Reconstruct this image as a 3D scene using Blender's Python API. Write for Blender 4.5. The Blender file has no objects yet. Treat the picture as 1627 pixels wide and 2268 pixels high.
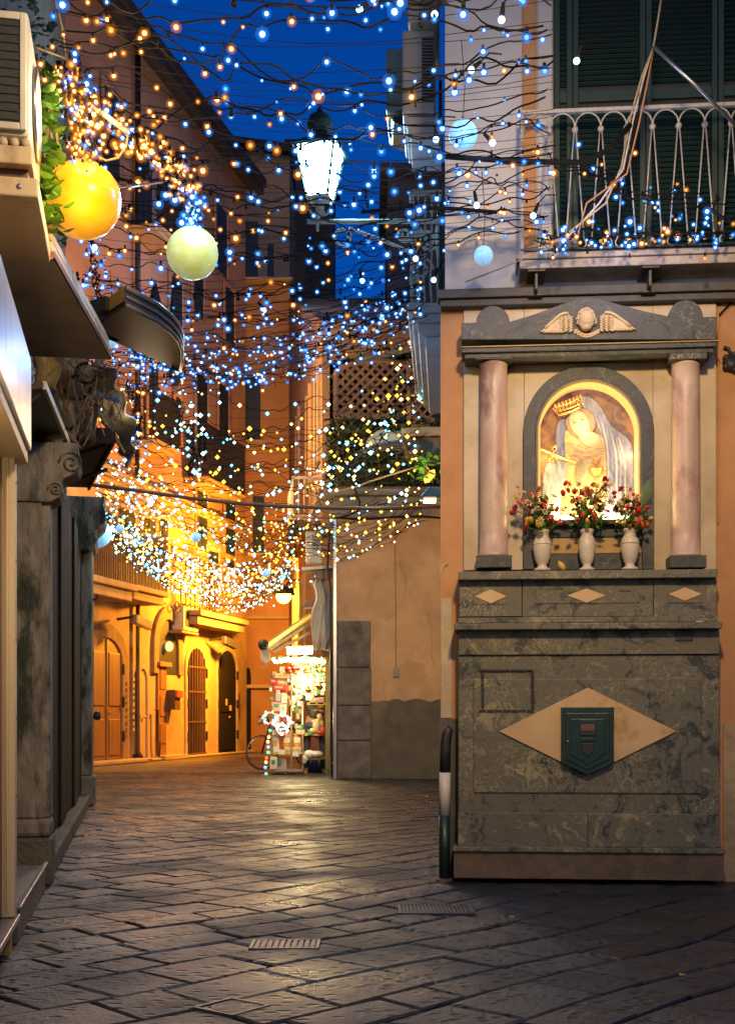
import bpy, bmesh, math, random
from mathutils import Vector, Matrix
R = random.Random(7)
rad = math.radians
scene = bpy.context.scene
COL = scene.collection

# ------------------------------------------------------------------ camera
FPX, CX, HY, CAMH = 2800.0, 813.5, 1590.0, 1.05      # layout units: a 1627 x 2268 view
cam = bpy.data.cameras.new('camera')
cam.lens = FPX / 2268 * 36
cam.sensor_width = 36
cam.shift_y = (HY - 1134) / 2268
cam.clip_end = 600
cam.clip_start = 0.05
camo = bpy.data.objects.new('camera', cam)
camo.location = (0, 0, CAMH)
camo.rotation_euler = (rad(90), 0, 0)
COL.objects.link(camo)
scene.camera = camo

# ------------------------------------------------------------------ sky
world = bpy.data.worlds.new('World')
scene.world = world
world.use_nodes = True
wn = world.node_tree
bg = wn.nodes['Background']
sky = wn.nodes.new('ShaderNodeTexSky')
sky.sky_type = 'NISHITA'
sky.sun_disc = False
sky.sun_elevation = rad(2.0)
sky.sun_rotation = rad(196)
sky.ozone_density = 6
tint = wn.nodes.new('ShaderNodeMixRGB')
tint.blend_type = 'MULTIPLY'
tint.inputs['Fac'].default_value = 1
tint.inputs['Color2'].default_value = (0.26, 1.35, 2.0, 1)
wn.links.new(sky.outputs['Color'], tint.inputs['Color1'])
wn.links.new(tint.outputs['Color'], bg.inputs['Color'])
bg.inputs['Strength'].default_value = 0.15

# ------------------------------------------------------------------ faint low sun behind the camera
sl = bpy.data.lights.new('sun', 'SUN')
sl.energy = 0.28
sl.angle = rad(35)
sl.color = (1.0, 0.72, 0.5)
so = bpy.data.objects.new('sun', sl)
sdir = Vector((0.28, -1.0, 0.42))
so.rotation_euler = sdir.to_track_quat('Z', 'Y').to_euler()
COL.objects.link(so)

# ------------------------------------------------------------------ exposure
scene.view_settings.view_transform = 'Standard'
scene.view_settings.look = 'None'
scene.view_settings.exposure = 0.0
scene.view_settings.gamma = 1.0
scene.view_settings.use_curve_mapping = False
scene.render.engine = 'CYCLES'
cy = scene.cycles
cy.use_denoising = True
cy.sample_clamp_indirect = 1.5
cy.sample_clamp_direct = 0
cy.max_bounces = 6
cy.diffuse_bounces = 3
cy.glossy_bounces = 3
cy.transparent_max_bounces = 16
cy.caustics_reflective = False
cy.caustics_refractive = False

# ------------------------------------------------------------------ frames and helpers
def at(px, py, d):
    return Vector(((px - CX) / FPX * d, d, CAMH + (HY - py) / FPX * d))

class Frame:
    """a place with its own axes: local x along a front, local y into the wall, z up"""
    def __init__(self, origin, deg):
        self.o = Vector(origin); self.a = rad(deg)
        self.m = Matrix.Translation(self.o) @ Matrix.Rotation(self.a, 4, 'Z')
        self.i = self.m.inverted()
    def px(self, px, py, y=0.0):
        c = self.i @ Vector((0, 0, CAMH))
        q = self.i @ at(px, py, 10.0)
        v = q - c
        k = (y - c.y) / v.y
        p = c + v * k
        return p.x, p.z
    def x(self, px, y=0.0): return self.px(px, HY, y)[0]
    def z(self, px, py, y=0.0): return self.px(px, py, y)[1]
    def world(self, p): return self.m @ Vector(p)
    def local(self, p): return self.i @ Vector(p)

MATX = {}
class MB:
    def __init__(self):
        self.v = []; self.f = []; self.m = []
    def add(self, vs, fs, m=0):
        b = len(self.v)
        self.v += [tuple(p) for p in vs]
        self.f += [tuple(b + i for i in f) for f in fs]
        self.m += [m] * len(fs)
        return self
    def box(self, x0, x1, y0, y1, z0, z1, m=0):
        x0, x1 = sorted((x0, x1)); y0, y1 = sorted((y0, y1)); z0, z1 = sorted((z0, z1))
        v = [(x0,y0,z0),(x1,y0,z0),(x1,y1,z0),(x0,y1,z0),(x0,y0,z1),(x1,y0,z1),(x1,y1,z1),(x0,y1,z1)]
        f = [(0,3,2,1),(4,5,6,7),(0,1,5,4),(1,2,6,5),(2,3,7,6),(3,0,4,7)]
        return self.add(v, f, m)
    def bar(self, a, b, w, h, up=(0,0,1), m=0):
        a, b = Vector(a), Vector(b); d = (b - a).normalized()
        up = Vector(up)
        s = d.cross(up)
        if s.length < 1e-4: s = d.cross(Vector((1, 0, 0)))
        s.normalize(); u = s.cross(d).normalized()
        s *= w / 2; u *= h / 2
        v = [a-s-u, a+s-u, a+s+u, a-s+u, b-s-u, b+s-u, b+s+u, b-s+u]
        f = [(0,1,2,3),(7,6,5,4),(0,4,5,1),(1,5,6,2),(2,6,7,3),(3,7,4,0)]
        return self.add(v, f, m)
    def prism(self, pts, off, m=0):
        """closed outline pts (3-d), extruded by off"""
        n = len(pts); off = Vector(off)
        a = [Vector(p) for p in pts]; b = [p + off for p in a]
        f = [tuple(range(n)), tuple(range(2*n-1, n-1, -1))]
        f += [(i, i+n, (i+1) % n + n, (i+1) % n) for i in range(n)]
        return self.add(a + b, f, m)
    def tube(self, path, r, n=6, m=0, closed=False):
        P = [Vector(p) for p in path]; N = len(P)
        if N < 2: return self
        rs = r if isinstance(r, (list, tuple)) else [r] * N
        vs = []; prev = None
        for i, p in enumerate(P):
            if closed: t = P[(i+1) % N] - P[i-1]
            else: t = P[min(i+1, N-1)] - P[max(i-1, 0)]
            if t.length < 1e-7: t = Vector((0, 0, 1))
            t.normalize()
            if prev is None:
                s = t.orthogonal().normalized()
            else:
                s = prev - t * prev.dot(t)
                s = s.normalized() if s.length > 1e-5 else t.orthogonal().normalized()
            prev = s; u = t.cross(s)
            for k in range(n):
                a = 2 * math.pi * k / n
                vs.append(p + (s * math.cos(a) + u * math.sin(a)) * rs[i])
        fs = []
        for i in range(N if closed else N - 1):
            j = (i + 1) % N
            for k in range(n):
                l = (k + 1) % n
                fs.append((i*n+k, i*n+l, j*n+l, j*n+k))
        if not closed:
            fs.append(tuple(range(n-1, -1, -1))); fs.append(tuple(range((N-1)*n, N*n)))
        return self.add(vs, fs, m)
    def lathe(self, prof, c=(0,0,0), n=20, m=0, a0=0.0, a1=2*math.pi):
        c = Vector(c); full = abs(a1 - a0 - 2*math.pi) < 1e-6
        k = n if full else n + 1; vs = []
        for r, z in prof:
            for i in range(k):
                a = a0 + (a1 - a0) * i / n
                vs.append(c + Vector((r*math.cos(a), r*math.sin(a), z)))
        fs = []
        for j in range(len(prof) - 1):
            for i in range(n):
                l = (i + 1) % k
                fs.append((j*k+i, j*k+l, (j+1)*k+l, (j+1)*k+i))
        if full:
            fs.append(tuple(range(k-1, -1, -1))); fs.append(tuple(range((len(prof)-1)*k, len(prof)*k)))
        return self.add(vs, fs, m)
    def ball(self, c, r, seg=10, rings=7, m=0, rot=None):
        c = Vector(c); r = r if isinstance(r, (tuple, list)) else (r, r, r)
        vs = [Vector((0,0,-r[2]))]; fs = []
        for j in range(1, rings):
            ph = math.pi * j / rings
            for i in range(seg):
                a = 2*math.pi*i/seg
                vs.append(Vector((r[0]*math.sin(ph)*math.cos(a), r[1]*math.sin(ph)*math.sin(a), -r[2]*math.cos(ph))))
        vs.append(Vector((0,0,r[2])))
        for i in range(seg): fs.append((0, 1+(i+1) % seg, 1+i))
        for j in range(rings-2):
            for i in range(seg):
                l = (i+1) % seg
                fs.append((1+j*seg+i, 1+j*seg+l, 1+(j+1)*seg+l, 1+(j+1)*seg+i))
        t = len(vs) - 1
        for i in range(seg): fs.append((t, 1+(rings-2)*seg+i, 1+(rings-2)*seg+(i+1) % seg))
        if rot is not None: vs = [rot @ p for p in vs]
        return self.add([p + c for p in vs], fs, m)
    def mesh(self, name, mats, smooth=False, mat=None):
        me = bpy.data.meshes.new(name)
        v = self.v if mat is None else [tuple(mat @ Vector(p)) for p in self.v]
        me.from_pydata(v, [], self.f)
        for k in (mats if isinstance(mats, (list, tuple)) else [mats]): me.materials.append(k)
        if max(self.m, default=0) > 0: me.polygons.foreach_set('material_index', self.m)
        if smooth: me.polygons.foreach_set('use_smooth', [True] * len(self.f))
        me.update()
        return me
    def build(self, name, mats, parent=None, world=False, bevel=0.0, smooth=False, fix=True):
        mat = None
        if world and parent is not None and parent.name in MATX: mat = MATX[parent.name].inverted()
        me = self.mesh(name, mats, smooth, mat)
        if fix:
            bm = bmesh.new(); bm.from_mesh(me)
            bmesh.ops.recalc_face_normals(bm, faces=bm.faces)
            bm.to_mesh(me); bm.free()
        return link(me, name, parent, bevel=bevel)

def link(me, name, parent=None, mat=None, bevel=0.0):
    o = bpy.data.objects.new(name, me)
    COL.objects.link(o)
    if parent is not None:
        o.parent = parent
        if parent.name in MATX: MATX[o.name] = MATX[parent.name]
    if mat is not None: o.matrix_local = mat
    if bevel:
        b = o.modifiers.new('bevel', 'BEVEL'); b.width = bevel; b.segments = 2; b.limit_method = 'ANGLE'; b.angle_limit = rad(40)
    return o

def tag(o, label=None, cat=None, group=None, kind=None):
    if label: o['label'] = label
    if cat: o['category'] = cat
    if group: o['group'] = group
    if kind: o['kind'] = kind
    return o

def thing(name, label, cat, frame=None, loc=None, group=None, rz=0.0):
    o = bpy.data.objects.new(name, None)
    COL.objects.link(o)
    if frame is not None:
        o.location = frame.o; o.rotation_euler = (0, 0, frame.a); MATX[o.name] = frame.m.copy()
    else:
        o.location = loc or (0, 0, 0); o.rotation_euler = (0, 0, rz)
        MATX[o.name] = Matrix.Translation(Vector(loc or (0,0,0))) @ Matrix.Rotation(rz, 4, 'Z')
    o.empty_display_size = 0.1
    return tag(o, label, cat, group)

def lamp(name, pos, energy, color, radius=0.05, kind='POINT', parent=None):
    l = bpy.data.lights.new(name, kind); l.energy = energy; l.color = color
    l.shadow_soft_size = radius
    o = bpy.data.objects.new(name, l); COL.objects.link(o)
    if parent is not None:
        o.parent = parent
        o.location = MATX[parent.name].inverted() @ Vector(pos)
    else: o.location = pos
    return o

# ------------------------------------------------------------------ materials
MATS = {}
def mat(name, c1, c2=None, rough=0.7, scale=8.0, bump=0.0, bscale=None, metal=0.0, c3=None, c3scale=1.2, c3lo=0.52, c3hi=0.72,
        stretch=(1,1,1), detail=6, dist=0.0, spec=0.5, wet=None, coat=0.0, mid=0.5):
    m = bpy.data.materials.new(name); m.use_nodes = True
    nt = m.node_tree; N = nt.nodes; Lk = nt.links
    b = N['Principled BSDF']
    b.inputs['Roughness'].default_value = rough; b.inputs['Metallic'].default_value = metal
    b.inputs['Specular IOR Level'].default_value = spec
    b.inputs['Coat Weight'].default_value = coat
    c2 = c2 or tuple(x * 0.72 for x in c1)
    geo = N.new('ShaderNodeNewGeometry')
    mp = N.new('ShaderNodeMapping'); mp.inputs['Scale'].default_value = stretch
    Lk.new(geo.outputs['Position'], mp.inputs['Vector'])
    n1 = N.new('ShaderNodeTexNoise'); n1.inputs['Scale'].default_value = scale; n1.inputs['Detail'].default_value = detail
    n1.inputs['Distortion'].default_value = dist
    Lk.new(mp.outputs['Vector'], n1.inputs['Vector'])
    rp = N.new('ShaderNodeValToRGB')
    rp.color_ramp.elements[0].position = mid - 0.17; rp.color_ramp.elements[0].color = (*c1, 1)
    rp.color_ramp.elements[1].position = mid + 0.17; rp.color_ramp.elements[1].color = (*c2, 1)
    Lk.new(n1.outputs['Fac'], rp.inputs['Fac'])
    out = rp.outputs['Color']
    if c3:
        n2 = N.new('ShaderNodeTexNoise'); n2.inputs['Scale'].default_value = c3scale; n2.inputs['Detail'].default_value = 8
        n2.inputs['Roughness'].default_value = 0.65
        Lk.new(mp.outputs['Vector'], n2.inputs['Vector'])
        r2 = N.new('ShaderNodeValToRGB'); r2.color_ramp.elements[0].position = c3lo; r2.color_ramp.elements[1].position = c3hi
        Lk.new(n2.outputs['Fac'], r2.inputs['Fac'])
        mx = N.new('ShaderNodeMixRGB'); mx.inputs['Color2'].default_value = (*c3, 1)
        Lk.new(r2.outputs['Color'], mx.inputs['Fac']); Lk.new(out, mx.inputs['Color1']); out = mx.outputs['Color']
    Lk.new(out, b.inputs['Base Color'])
    if wet:
        n3 = N.new('ShaderNodeTexNoise'); n3.inputs['Scale'].default_value = wet[2]; n3.inputs['Detail'].default_value = 6
        Lk.new(mp.outputs['Vector'], n3.inputs['Vector'])
        mr = N.new('ShaderNodeMapRange'); mr.inputs[1].default_value = 0.4; mr.inputs[2].default_value = 0.62
        mr.inputs[3].default_value = wet[0]; mr.inputs[4].default_value = wet[1]
        Lk.new(n3.outputs['Fac'], mr.inputs[0]); Lk.new(mr.outputs[0], b.inputs['Roughness'])
    if bump:
        n4 = N.new('ShaderNodeTexNoise'); n4.inputs['Scale'].default_value = bscale or scale * 3; n4.inputs['Detail'].default_value = 7
        Lk.new(mp.outputs['Vector'], n4.inputs['Vector'])
        bp = N.new('ShaderNodeBump'); bp.inputs['Strength'].default_value = min(1, bump * 10); bp.inputs['Distance'].default_value = 0.02 * max(1, bump * 10)
        Lk.new(n4.outputs['Fac'], bp.inputs['Height']); Lk.new(bp.outputs['Normal'], b.inputs['Normal'])
    MATS[name] = m
    return m

def marble(name, dark, mid_, vein, pale, scale=3.0, rough=0.52, veinw=0.05, veinmix=0.8, vscale=4.5):
    m = bpy.data.materials.new(name); m.use_nodes = True
    nt = m.node_tree; N = nt.nodes; Lk = nt.links; b = N['Principled BSDF']
    geo0 = N.new('ShaderNodeNewGeometry'); oi = N.new('ShaderNodeObjectInfo')
    sc_ = N.new('ShaderNodeMath'); sc_.operation = 'MULTIPLY'; sc_.inputs[1].default_value = 37.0
    Lk.new(oi.outputs['Random'], sc_.inputs[0])
    class _G: outputs = {}
    ad_ = N.new('ShaderNodeVectorMath'); ad_.operation = 'ADD'
    Lk.new(geo0.outputs['Position'], ad_.inputs[0]); Lk.new(sc_.outputs[0], ad_.inputs[1])
    geo = _G(); geo.outputs = {'Position': ad_.outputs[0]}
    n0 = N.new('ShaderNodeTexNoise'); n0.inputs['Scale'].default_value = scale * 1.3; n0.inputs['Detail'].default_value = 8
    Lk.new(geo.outputs['Position'], n0.inputs['Vector'])
    dis = N.new('ShaderNodeVectorMath'); dis.operation = 'MULTIPLY_ADD'
    dis.inputs[1].default_value = (0.5, 0.5, 0.5)
    Lk.new(n0.outputs['Color'], dis.inputs[0]); Lk.new(geo.outputs['Position'], dis.inputs[2])
    n1 = N.new('ShaderNodeTexNoise'); n1.inputs['Scale'].default_value = scale * 1.6; n1.inputs['Detail'].default_value = 10
    n1.inputs['Roughness'].default_value = 0.66; n1.inputs['Distortion'].default_value = 1.2
    Lk.new(dis.outputs[0], n1.inputs['Vector'])
    rp = N.new('ShaderNodeValToRGB'); e = rp.color_ramp.elements
    e[0].position = 0.38; e[0].color = (*dark, 1); e[1].position = 0.64; e[1].color = (*pale, 1)
    q = e.new(0.47); q.color = (*mid_, 1)
    q = e.new(0.56); q.color = tuple(x * 0.85 for x in mid_) + (1,)
    Lk.new(n1.outputs['Fac'], rp.inputs['Fac'])
    vo = N.new('ShaderNodeTexVoronoi'); vo.feature = 'DISTANCE_TO_EDGE'; vo.inputs['Scale'].default_value = scale * vscale
    Lk.new(dis.outputs[0], vo.inputs['Vector'])
    vr = N.new('ShaderNodeValToRGB'); vr.color_ramp.elements[0].position = 0.0; vr.color_ramp.elements[0].color = (1,1,1,1)
    vr.color_ramp.elements[1].position = veinw; vr.color_ramp.elements[1].color = (0,0,0,1)
    Lk.new(vo.outputs['Distance'], vr.inputs['Fac'])
    n2 = N.new('ShaderNodeTexNoise'); n2.inputs['Scale'].default_value = scale * 0.9; n2.inputs['Detail'].default_value = 3
    Lk.new(geo.outputs['Position'], n2.inputs['Vector'])
    mk = N.new('ShaderNodeMapRange'); mk.inputs[1].default_value = 0.45; mk.inputs[2].default_value = 0.62; mk.inputs[4].default_value = veinmix
    Lk.new(n2.outputs['Fac'], mk.inputs[0])
    mul = N.new('ShaderNodeMath'); mul.operation = 'MULTIPLY'
    Lk.new(vr.outputs['Color'], mul.inputs[0]); Lk.new(mk.outputs[0], mul.inputs[1])
    mx = N.new('ShaderNodeMixRGB'); mx.inputs['Color2'].default_value = (*vein, 1)
    Lk.new(mul.outputs[0], mx.inputs['Fac']); Lk.new(rp.outputs['Color'], mx.inputs['Color1'])
    n5 = N.new('ShaderNodeTexNoise'); n5.inputs['Scale'].default_value = 90; n5.inputs['Detail'].default_value = 3
    Lk.new(geo.outputs['Position'], n5.inputs['Vector'])
    r5 = N.new('ShaderNodeMapRange'); r5.inputs[1].default_value = 0.3; r5.inputs[2].default_value = 0.7; r5.inputs[3].default_value = 0.6; r5.inputs[4].default_value = 1.4
    Lk.new(n5.outputs['Fac'], r5.inputs[0])
    m5 = N.new('ShaderNodeMixRGB'); m5.blend_type = 'MULTIPLY'; m5.inputs['Fac'].default_value = 0.5
    Lk.new(mx.outputs['Color'], m5.inputs['Color1']); Lk.new(r5.outputs[0], m5.inputs['Color2'])
    Lk.new(m5.outputs['Color'], b.inputs['Base Color'])
    b.inputs['Roughness'].default_value = rough; b.inputs['Specular IOR Level'].default_value = 0.35
    bp = N.new('ShaderNodeBump'); bp.inputs['Strength'].default_value = 0.15; bp.inputs['Distance'].default_value = 0.01
    Lk.new(n1.outputs['Fac'], bp.inputs['Height']); Lk.new(bp.outputs['Normal'], b.inputs['Normal'])
    MATS[name] = m
    return m

def glow(name, color, strength, sampled=True, base=None):
    m = bpy.data.materials.new(name); m.use_nodes = True
    b = m.node_tree.nodes['Principled BSDF']
    b.inputs['Base Color'].default_value = (*(base or color), 1)
    b.inputs['Emission Color'].default_value = (*color, 1)
    b.inputs['Emission Strength'].default_value = strength
    b.inputs['Roughness'].default_value = 0.4
    if not sampled: m.cycles.emission_sampling = 'NONE'
    MATS[name] = m
    return m

def halo_shell(name, color, strength, fac):
    """glowing see-through shell around a lit bulb: its lens and an imitated glare halo"""
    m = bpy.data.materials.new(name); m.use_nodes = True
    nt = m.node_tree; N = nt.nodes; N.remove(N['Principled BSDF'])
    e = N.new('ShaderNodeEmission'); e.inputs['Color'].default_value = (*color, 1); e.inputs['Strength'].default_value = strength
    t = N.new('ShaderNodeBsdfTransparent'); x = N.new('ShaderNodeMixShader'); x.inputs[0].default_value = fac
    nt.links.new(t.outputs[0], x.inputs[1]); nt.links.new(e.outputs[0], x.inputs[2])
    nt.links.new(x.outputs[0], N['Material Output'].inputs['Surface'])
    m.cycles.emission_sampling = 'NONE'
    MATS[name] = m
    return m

def clear_pane(name, gloss=0.07, rough=0.02, color=(1, 1, 1)):
    m = bpy.data.materials.new(name); m.use_nodes = True
    nt = m.node_tree; N = nt.nodes; N.remove(N['Principled BSDF'])
    g = N.new('ShaderNodeBsdfGlossy'); g.inputs['Roughness'].default_value = rough
    t = N.new('ShaderNodeBsdfTransparent'); t.inputs['Color'].default_value = (*color, 1)
    x = N.new('ShaderNodeMixShader'); x.inputs[0].default_value = gloss
    nt.links.new(t.outputs[0], x.inputs[1]); nt.links.new(g.outputs[0], x.inputs[2])
    nt.links.new(x.outputs[0], N['Material Output'].inputs['Surface'])
    MATS[name] = m
    return m

# plaster and stone
orange_wall = mat('orange_plaster', (0.52, 0.27, 0.12), (0.44, 0.22, 0.095), 0.85, 5, 0.012, 40, c3=(0.34, 0.19, 0.10), c3scale=0.9)
white_wall = mat('grey_white_plaster', (0.55, 0.54, 0.54), (0.47, 0.46, 0.455), 0.85, 4, 0.012, 40, c3=(0.36, 0.34, 0.33), c3scale=0.9, c3lo=.48, c3hi=.75)
rough_cream = mat('worn_cream_plaster', (0.46, 0.33, 0.19), (0.34, 0.25, 0.15), 0.9, 6, 0.08, 14, c3=(0.2, 0.15, 0.1), c3scale=2.2)
cream_slab = mat('cream_marble_slab', (0.55, 0.45, 0.31), (0.46, 0.36, 0.23), 0.5, 4.0, 0.008, 60, c3=(0.35, 0.26, 0.15), c3scale=2.4, c3lo=.48, c3hi=.7)
pink_marble = mat('pink_marble', (0.46, 0.29, 0.22), (0.56, 0.44, 0.34), 0.45, 3.4, 0.006, 30, c3=(0.27, 0.14, 0.11), c3scale=4.5, c3lo=0.52, c3hi=0.66, dist=2.2, stretch=(1,1,.5))
white_marble = mat('white_marble', (0.62, 0.56, 0.46), (0.54, 0.47, 0.36), 0.42, 9, 0.004, 40)
cherub_stone = mat('cherub_stone', (0.66, 0.50, 0.28), (0.56, 0.41, 0.22), 0.6, 20, 0.01, 60)
gold_panel = mat('ochre_marble', (0.42, 0.27, 0.08), (0.30, 0.18, 0.06), 0.45, 6, 0.004, 40)
diamond_stone = mat('yellow_marble', (0.62, 0.43, 0.22), (0.54, 0.36, 0.17), 0.5, 7, 0.006, 50, c3=(0.40, 0.22, 0.05), c3scale=3.2, c3lo=0.58, c3hi=0.7)
green_marble = marble('green_brown_marble', (0.036, 0.042, 0.038), (0.140, 0.132, 0.098), (0.40, 0.36, 0.21), (0.28, 0.245, 0.14), 2.8, veinw=0.055, veinmix=0.75, vscale=6.5)
grey_marble = marble('dark_grey_marble', (0.030, 0.034, 0.038), (0.060, 0.064, 0.066), (0.34, 0.33, 0.24), (0.10, 0.10, 0.095), 2.4, veinw=0.02, veinmix=0.55)
veined_marble = marble('veined_dark_marble', (0.030, 0.036, 0.034), (0.055, 0.062, 0.055), (0.42, 0.40, 0.26), (0.09, 0.09, 0.075), 4.0, veinw=0.035, veinmix=0.9)
plinth_stone = mat('brown_plinth_stone', (0.16, 0.11, 0.07), (0.10, 0.075, 0.05), 0.75, 9, 0.03, 50, c3=(0.06, 0.05, 0.04), c3scale=3)
dark_slate = mat('dark_slate', (0.07, 0.062, 0.055), (0.045, 0.042, 0.04), 0.6, 14, 0.02, 60)
old_stone = mat('weathered_stone', (0.30, 0.25, 0.18), (0.17, 0.145, 0.11), 0.85, 9, 0.08, 26, c3=(0.04, 0.042, 0.024), c3scale=3.4, c3lo=0.47, c3hi=0.58, stretch=(1.4,1.4,.5))
base_stone = mat('blackened_stone', (0.05, 0.045, 0.04), (0.14, 0.11, 0.07), 0.8, 4, 0.08, 30)
step_stone = mat('step_stone', (0.16, 0.135, 0.10), (0.11, 0.095, 0.075), 0.5, 12, 0.02, 60)
grey_stone = mat('grey_jamb_stone', (0.17, 0.155, 0.135), (0.10, 0.095, 0.085), 0.85, 6, 0.05, 24, c3=(0.06, 0.058, 0.05), c3scale=2.4)
tan_wall = mat('tan_plaster', (0.56, 0.36, 0.20), (0.47, 0.29, 0.155), 0.9, 2.4, 0.02, 20, c3=(0.30, 0.19, 0.115), c3scale=1.1, c3lo=.46, c3hi=.78)
dado_wall = mat('grey_dado_plaster', (0.13, 0.115, 0.09), (0.085, 0.08, 0.065), 0.9, 4, 0.04, 20, c3=(0.2, 0.15, 0.1), c3scale=1.2, c3lo=0.58, c3hi=0.75)
coping_wall = mat('stained_coping', (0.30, 0.26, 0.20), (0.20, 0.18, 0.14), 0.85, 3, 0.02, 20, c3=(0.09, 0.08, 0.065), c3scale=1.6, stretch=(1, 1, 0.5))
far_wall = mat('ochre_house_plaster', (0.54, 0.36, 0.19), (0.42, 0.27, 0.14), 0.9, 1.6, 0.03, 9, c3=(0.24, 0.155, 0.09), c3scale=0.6, c3lo=.46, c3hi=.72)
pink_wall = mat('pink_house_plaster', (0.52, 0.29, 0.16), (0.43, 0.23, 0.13), 0.9, 0.8, 0.02, 10, c3=(0.30, 0.17, 0.11), c3scale=0.3)
end_wall = mat('orange_house_plaster', (0.48, 0.26, 0.10), (0.40, 0.20, 0.08), 0.9, 0.9, 0.02, 10, c3=(0.3, 0.16, 0.08), c3scale=0.35)
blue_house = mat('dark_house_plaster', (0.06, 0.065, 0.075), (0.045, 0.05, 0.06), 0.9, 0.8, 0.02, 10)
trim_stone = mat('house_trim_stone', (0.50, 0.36, 0.20), (0.40, 0.28, 0.15), 0.85, 5, 0.02, 20)
arch_stone = mat('arch_brown_stone', (0.30, 0.18, 0.09), (0.22, 0.13, 0.065), 0.85, 5, 0.02, 20)
roof_tile = mat('dark_roof', (0.05, 0.04, 0.035), (0.03, 0.026, 0.024), 0.9, 6, 0.05, 20)
# wood, metal, paint
door_wood = mat('varnished_door_wood', (0.30, 0.15, 0.055), (0.22, 0.105, 0.04), 0.5, 3, 0.01, 30, stretch=(3, 3, 0.4))
dark_door = mat('dark_door_wood', (0.012, 0.010, 0.009), (0.022, 0.017, 0.014), 0.85, 5, 0.01, 40, stretch=(4, 4, 0.3), spec=0.12)
brown_door = mat('brown_plank_wood', (0.085, 0.05, 0.028), (0.05, 0.03, 0.018), 0.6, 4, 0.02, 30, stretch=(4, 4, 0.3))
rust_iron = mat('rusty_iron', (0.14, 0.07, 0.04), (0.07, 0.04, 0.026), 0.7, 30, 0.02, 90)
black_iron = mat('black_iron', (0.018, 0.018, 0.02), (0.03, 0.028, 0.027), 0.5, 30, 0.01, 90)
white_iron = mat('white_painted_iron', (0.52, 0.49, 0.44), (0.40, 0.36, 0.31), 0.5, 40, 0.01, 90, c3=(0.26, 0.15, 0.09), c3scale=14, c3lo=0.6, c3hi=0.68)
cream_paint = mat('cream_paint', (0.60, 0.48, 0.31), (0.53, 0.41, 0.25), 0.5, 3, 0.006, 60, c3=(0.28, 0.19, 0.11), c3scale=4, c3lo=.58, c3hi=.74, stretch=(1,1,.4))
grey_metal = mat('brushed_metal', (0.42, 0.42, 0.44), (0.34, 0.34, 0.36), 0.3, 3, 0.003, 80, metal=0.9)
sign_white = mat('glossy_white_sign', (0.50, 0.52, 0.57), (0.36, 0.38, 0.43), 0.34, 6, 0.03, 7, stretch=(1, 1, 0.4), c3=(0.25, 0.25, 0.27), c3scale=3)
soffit_paint = mat('off_white_soffit', (0.52, 0.43, 0.31), (0.42, 0.33, 0.23), 0.7, 3, 0.006, 60, c3=(0.22, 0.15, 0.095), c3scale=2.4, c3lo=.52, c3hi=.74)
white_plastic = mat('aged_white_plastic', (0.60, 0.57, 0.52), (0.52, 0.49, 0.44), 0.45, 5, 0.003, 60, c3=(0.36, 0.32, 0.27), c3scale=3)
grille_dark = mat('dark_grille', (0.02, 0.022, 0.025), (0.03, 0.032, 0.035), 0.5, 60)
green_paint = mat('dark_green_paint', (0.007, 0.036, 0.029), (0.005, 0.027, 0.022), 0.5, 10, 0.006, 60)
box_green = mat('letterbox_green', (0.012, 0.036, 0.028), (0.009, 0.026, 0.02), 0.35, 14, 0.01, 60)
sheet_dark = mat('dark_sheet_metal', (0.035, 0.026, 0.02), (0.022, 0.018, 0.015), 0.5, 8, 0.01, 40)
sheet_brown = mat('brown_sheet_metal', (0.17, 0.085, 0.05), (0.11, 0.06, 0.038), 0.55, 12, 0.01, 40)
bark = mat('vine_bark', (0.40, 0.30, 0.17), (0.20, 0.14, 0.08), 0.95, 14, 0.09, 40, stretch=(1, 1, 0.35), c3=(0.28, 0.22, 0.07), c3scale=4)
twig = mat('dry_twig', (0.36, 0.24, 0.13), (0.18, 0.12, 0.07), 0.9, 30)
leaf_green = mat('ivy_leaf', (0.035, 0.14, 0.015), (0.08, 0.24, 0.025), 0.5, 9)
leaf_dark = mat('dark_leaf', (0.03, 0.055, 0.025), (0.045, 0.075, 0.03), 0.6, 9)
leaf_fern = mat('fern_green', (0.10, 0.20, 0.03), (0.16, 0.26, 0.05), 0.5, 20)
petal_red = mat('red_petal', (0.62, 0.03, 0.025), (0.45, 0.018, 0.02), 0.55, 30)
petal_orange = mat('orange_petal', (0.60, 0.12, 0.02), (0.5, 0.07, 0.015), 0.5, 30)
petal_yellow = mat('yellow_bud', (0.62, 0.42, 0.06), (0.55, 0.34, 0.05), 0.5, 30)
petal_cream = mat('cream_petal', (0.62, 0.50, 0.32), (0.55, 0.4, 0.22), 0.5, 30)
cable_black = mat('black_cable', (0.004, 0.0045, 0.005), (0.006, 0.006, 0.006), 0.75, 30, spec=0.2)
rope_tan = mat('tan_rope', (0.42, 0.33, 0.2), (0.3, 0.23, 0.14), 0.85, 60)
copper_pipe = mat('terracotta_cable', (0.42, 0.19, 0.075), (0.35, 0.15, 0.06), 0.5, 6)
fabric_awning = mat('cream_awning_cloth', (0.68, 0.60, 0.46), (0.58, 0.50, 0.37), 0.85, 4, 0.01, 40)
tarp = mat('white_tarpaulin', (0.52, 0.50, 0.46), (0.44, 0.42, 0.38), 0.5, 4, 0.01, 20)
lattice_wood = mat('lattice_wood', (0.30, 0.17, 0.10), (0.22, 0.12, 0.075), 0.8, 8)
gold = mat('gilt_metal', (0.80, 0.50, 0.12), (0.68, 0.38, 0.08), 0.28, 20, 0.01, 60, metal=0.85)
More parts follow.
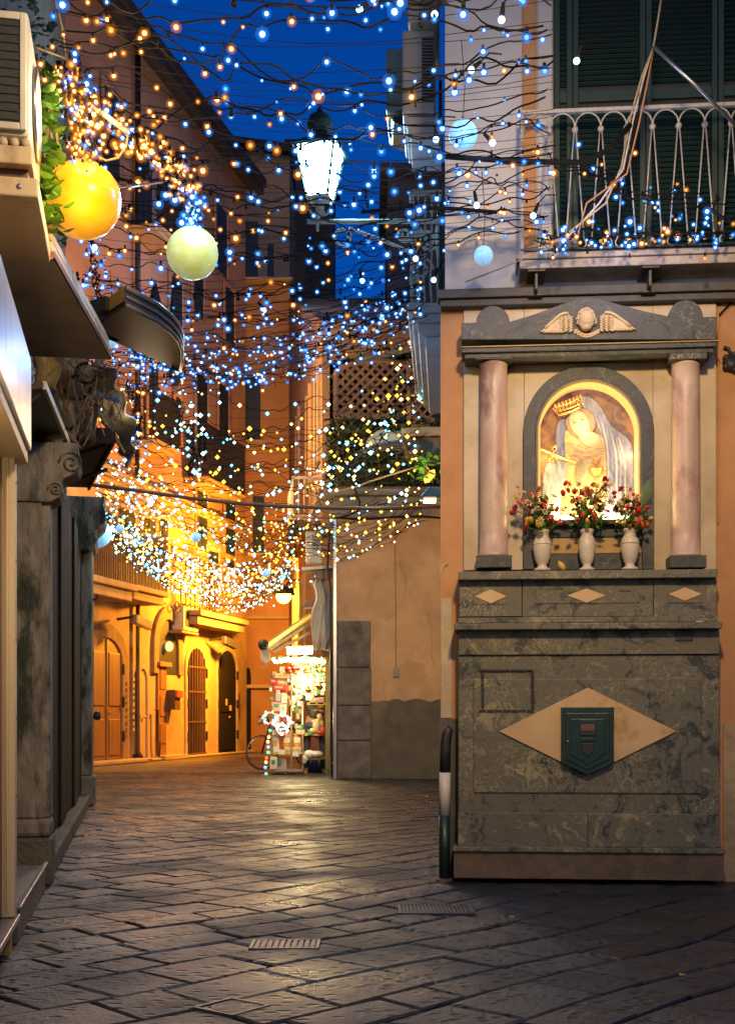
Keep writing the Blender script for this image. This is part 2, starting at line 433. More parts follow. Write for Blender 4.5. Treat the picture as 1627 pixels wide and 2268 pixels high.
gold_ground = mat('painted_gold_ground', (0.27, 0.14, 0.02), (0.06, 0.034, 0.012), 0.6, 11, 0.006, 40, c3=(0.36, 0.17, 0.015), c3scale=8, dist=1.4)
veil_blue = mat('painted_blue_veil', (0.10, 0.12, 0.24), (0.26, 0.27, 0.36), 0.5, 13, 0.006, 40, stretch=(2.4, 1, 0.6), dist=1.6, c3=(0.07, 0.075, 0.13), c3scale=9)
veil_pale = mat('painted_pale_cloth', (0.44, 0.43, 0.42), (0.17, 0.19, 0.21), 0.5, 16, 0.004, 40, stretch=(2, 1, 0.6), dist=0.8)
dress_yellow = mat('painted_yellow_dress', (0.60, 0.45, 0.16), (0.34, 0.22, 0.07), 0.5, 16, 0.004, 40, stretch=(1, 1, 2.5), dist=1.0)
face_paint = mat('painted_skin', (0.60, 0.44, 0.27), (0.55, 0.38, 0.21), 0.5, 8)
hair_paint = mat('painted_hair', (0.26, 0.17, 0.08), (0.18, 0.11, 0.05), 0.5, 16, stretch=(2, 1, 0.6))
ink = mat('dark_paint', (0.10, 0.06, 0.035), (0.08, 0.045, 0.03), 0.6, 20)
lip_paint = mat('painted_lips', (0.36, 0.15, 0.10), (0.30, 0.12, 0.08), 0.6, 20)
tar = mat('black_adhesive', (0.028, 0.022, 0.018), (0.02, 0.018, 0.016), 0.7, 40)
ground_mat = mat('joint_dirt', (0.030, 0.030, 0.030), (0.018, 0.018, 0.018), 0.7, 6, 0.04, 30)
far_ground = mat('far_paving', (0.15, 0.12, 0.09), (0.10, 0.08, 0.06), 0.6, 3, 0.03, 12, wet=(0.5, 0.75, 1.5))

# ------------------------------------------------------------------ ground and paving
def paving_material(name, c1, c2, rough_lo, rough_hi):
    m = bpy.data.materials.new(name); m.use_nodes = True
    nt = m.node_tree; N = nt.nodes; Lk = nt.links; b = N['Principled BSDF']
    geo = N.new('ShaderNodeNewGeometry')
    oi = N.new('ShaderNodeObjectInfo')
    n1 = N.new('ShaderNodeTexNoise'); n1.inputs['Scale'].default_value = 5; n1.inputs['Detail'].default_value = 9; n1.inputs['Roughness'].default_value = 0.7
    Lk.new(geo.outputs['Position'], n1.inputs['Vector'])
    rp = N.new('ShaderNodeValToRGB'); e = rp.color_ramp.elements
    e[0].position = 0.32; e[0].color = (*c1, 1); e[1].position = 0.68; e[1].color = (*c2, 1)
    Lk.new(n1.outputs['Fac'], rp.inputs['Fac'])
    mr = N.new('ShaderNodeMapRange'); mr.inputs[3].default_value = 0.62; mr.inputs[4].default_value = 1.35
    Lk.new(oi.outputs['Random'], mr.inputs[0])
    mu = N.new('ShaderNodeMixRGB'); mu.blend_type = 'MULTIPLY'; mu.inputs['Fac'].default_value = 1
    Lk.new(rp.outputs['Color'], mu.inputs['Color1']); Lk.new(mr.outputs[0], mu.inputs['Color2'])
    # chisel pits
    rotm = N.new('ShaderNodeMapping'); rotm.inputs['Rotation'].default_value = (0, 0, rad(33)); rotm.inputs['Scale'].default_value = (1.0, 1.45, 1)
    Lk.new(geo.outputs['Position'], rotm.inputs['Vector'])
    vo = N.new('ShaderNodeTexVoronoi'); vo.inputs['Scale'].default_value = 13; vo.inputs['Randomness'].default_value = 0.85
    Lk.new(rotm.outputs['Vector'], vo.inputs['Vector'])
    pit = N.new('ShaderNodeMapRange'); pit.inputs[1].default_value = 0.12; pit.inputs[2].default_value = 0.42; pit.interpolation_type = 'SMOOTHSTEP'
    Lk.new(vo.outputs['Distance'], pit.inputs[0])
    nb = N.new('ShaderNodeTexNoise'); nb.inputs['Scale'].default_value = 34; nb.inputs['Detail'].default_value = 8; nb.inputs['Roughness'].default_value = 0.65
    Lk.new(geo.outputs['Position'], nb.inputs['Vector'])
    ad = N.new('ShaderNodeMath'); ad.operation = 'MULTIPLY_ADD'; ad.inputs[1].default_value = 0.9
    Lk.new(nb.outputs['Fac'], ad.inputs[0]); Lk.new(pit.outputs[0], ad.inputs[2])
    bp = N.new('ShaderNodeBump'); bp.inputs['Strength'].default_value = 0.9; bp.inputs['Distance'].default_value = 0.014
    Lk.new(ad.outputs[0], bp.inputs['Height']); Lk.new(bp.outputs['Normal'], b.inputs['Normal'])
    nw = N.new('ShaderNodeTexNoise'); nw.inputs['Scale'].default_value = 1.1; nw.inputs['Detail'].default_value = 7
    Lk.new(geo.outputs['Position'], nw.inputs['Vector'])
    rr = N.new('ShaderNodeMapRange'); rr.inputs[1].default_value = 0.36; rr.inputs[2].default_value = 0.62; rr.inputs[3].default_value = rough_lo; rr.inputs[4].default_value = rough_hi
    Lk.new(nw.outputs['Fac'], rr.inputs[0]); Lk.new(rr.outputs[0], b.inputs['Roughness'])
    b.inputs['Specular IOR Level'].default_value = 0.36
    dk = N.new('ShaderNodeMapRange'); dk.inputs[3].default_value = 0.35; dk.inputs[4].default_value = 1.0
    Lk.new(pit.outputs[0], dk.inputs[0])
    m2 = N.new('ShaderNodeMixRGB'); m2.blend_type = 'MULTIPLY'; m2.inputs['Fac'].default_value = 0.8
    Lk.new(mu.outputs['Color'], m2.inputs['Color1']); Lk.new(dk.outputs[0], m2.inputs['Color2'])
    Lk.new(m2.outputs['Color'], b.inputs['Base Color'])
    return m
pave = paving_material('basalt_paving', (0.0085, 0.0115, 0.0145), (0.040, 0.046, 0.053), 0.27, 0.60)

ground = tag(MB().add([(-60, -30, -0.014), (60, -30, -0.014), (60, 120, -0.014), (-60, 120, -0.014)], [(0, 1, 2, 3)]).build('ground', ground_mat), kind='structure')
fg = MB(); fg.add([(-14, 24.4, -0.002), (3, 24.4, -0.002), (3, 60, -0.002), (-14, 60, -0.002)], [(0, 1, 2, 3)])
tag(fg.build('far_street', far_ground), kind='structure')

pavement = bpy.data.objects.new('street_pavement', None); COL.objects.link(pavement); tag(pavement, kind='structure')
stones = []
TH = rad(47); c38, s38 = math.cos(TH), math.sin(TH)
def left_x(Y): return -1.56 - 0.184 * (Y - 5.6)
v = -16.0; row = 0
while v < 24:
    wv = R.uniform(0.22, 0.37)
    u = -6 + R.uniform(0, 0.5)
    while u < 24:
        wu = R.uniform(0.26, 0.56)
        cu, cv = u + wu/2, v + wv/2
        X, Y = cu*c38 - cv*s38, cu*s38 + cv*c38
        if 3.0 < Y < 24.6 and X > left_x(Y) - 0.5 and X < (4.2 if Y < 8.6 else 4.5) and abs(X) < 0.36*Y + 0.7:
            stones.append((Y, u, v, wu, wv))
        u += wu
    v += wv; row += 1
def warp(a, b):
    return (a + .08*math.sin(1.3*b+.4) + .04*math.sin(3.1*b+a*.7), b + .09*math.sin(.8*a+1.1) + .035*math.sin(2.7*a+.9*b))
def stone_geo(mb, u, v, wu, wv):
    g = 0.003 + R.uniform(0, 0.007); ch = R.uniform(0.006, 0.018); dz = R.uniform(-0.003, 0.002)
    tx, ty = R.uniform(-0.010, 0.010), R.uniform(-0.010, 0.010)
    j = lambda: R.uniform(-0.006, 0.006)
    base = [(u+g+j(), v+g+j()), (u+wu-g+j(), v+g+j()), (u+wu-g+j(), v+wv-g+j()), (u+g+j(), v+wv-g+j())]
    cu, cv = u+wu/2, v+wv/2
    vs = []
    for k, (in_, z) in enumerate(((0, -0.05), (0, -0.008), (ch, 0.0))):
        for (a, b) in base:
            a2 = a + (in_ if a < cu else -in_); b2 = b + (in_ if b < cv else -in_)
            zz = z + (dz + (a2-cu)*tx + (b2-cv)*ty if k else 0)
            a2, b2 = warp(a2, b2)
            vs.append((a2*c38 - b2*s38, a2*s38 + b2*c38, zz))
    fs = []
    for k in range(2):
        for i in range(4):
            l = (i+1) % 4
            fs.append((k*4+i, k*4+l, k*4+4+l, k*4+4+i))
    # crowned top: a centre vertex
    cz = sum(p[2] for p in vs[8:12]) / 4 + R.uniform(0.0, 0.006)
    cu, cv = warp(cu, cv)
    vs.append((cu*c38 - cv*s38, cu*s38 + cv*c38, cz))
    for i in range(4): fs.append((8+i, 8+(i+1) % 4, 12))
    mb.add(vs, fs)
stones.sort()
far_mb = MB()
for k, (Y, u, v, wu, wv) in enumerate(stones):
    if k < 300:
        mb = MB(); stone_geo(mb, u, v, wu, wv); mb.build('paving_stone', pave, pavement, fix=False)
    else: stone_geo(far_mb, u, v, wu, wv)
tag(far_mb.build('paving_stones_beyond', pave, pavement, fix=False), kind='stuff')

drain_iron = mat('drain_iron', (0.030, 0.027, 0.025), (0.05, 0.043, 0.038), 0.45, 30, 0.02, 80)
worn_iron = mat('worn_drain_iron', (0.07, 0.062, 0.055), (0.10, 0.085, 0.07), 0.4, 30, 0.02, 80)
def drain_cover(px, py, w, dp, label, bars, rz, double=False):
    d = FPX * CAMH / (py - HY); p = at(px, py, d)
    t = thing('drain_grate', label, 'drain', loc=(p.x, p.y, 0.002), rz=rz)
    f = MB(); e = 0.018
    for (a, b, c, dd) in ((-w/2, w/2, -dp/2, -dp/2+e), (-w/2, w/2, dp/2-e, dp/2), (-w/2, -w/2+e, -dp/2+e, dp/2-e), (w/2-e, w/2, -dp/2+e, dp/2-e)):
        f.box(a, b, c, dd, -0.01, 0.008)
    f.build('frame', worn_iron if double else drain_iron, t, bevel=0.003)
    MB().box(-w/2+e, w/2-e, -dp/2+e, dp/2-e, -0.012, -0.002).build('pit', black_iron, t)
    for i in range(bars):
        x = -w/2 + e + (w - 2*e) * (i + 0.5) / bars
        MB().box(x - (w/bars)*0.3, x + (w/bars)*0.3, -dp/2+e, dp/2-e, -0.004, 0.006).build('bar', drain_iron, t)
    return t
drain_cover(965, 2016, 0.41, 0.33, 'long iron drain grate in the paving in front of the striped post', 18, 0)
drain_cover(632, 2094, 0.32, 0.24, 'small iron drain grate with bright end rails in mid street', 10, 0, True)
drain_cover(547, 1741, 1.0, 0.75, 'wide iron drain grate in the paving near the lit stall', 20, 0)
p = at(513, 2231, FPX*CAMH/(2231-HY))
t = thing('manhole_cover', 'square iron access cover with ring pattern set diagonally in the paving', 'cover', loc=(p.x, p.y, -0.003), rz=rad(52))
f = MB(); w = 0.10
for a, b, c, d in ((-w, w, -w, -w+.012), (-w, w, w-.012, w), (-w, -w+.012, -w+.012, w-.012), (w-.012, w, -w+.012, w-.012)): f.box(a, b, c, d, -0.01, 0.009)
f.build('frame', worn_iron, t, bevel=0.002)
MB().box(-w+.013, w-.013, -w+.013, w-.013, -0.01, 0.003).build('plate', drain_iron, t)
for r in (0.07, 0.045):
    MB().tube([(r*math.cos(a*math.pi/12), r*math.sin(a*math.pi/12), 0.003) for a in range(24)], 0.004, 5, closed=True).build('ring', worn_iron, t)
for (px, py, c, lab) in ((1008, 2014, petal_orange, 'tiny orange scrap lying on the long drain grate'), (340, 1965+0, None, None), (1133, 2040, petal_yellow, 'tiny yellow scrap on the paving before the shrine'), (1510, 2171, petal_yellow, 'small yellow leaf on the wet paving to the right')):
    if c is None: continue
    q = at(px, py, FPX*CAMH/(py-HY))
    mb = MB(); mb.prism([(-.014, -.006, 0), (.012, -.008, .002), (.016, .007, 0), (-.01, .009, .003)], (0, 0, .003))
    o = mb.build('litter_scrap', c); o.location = (q.x, q.y, 0.02); tag(o, lab, 'litter')

# ------------------------------------------------------------------ corner building with the shrine
SH = Frame((1.405, 8.2, 0), -5.0)
cb = thing('corner_building', 'tall corner building with orange ground floor and pale grey upper wall above the shrine', 'building', SH)
xl = SH.x(975); xr = 3.4
zc = SH.z(1300, 640)
# side wall runs back from the corner
def prism_wall(z0, z1, name, m, inset=0.0):
    a = SH.world((xl + inset, 0, z0)); b = SH.world((xr, 0, z0))
    c = Vector((b.x + 0.4, 18.5, z0)); d = Vector((1.12 + inset, 18.5, z0))
    MB().prism([a, b, c, d], (0, 0, z1 - z0)).build(name, m, cb, world=True)
def lower_wall():
    a = SH.world((xl, 0.2, 0)); b = SH.world((xr, 0.2, 0)); c = Vector((b.x + 0.4, 18.5, 0)); d = Vector((1.12, 18.5, 0))
    MB().prism([a, b, c, d], (0, 0, zc - 0.05)).build('lower_wall', orange_wall, cb, world=True)
    nx0, nx1, nz0, nz1 = SH.x(1176), SH.x(1430), SH.z(1300, 1190), SH.z(1300, 828)
    for (x0, x1, z0, z1) in ((xl, nx0, 0, zc-.05), (nx1, xr, 0, zc-.05), (nx0, nx1, 0, nz0), (nx0, nx1, nz1, zc-.05)):
        MB().box(x0, x1, 0, 0.199, z0, z1).build('wall_face', orange_wall, cb)
lower_wall()
prism_wall(zc - 0.05, 12.0, 'upper_wall', white_wall, 0.03)
# rough lower patch to the right of the shrine, the pale strip and the bevelled notch left of it
MB().box(SH.x(1600), xr, -0.012, 0.02, 0.0, SH.z(1600, 1603)).build('patched_plaster', rough_cream, cb)
MB().box(xl + 0.004, SH.x(1000), -0.008, 0.02, SH.z(980, 1590), SH.z(980, 1325)).build('pale_patch', cream_slab, cb)
MB().box(xl + 0.002, SH.x(1012), -0.006, 0.02, 0, SH.z(980, 1592)).build('grey_patch', dado_wall, cb)
n = MB(); zt = SH.z(980, 1250)
n.prism([(xl - 0.004 + 0.055*(1-math.cos(a*math.pi/16)), -0.012, zt - 0.14 + 0.14*math.sin(a*math.pi/16)) for a in range(9)] + [(xl - 0.004, -0.012, zt)], (0, 0.03, 0))
n.build('corner_chamfer_stop', rough_cream, cb)
# orange vertical strip on the upper wall, small corner return
MB().box(SH.x(1156), SH.x(1186), -0.03, 0.01, zc, 12).build('downpipe_strip', orange_wall, cb, bevel=0.01)
MB().box(SH.x(1190), SH.x(1222), -0.015, 0.01, zc, 12).build('shutter_surround', white_wall, cb, bevel=0.006)
# dark string course
f = MB(); za, zb = SH.z(1300, 668, -0.12), SH.z(1300, 632, -0.12)
f.box(xl - 0.02, xr, -0.13, 0.01, za + 0.045, zb)
f.box(xl, xr, -0.10, 0.01, za, za + 0.045)
f.build('string_course', dark_slate, cb, bevel=0.006)
MB().tube([(SH.x(1590), -0.02, SH.z(1590, 700)), (SH.x(1612), -0.02, SH.z(1612, 676)), (SH.x(1640), -0.03, SH.z(1640, 660))], 0.006).build('wall_cable', cable_black, cb)
MB().tube([(SH.x(1588), -0.02, SH.z(1588, 690)), (SH.x(1588), -0.02, SH.z(1588, 1160))], 0.005).build('wall_cable', orange_wall, cb)

# balcony door with shutters behind the railing
zf = SH.z(1400, 556, -0.25) ; ztop = 7.2
xd0, xd1 = SH.x(1224), SH.x(1700)
MB().box(xd0, xd1, 0.0, -0.012, zf, ztop).build('door_recess', grille_dark, cb)
def shutter(x0, x1):
    s = MB(); w = 0.035
    s.box(x0, x0+w, -0.045, -0.013, zf+0.02, ztop); s.box(x1-w, x1, -0.045, -0.013, zf+0.02, ztop)
    for z in (zf+0.02, zf+1.05, ztop-0.08): s.box(x0+w, x1-w, -0.043, -0.015, z, z+0.07)
    so_ = s.build('shutter_frame', green_paint, cb, bevel=0.003)
    me = MB().prism([(x0+w, -0.040, 0), (x0+w, -0.034, 0.004), (x0+w, -0.016, 0.030), (x0+w, -0.022, 0.028)], (x1-x0-2*w, 0, 0)).mesh('shutter_slat', green_paint)
    z = zf + 0.10
    while z < 6.25:
        if not (zf+1.01 < z < zf+1.13):
            link(me, 'shutter_slat', so_, Matrix.Translation((0, 0, z)))
        z += 0.034
for a, b in ((1226, 1265), (1267, 1426), (1428, 1585), (1587, 1690)): shutter(SH.x(a), SH.x(b))

# balcony: slab, brackets, railing with paired bars
bl = thing('balcony', 'shallow balcony with white iron railing of paired bars before green shutters', 'balcony', SH)
yb = -0.30
zs0, zs1 = SH.z(1400, 578, yb), SH.z(1400, 553, yb)
f = MB(); f.box(SH.x(1143, yb), xr, yb, -0.001, zs1-0.035, zs1); f.box(SH.x(1150, yb), xr, yb+0.02, -0.002, zs0-0.02, zs1-0.036)
f.build('slab', mat('worn_white_edge', (0.42, 0.36, 0.30), (0.27, 0.22, 0.18), 0.8, 12, 0.03, 40), bl, bevel=0.006)
for px in (1188, 1442):
    x = SH.x(px, yb)
    g = MB(); zt = zs0 - 0.021; zb_ = zt - 0.13
    g.box(x-0.055, x+0.055, yb+0.03, -0.003, zt-0.014, zt); g.box(x-0.045, x+0.045, -0.16, -0.003, zb_, zb_+0.014); g.box(x-0.009, x+0.009, yb+0.06, -0.004, zb_+0.0145, zt-0.0145)
    g.build('bracket', sheet_dark, bl, bevel=0.002)
zr = SH.z(1400, 236, yb); yr = yb + 0.03
f = MB(); x0 = SH.x(1152, yr)
f.box(x0, xr, yr-0.02, yr+0.02, zr-0.012, zr+0.012); f.build('handrail', white_iron, bl, bevel=0.004)
MB().box(x0, xr, yr-0.012, yr+0.012, zs1+0.02, zs1+0.034).build('bottom_rail', black_iron, bl)
MB().tube([(x0+0.01, yr, zr), (x0+0.01, yr, zs1)], 0.011).build('post', white_iron, bl)
f = MB(); f.tube([(x0+0.01, yr, zr), (x0+0.01, -0.002, zr)], 0.012); f.build('side_rail', white_iron, bl)
pitch = SH.x(1328, yr) - SH.x(1271, yr)
def baluster_mesh():
    g = MB(); h = zr - zs1; zball = h - 0.105
    a = [(-pitch/2*math.cos(k*math.pi/10)*0 + (-pitch/2) + pitch/2*(1-math.cos(k*math.pi/10)), 0, zball + (h-0.012-zball)*math.sin(k*math.pi/10)) for k in range(11)]
    g.tube(a, 0.0055, 5)
    g.ball((pitch/2, 0, zball-0.012), 0.021, 8, 6)
    for s in (-1, 1):
        g.tube([(pitch/2 + s*0.006, 0, zball-0.02), (pitch/2 + s*0.056, 0, 0.09)], 0.0055, 5)
        g.tube([(pitch/2 + s*0.056 + s*0.0*k, 0, 0.09 - 0.07*math.sin(k*math.pi/8)) if k == 0 else (pitch/2 + s*(0.056 - 0.05*(1-math.cos(k*math.pi/8))*0.5 + 0.02*math.sin(k*math.pi/4)), 0, 0.09 - 0.06*math.sin(k*math.pi/8)) for k in range(5)], 0.005, 5)
    g.ball((pitch/2, 0, 0.07), 0.014, 6, 5)
    return g.mesh('baluster', white_iron, True)
bm_ = baluster_mesh()
for k in range(12):
    x = x0 + 0.02 + pitch*(k+0.5)
    if x < xr - 0.1: link(bm_, 'baluster', bl, Matrix.Translation((x, yr, zs1)))

# ------------------------------------------------------------------ the wall shrine
sh = thing('wall_shrine', 'stone wall shrine with pink columns framing a lit arched picture of a crowned veiled woman', 'shrine', SH)
def sbox(name, m, px0, px1, py0, py1, yf, yback=0.0, parent=sh, bevel=0.004, dx=0.0):
    x0, z1 = SH.px(px0, py0, yf); x1, z0 = SH.px(px1, py1, yf)
    zz1 = SH.z((px0+px1)/2, py0, yf); zz0 = SH.z((px0+px1)/2, py1, yf)
    return MB().box(x0, x1, yf, yback - 0.001, max(zz0, 0), zz1).build(name, m, parent, bevel=bevel)
sbox('plinth', plinth_stone, 1004, 1602, 1889, 1948, -0.23)
sbox('plinth_moulding', green_marble, 1002, 1605, 1878, 1888.6, -0.25)
sbox('body', green_marble, 1015, 1592, 1450, 1877.6, -0.17)
sbox('lower_slab', green_marble, 1014, 1300, 1800, 1877, -0.185)
sbox('lower_slab', green_marble, 1301, 1593, 1803, 1877, -0.183)
sbox('centre_panel', green_marble, 1048, 1553, 1503, 1757, -0.182, bevel=0.006)
sbox('upper_band', green_marble, 1015, 1592, 1394, 1449.5, -0.19)
sbox('ledge', green_marble, 1005, 1598, 1379, 1393.6, -0.27, bevel=0.006)
sbox('ledge_moulding', green_marble, 1014, 1590, 1366, 1378.6, -0.22)
for a, b in ((1016, 1155), (1156, 1446), (1447, 1586)): sbox('predella_slab', green_marble, a, b, 1282, 1365.6, -0.16)
sbox('predella_panel', green_marble, 1187, 1415, 1307, 1336, -0.166, bevel=0.002)
sbox('predella_panel', green_marble, 1047, 1120, 1313, 1338, -0.166, bevel=0.002)
sbox('predella_panel', green_marble, 1478, 1552, 1311, 1335, -0.166, bevel=0.002)
sbox('shelf', green_marble, 1014, 1588, 1263, 1281.6, -0.23, bevel=0.005)
def diamond(name, m, cx, cy, hw, hh, yf, th=0.012):
    pts = [SH.px(cx-hw, cy, yf), SH.px(cx, cy-hh, yf), SH.px(cx+hw, cy, yf), SH.px(cx, cy+hh, yf)]
    return MB().prism([(x, yf, z) for x, z in pts], (0, th, 0)).build(name, m, sh, bevel=0.002)
diamond('diamond_inlay', diamond_stone, 1086, 1321, 36, 16, -0.172, 0.02)
diamond('diamond_inlay', diamond_stone, 1298, 1319, 43, 16, -0.172, 0.02)
diamond('diamond_inlay', diamond_stone, 1516, 1316, 37, 15, -0.172, 0.02)
diamond('diamond_slab', diamond_stone, 1301, 1620, 196, 97, -0.196, 0.03)
# letterbox with a pointed foot
lb = tag(MB().box(0, .001, 0, .001, 0, .001).build('donation_box_backing', box_green, sh), None)
bpy.data.objects.remove(lb)
db = thing('letterbox', 'dark green metal letterbox with pointed foot on the yellow stone diamond', 'letterbox', SH)
def pent(x0, x1, y0, y1, yt, yf, th, name, parent, m=box_green, bev=0.004):
    cx = (x0+x1)/2
    pts = [SH.px(x0, y0, yf), SH.px(x1, y0, yf), SH.px(x1, y1, yf), SH.px(cx, yt, yf), SH.px(x0, y1, yf)]
    return MB().prism([(x, yf, z) for x, z in pts], (0, th, 0)).build(name, m, parent, bevel=bev)
pent(1242, 1359, 1566, 1690, 1716, -0.235, 0.038, 'case', db)
pent(1252, 1349, 1579, 1682, 1706, -0.243, 0.010, 'door', db)
pent(1263, 1338, 1592, 1672, 1695, -0.249, 0.009, 'door_panel', db)
for (a, b, c, d, y, m) in ((1283, 1318, 1594, 1604, -.256, box_green), (1285, 1316, 1604, 1619, -.259, sheet_brown), (1284, 1317, 1621, 1629, -.262, black_iron), (1288, 1314, 1634, 1642, -.258, box_green)):
    x0, z1 = SH.px(a, c, y); x1, z0 = SH.px(b, d, y)
    MB().box(x0, x1, y, -0.248, z0, z1).build('slot_trim', m, db, bevel=0.002)
pent(1289, 1313, 1646, 1664, 1675, -0.257, 0.010, 'emblem', db, black_iron, 0.002)
MB().ball((SH.x(1257, -.245), -0.246, SH.z(1257, 1642, -.245)), (0.006, 0.004, 0.006)).build('lock', grey_metal, db)
# remains of a removed plaque, a small dark plaque
for (a, b, c, d) in ((1062, 1182, 1482, 1487), (1064, 1072, 1488, 1570), (1174, 1183, 1490, 1572), (1060, 1184, 1571, 1579)):
    x0, z1 = SH.px(a, c, -.183); x1, z0 = SH.px(b, d, -.183)
    m_ = MB(); seg = 7
    for k in range(seg):
        if b-a > d-c: m_.box(x0+(x1-x0)*k/seg, x0+(x1-x0)*(k+R.uniform(.85, 1))/seg, -0.1845-R.uniform(0,.001), -0.172, z0+R.uniform(0,.004), z1-R.uniform(0,.004))
        else: m_.box(x0+R.uniform(0,.004), x1-R.uniform(0,.004), -0.1845-R.uniform(0,.001), -0.172, z0+(z1-z0)*k/seg, z0+(z1-z0)*(k+R.uniform(.85,1))/seg)
    m_.build('adhesive_trace', tar, sh)
sbox('small_plaque', sheet_dark, 1495, 1534, 1396, 1420, -0.197)
# back slabs
sbox('back_slab', cream_slab, 1026, 1160, 680, 1262.6, -0.03)
sbox('back_slab', cream_slab, 1445, 1585, 672, 1262.6, -0.03)
AX, AY, AR = 1303, 957, 117     # niche arch: centre, springing row, radius (layout units)
def arch_pts(r, bottom, y, n=28, cx=AX, cy=AY):
    P = [(cx - r, bottom)] + [(cx - r*math.cos(math.pi*k/n), cy - r*1.02*math.sin(math.pi*k/n)) for k in range(n+1)] + [(cx + r, bottom)]
    return [(*SH.px(a, b, y),) for a, b in P]
# cream slab with the arched opening cut out: two halves
def arch_slab():
    y = -0.03; top = 672
    P = [(AX - 112*math.cos(math.pi*k/28), AY - 112*1.02*math.sin(math.pi*k/28)) for k in range(29)]
    L = [(1160.4, 1262), (1160.4, top), (AX-0.3, top)] + [q for q in reversed(P[:15])] + [(AX-112, 1262)]
    Rr = [(1444.6, 1262), (1444.6, top), (AX+0.3, top)] + [q for q in P[14:]] + [(AX+112, 1262)]
    for Q in (L, Rr):
        MB().prism([(SH.px(a, b, y)[0], y, SH.px(a, b, y)[1]) for a, b in Q], (0, 0.028, 0)).build('back_slab', cream_slab, sh, bevel=0.002)
arch_slab()
def ring(name, m, r0, r1, bottom, y, th, parent=sh, bev=0.004):
    a = arch_pts(r0, bottom, y); b = arch_pts(r1, bottom, y); n = len(a); g = MB()
    vs = [(x, y, z) for x, z in a] + [(x, y, z) for x, z in b] + [(x, y+th, z) for x, z in a] + [(x, y+th, z) for x, z in b]
    fs = []
    for i in range(n-1):
        fs += [(i, i+1, n+i+1, n+i), (2*n+i+1, 2*n+i, 3*n+i, 3*n+i+1), (i+1, i, 2*n+i, 2*n+i+1), (n+i, n+i+1, 3*n+i+1, 3*n+i)]
    fs += [(0, n, 3*n, 2*n), (n-1, 3*n-1, 4*n-1, 2*n-1)]
    g.add(vs, fs)
    return g.build(name, m, parent, bevel=bev)
ring('arch_surround', grey_marble, 145, 118, 1261, -0.085, 0.055)
ring('arch_inner_moulding', mat('grey_purple_frame', (0.17, 0.14, 0.14), (0.13, 0.11, 0.11), 0.5, 20), 117.5, 112.5, 1150, -0.075, 0.05)
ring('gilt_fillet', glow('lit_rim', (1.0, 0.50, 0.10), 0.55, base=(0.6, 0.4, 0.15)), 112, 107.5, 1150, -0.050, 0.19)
sbox('niche_sill', grey_marble, 1188.2, 1417.8, 1150, 1161, -0.115, -0.03)
sbox('under_band', grey_marble, 1188.2, 1417.8, 1161.4, 1190, -0.06, -0.03)
sbox('ochre_panel', gold_panel, 1188.2, 1417.8, 1190.4, 1226, -0.05, -0.03)
sbox('under_band', grey_marble, 1188.2, 1417.8, 1226.4, 1262, -0.06, -0.03)
# picture panel, set back in the niche
yp = 0.115
MB().prism([(x, yp, z) for x, z in arch_pts(116, 1170, yp)], (0, 0.02, 0)).build('picture_panel', gold_ground, sh)
MB().box(SH.x(1186, -0.03), SH.x(1420, -0.03), -0.03, yp, SH.z(1300, 1151.5, -0.03) - 0.02, SH.z(1300, 1151.5, -0.03)).build('niche_floor', cream_slab, sh)
def z3(x, y): return ((1400 + x/3.537)/1.2588, (980 + y/3.537)/1.2588)
def painted(name, m, pts, lift, bev=0.003):
    y = yp - lift
    q = [SH.px(*z3(a, b), y) for a, b in pts]
    return MB().prism([(x, y, z) for x, z in q], (0, lift - 0.0005 if lift < 0.004 else 0.004, 0)).build(name, m, sh, bevel=bev)
def sm(pts, it=2):
    for _ in range(it):
        o = []
        for i in range(len(pts)):
            a, b = pts[i], pts[(i+1) % len(pts)]
            o += [(a[0]*.75+b[0]*.25, a[1]*.75+b[1]*.25), (a[0]*.25+b[0]*.75, a[1]*.25+b[1]*.75)]
        pts = o
    return pts
pv = painted('painted_veil', veil_blue, sm([(760,440),(870,445),(960,530),(1020,640),(1070,740),(1190,820),(1275,900),(1295,1100),(1300,1640),(900,1640),(1010,1300),(1000,1000),(985,830),(930,720),(890,600),(760,540)]), 0.010)
painted('painted_veil', veil_blue, sm([(520,720),(620,640),(660,760),(640,900),(630,1020),(660,1120),(500,1100),(530,900)]), 0.006)
painted('painted_sleeve', veil_pale, sm([(390,1640),(395,1200),(450,1090),(540,1040),(640,1090),(680,1250),(600,1450),(560,1640)]), 0.012)
painted('painted_dress', dress_yellow, sm([(610,740),(700,840),(800,850),(980,790),(1020,1000),(1030,1400),(960,1640),(540,1640),(600,1350),(650,1200),(610,1000)]), 0.014)
painted('painted_hair', hair_paint, sm([(620,640),(760,540),(900,600),(930,740),(840,850),(760,880),(680,830),(620,740)]), 0.016)
for k in range(5):
    painted('painted_fold', dress_yellow if k % 2 else face_paint, sm([(720-8*k,930+26*k),(820,985+24*k),(1000,900+28*k),(1004,912+28*k),(820,1002+24*k),(716-8*k,945+26*k)]), 0.018 + 0.001*k, 0.001)
for k in range(6):
    x = 985 + 42*k
    painted('painted_fold', veil_pale if k % 2 else veil_blue, sm([(x-60,640+40*k),(x,900+40*k),(x+6,1300),(x-4,1630),(x+18,1630),(x+24,1300),(x+20,890+40*k),(x-42,636+40*k)]), 0.0125 + 0.0006*k, 0.001)
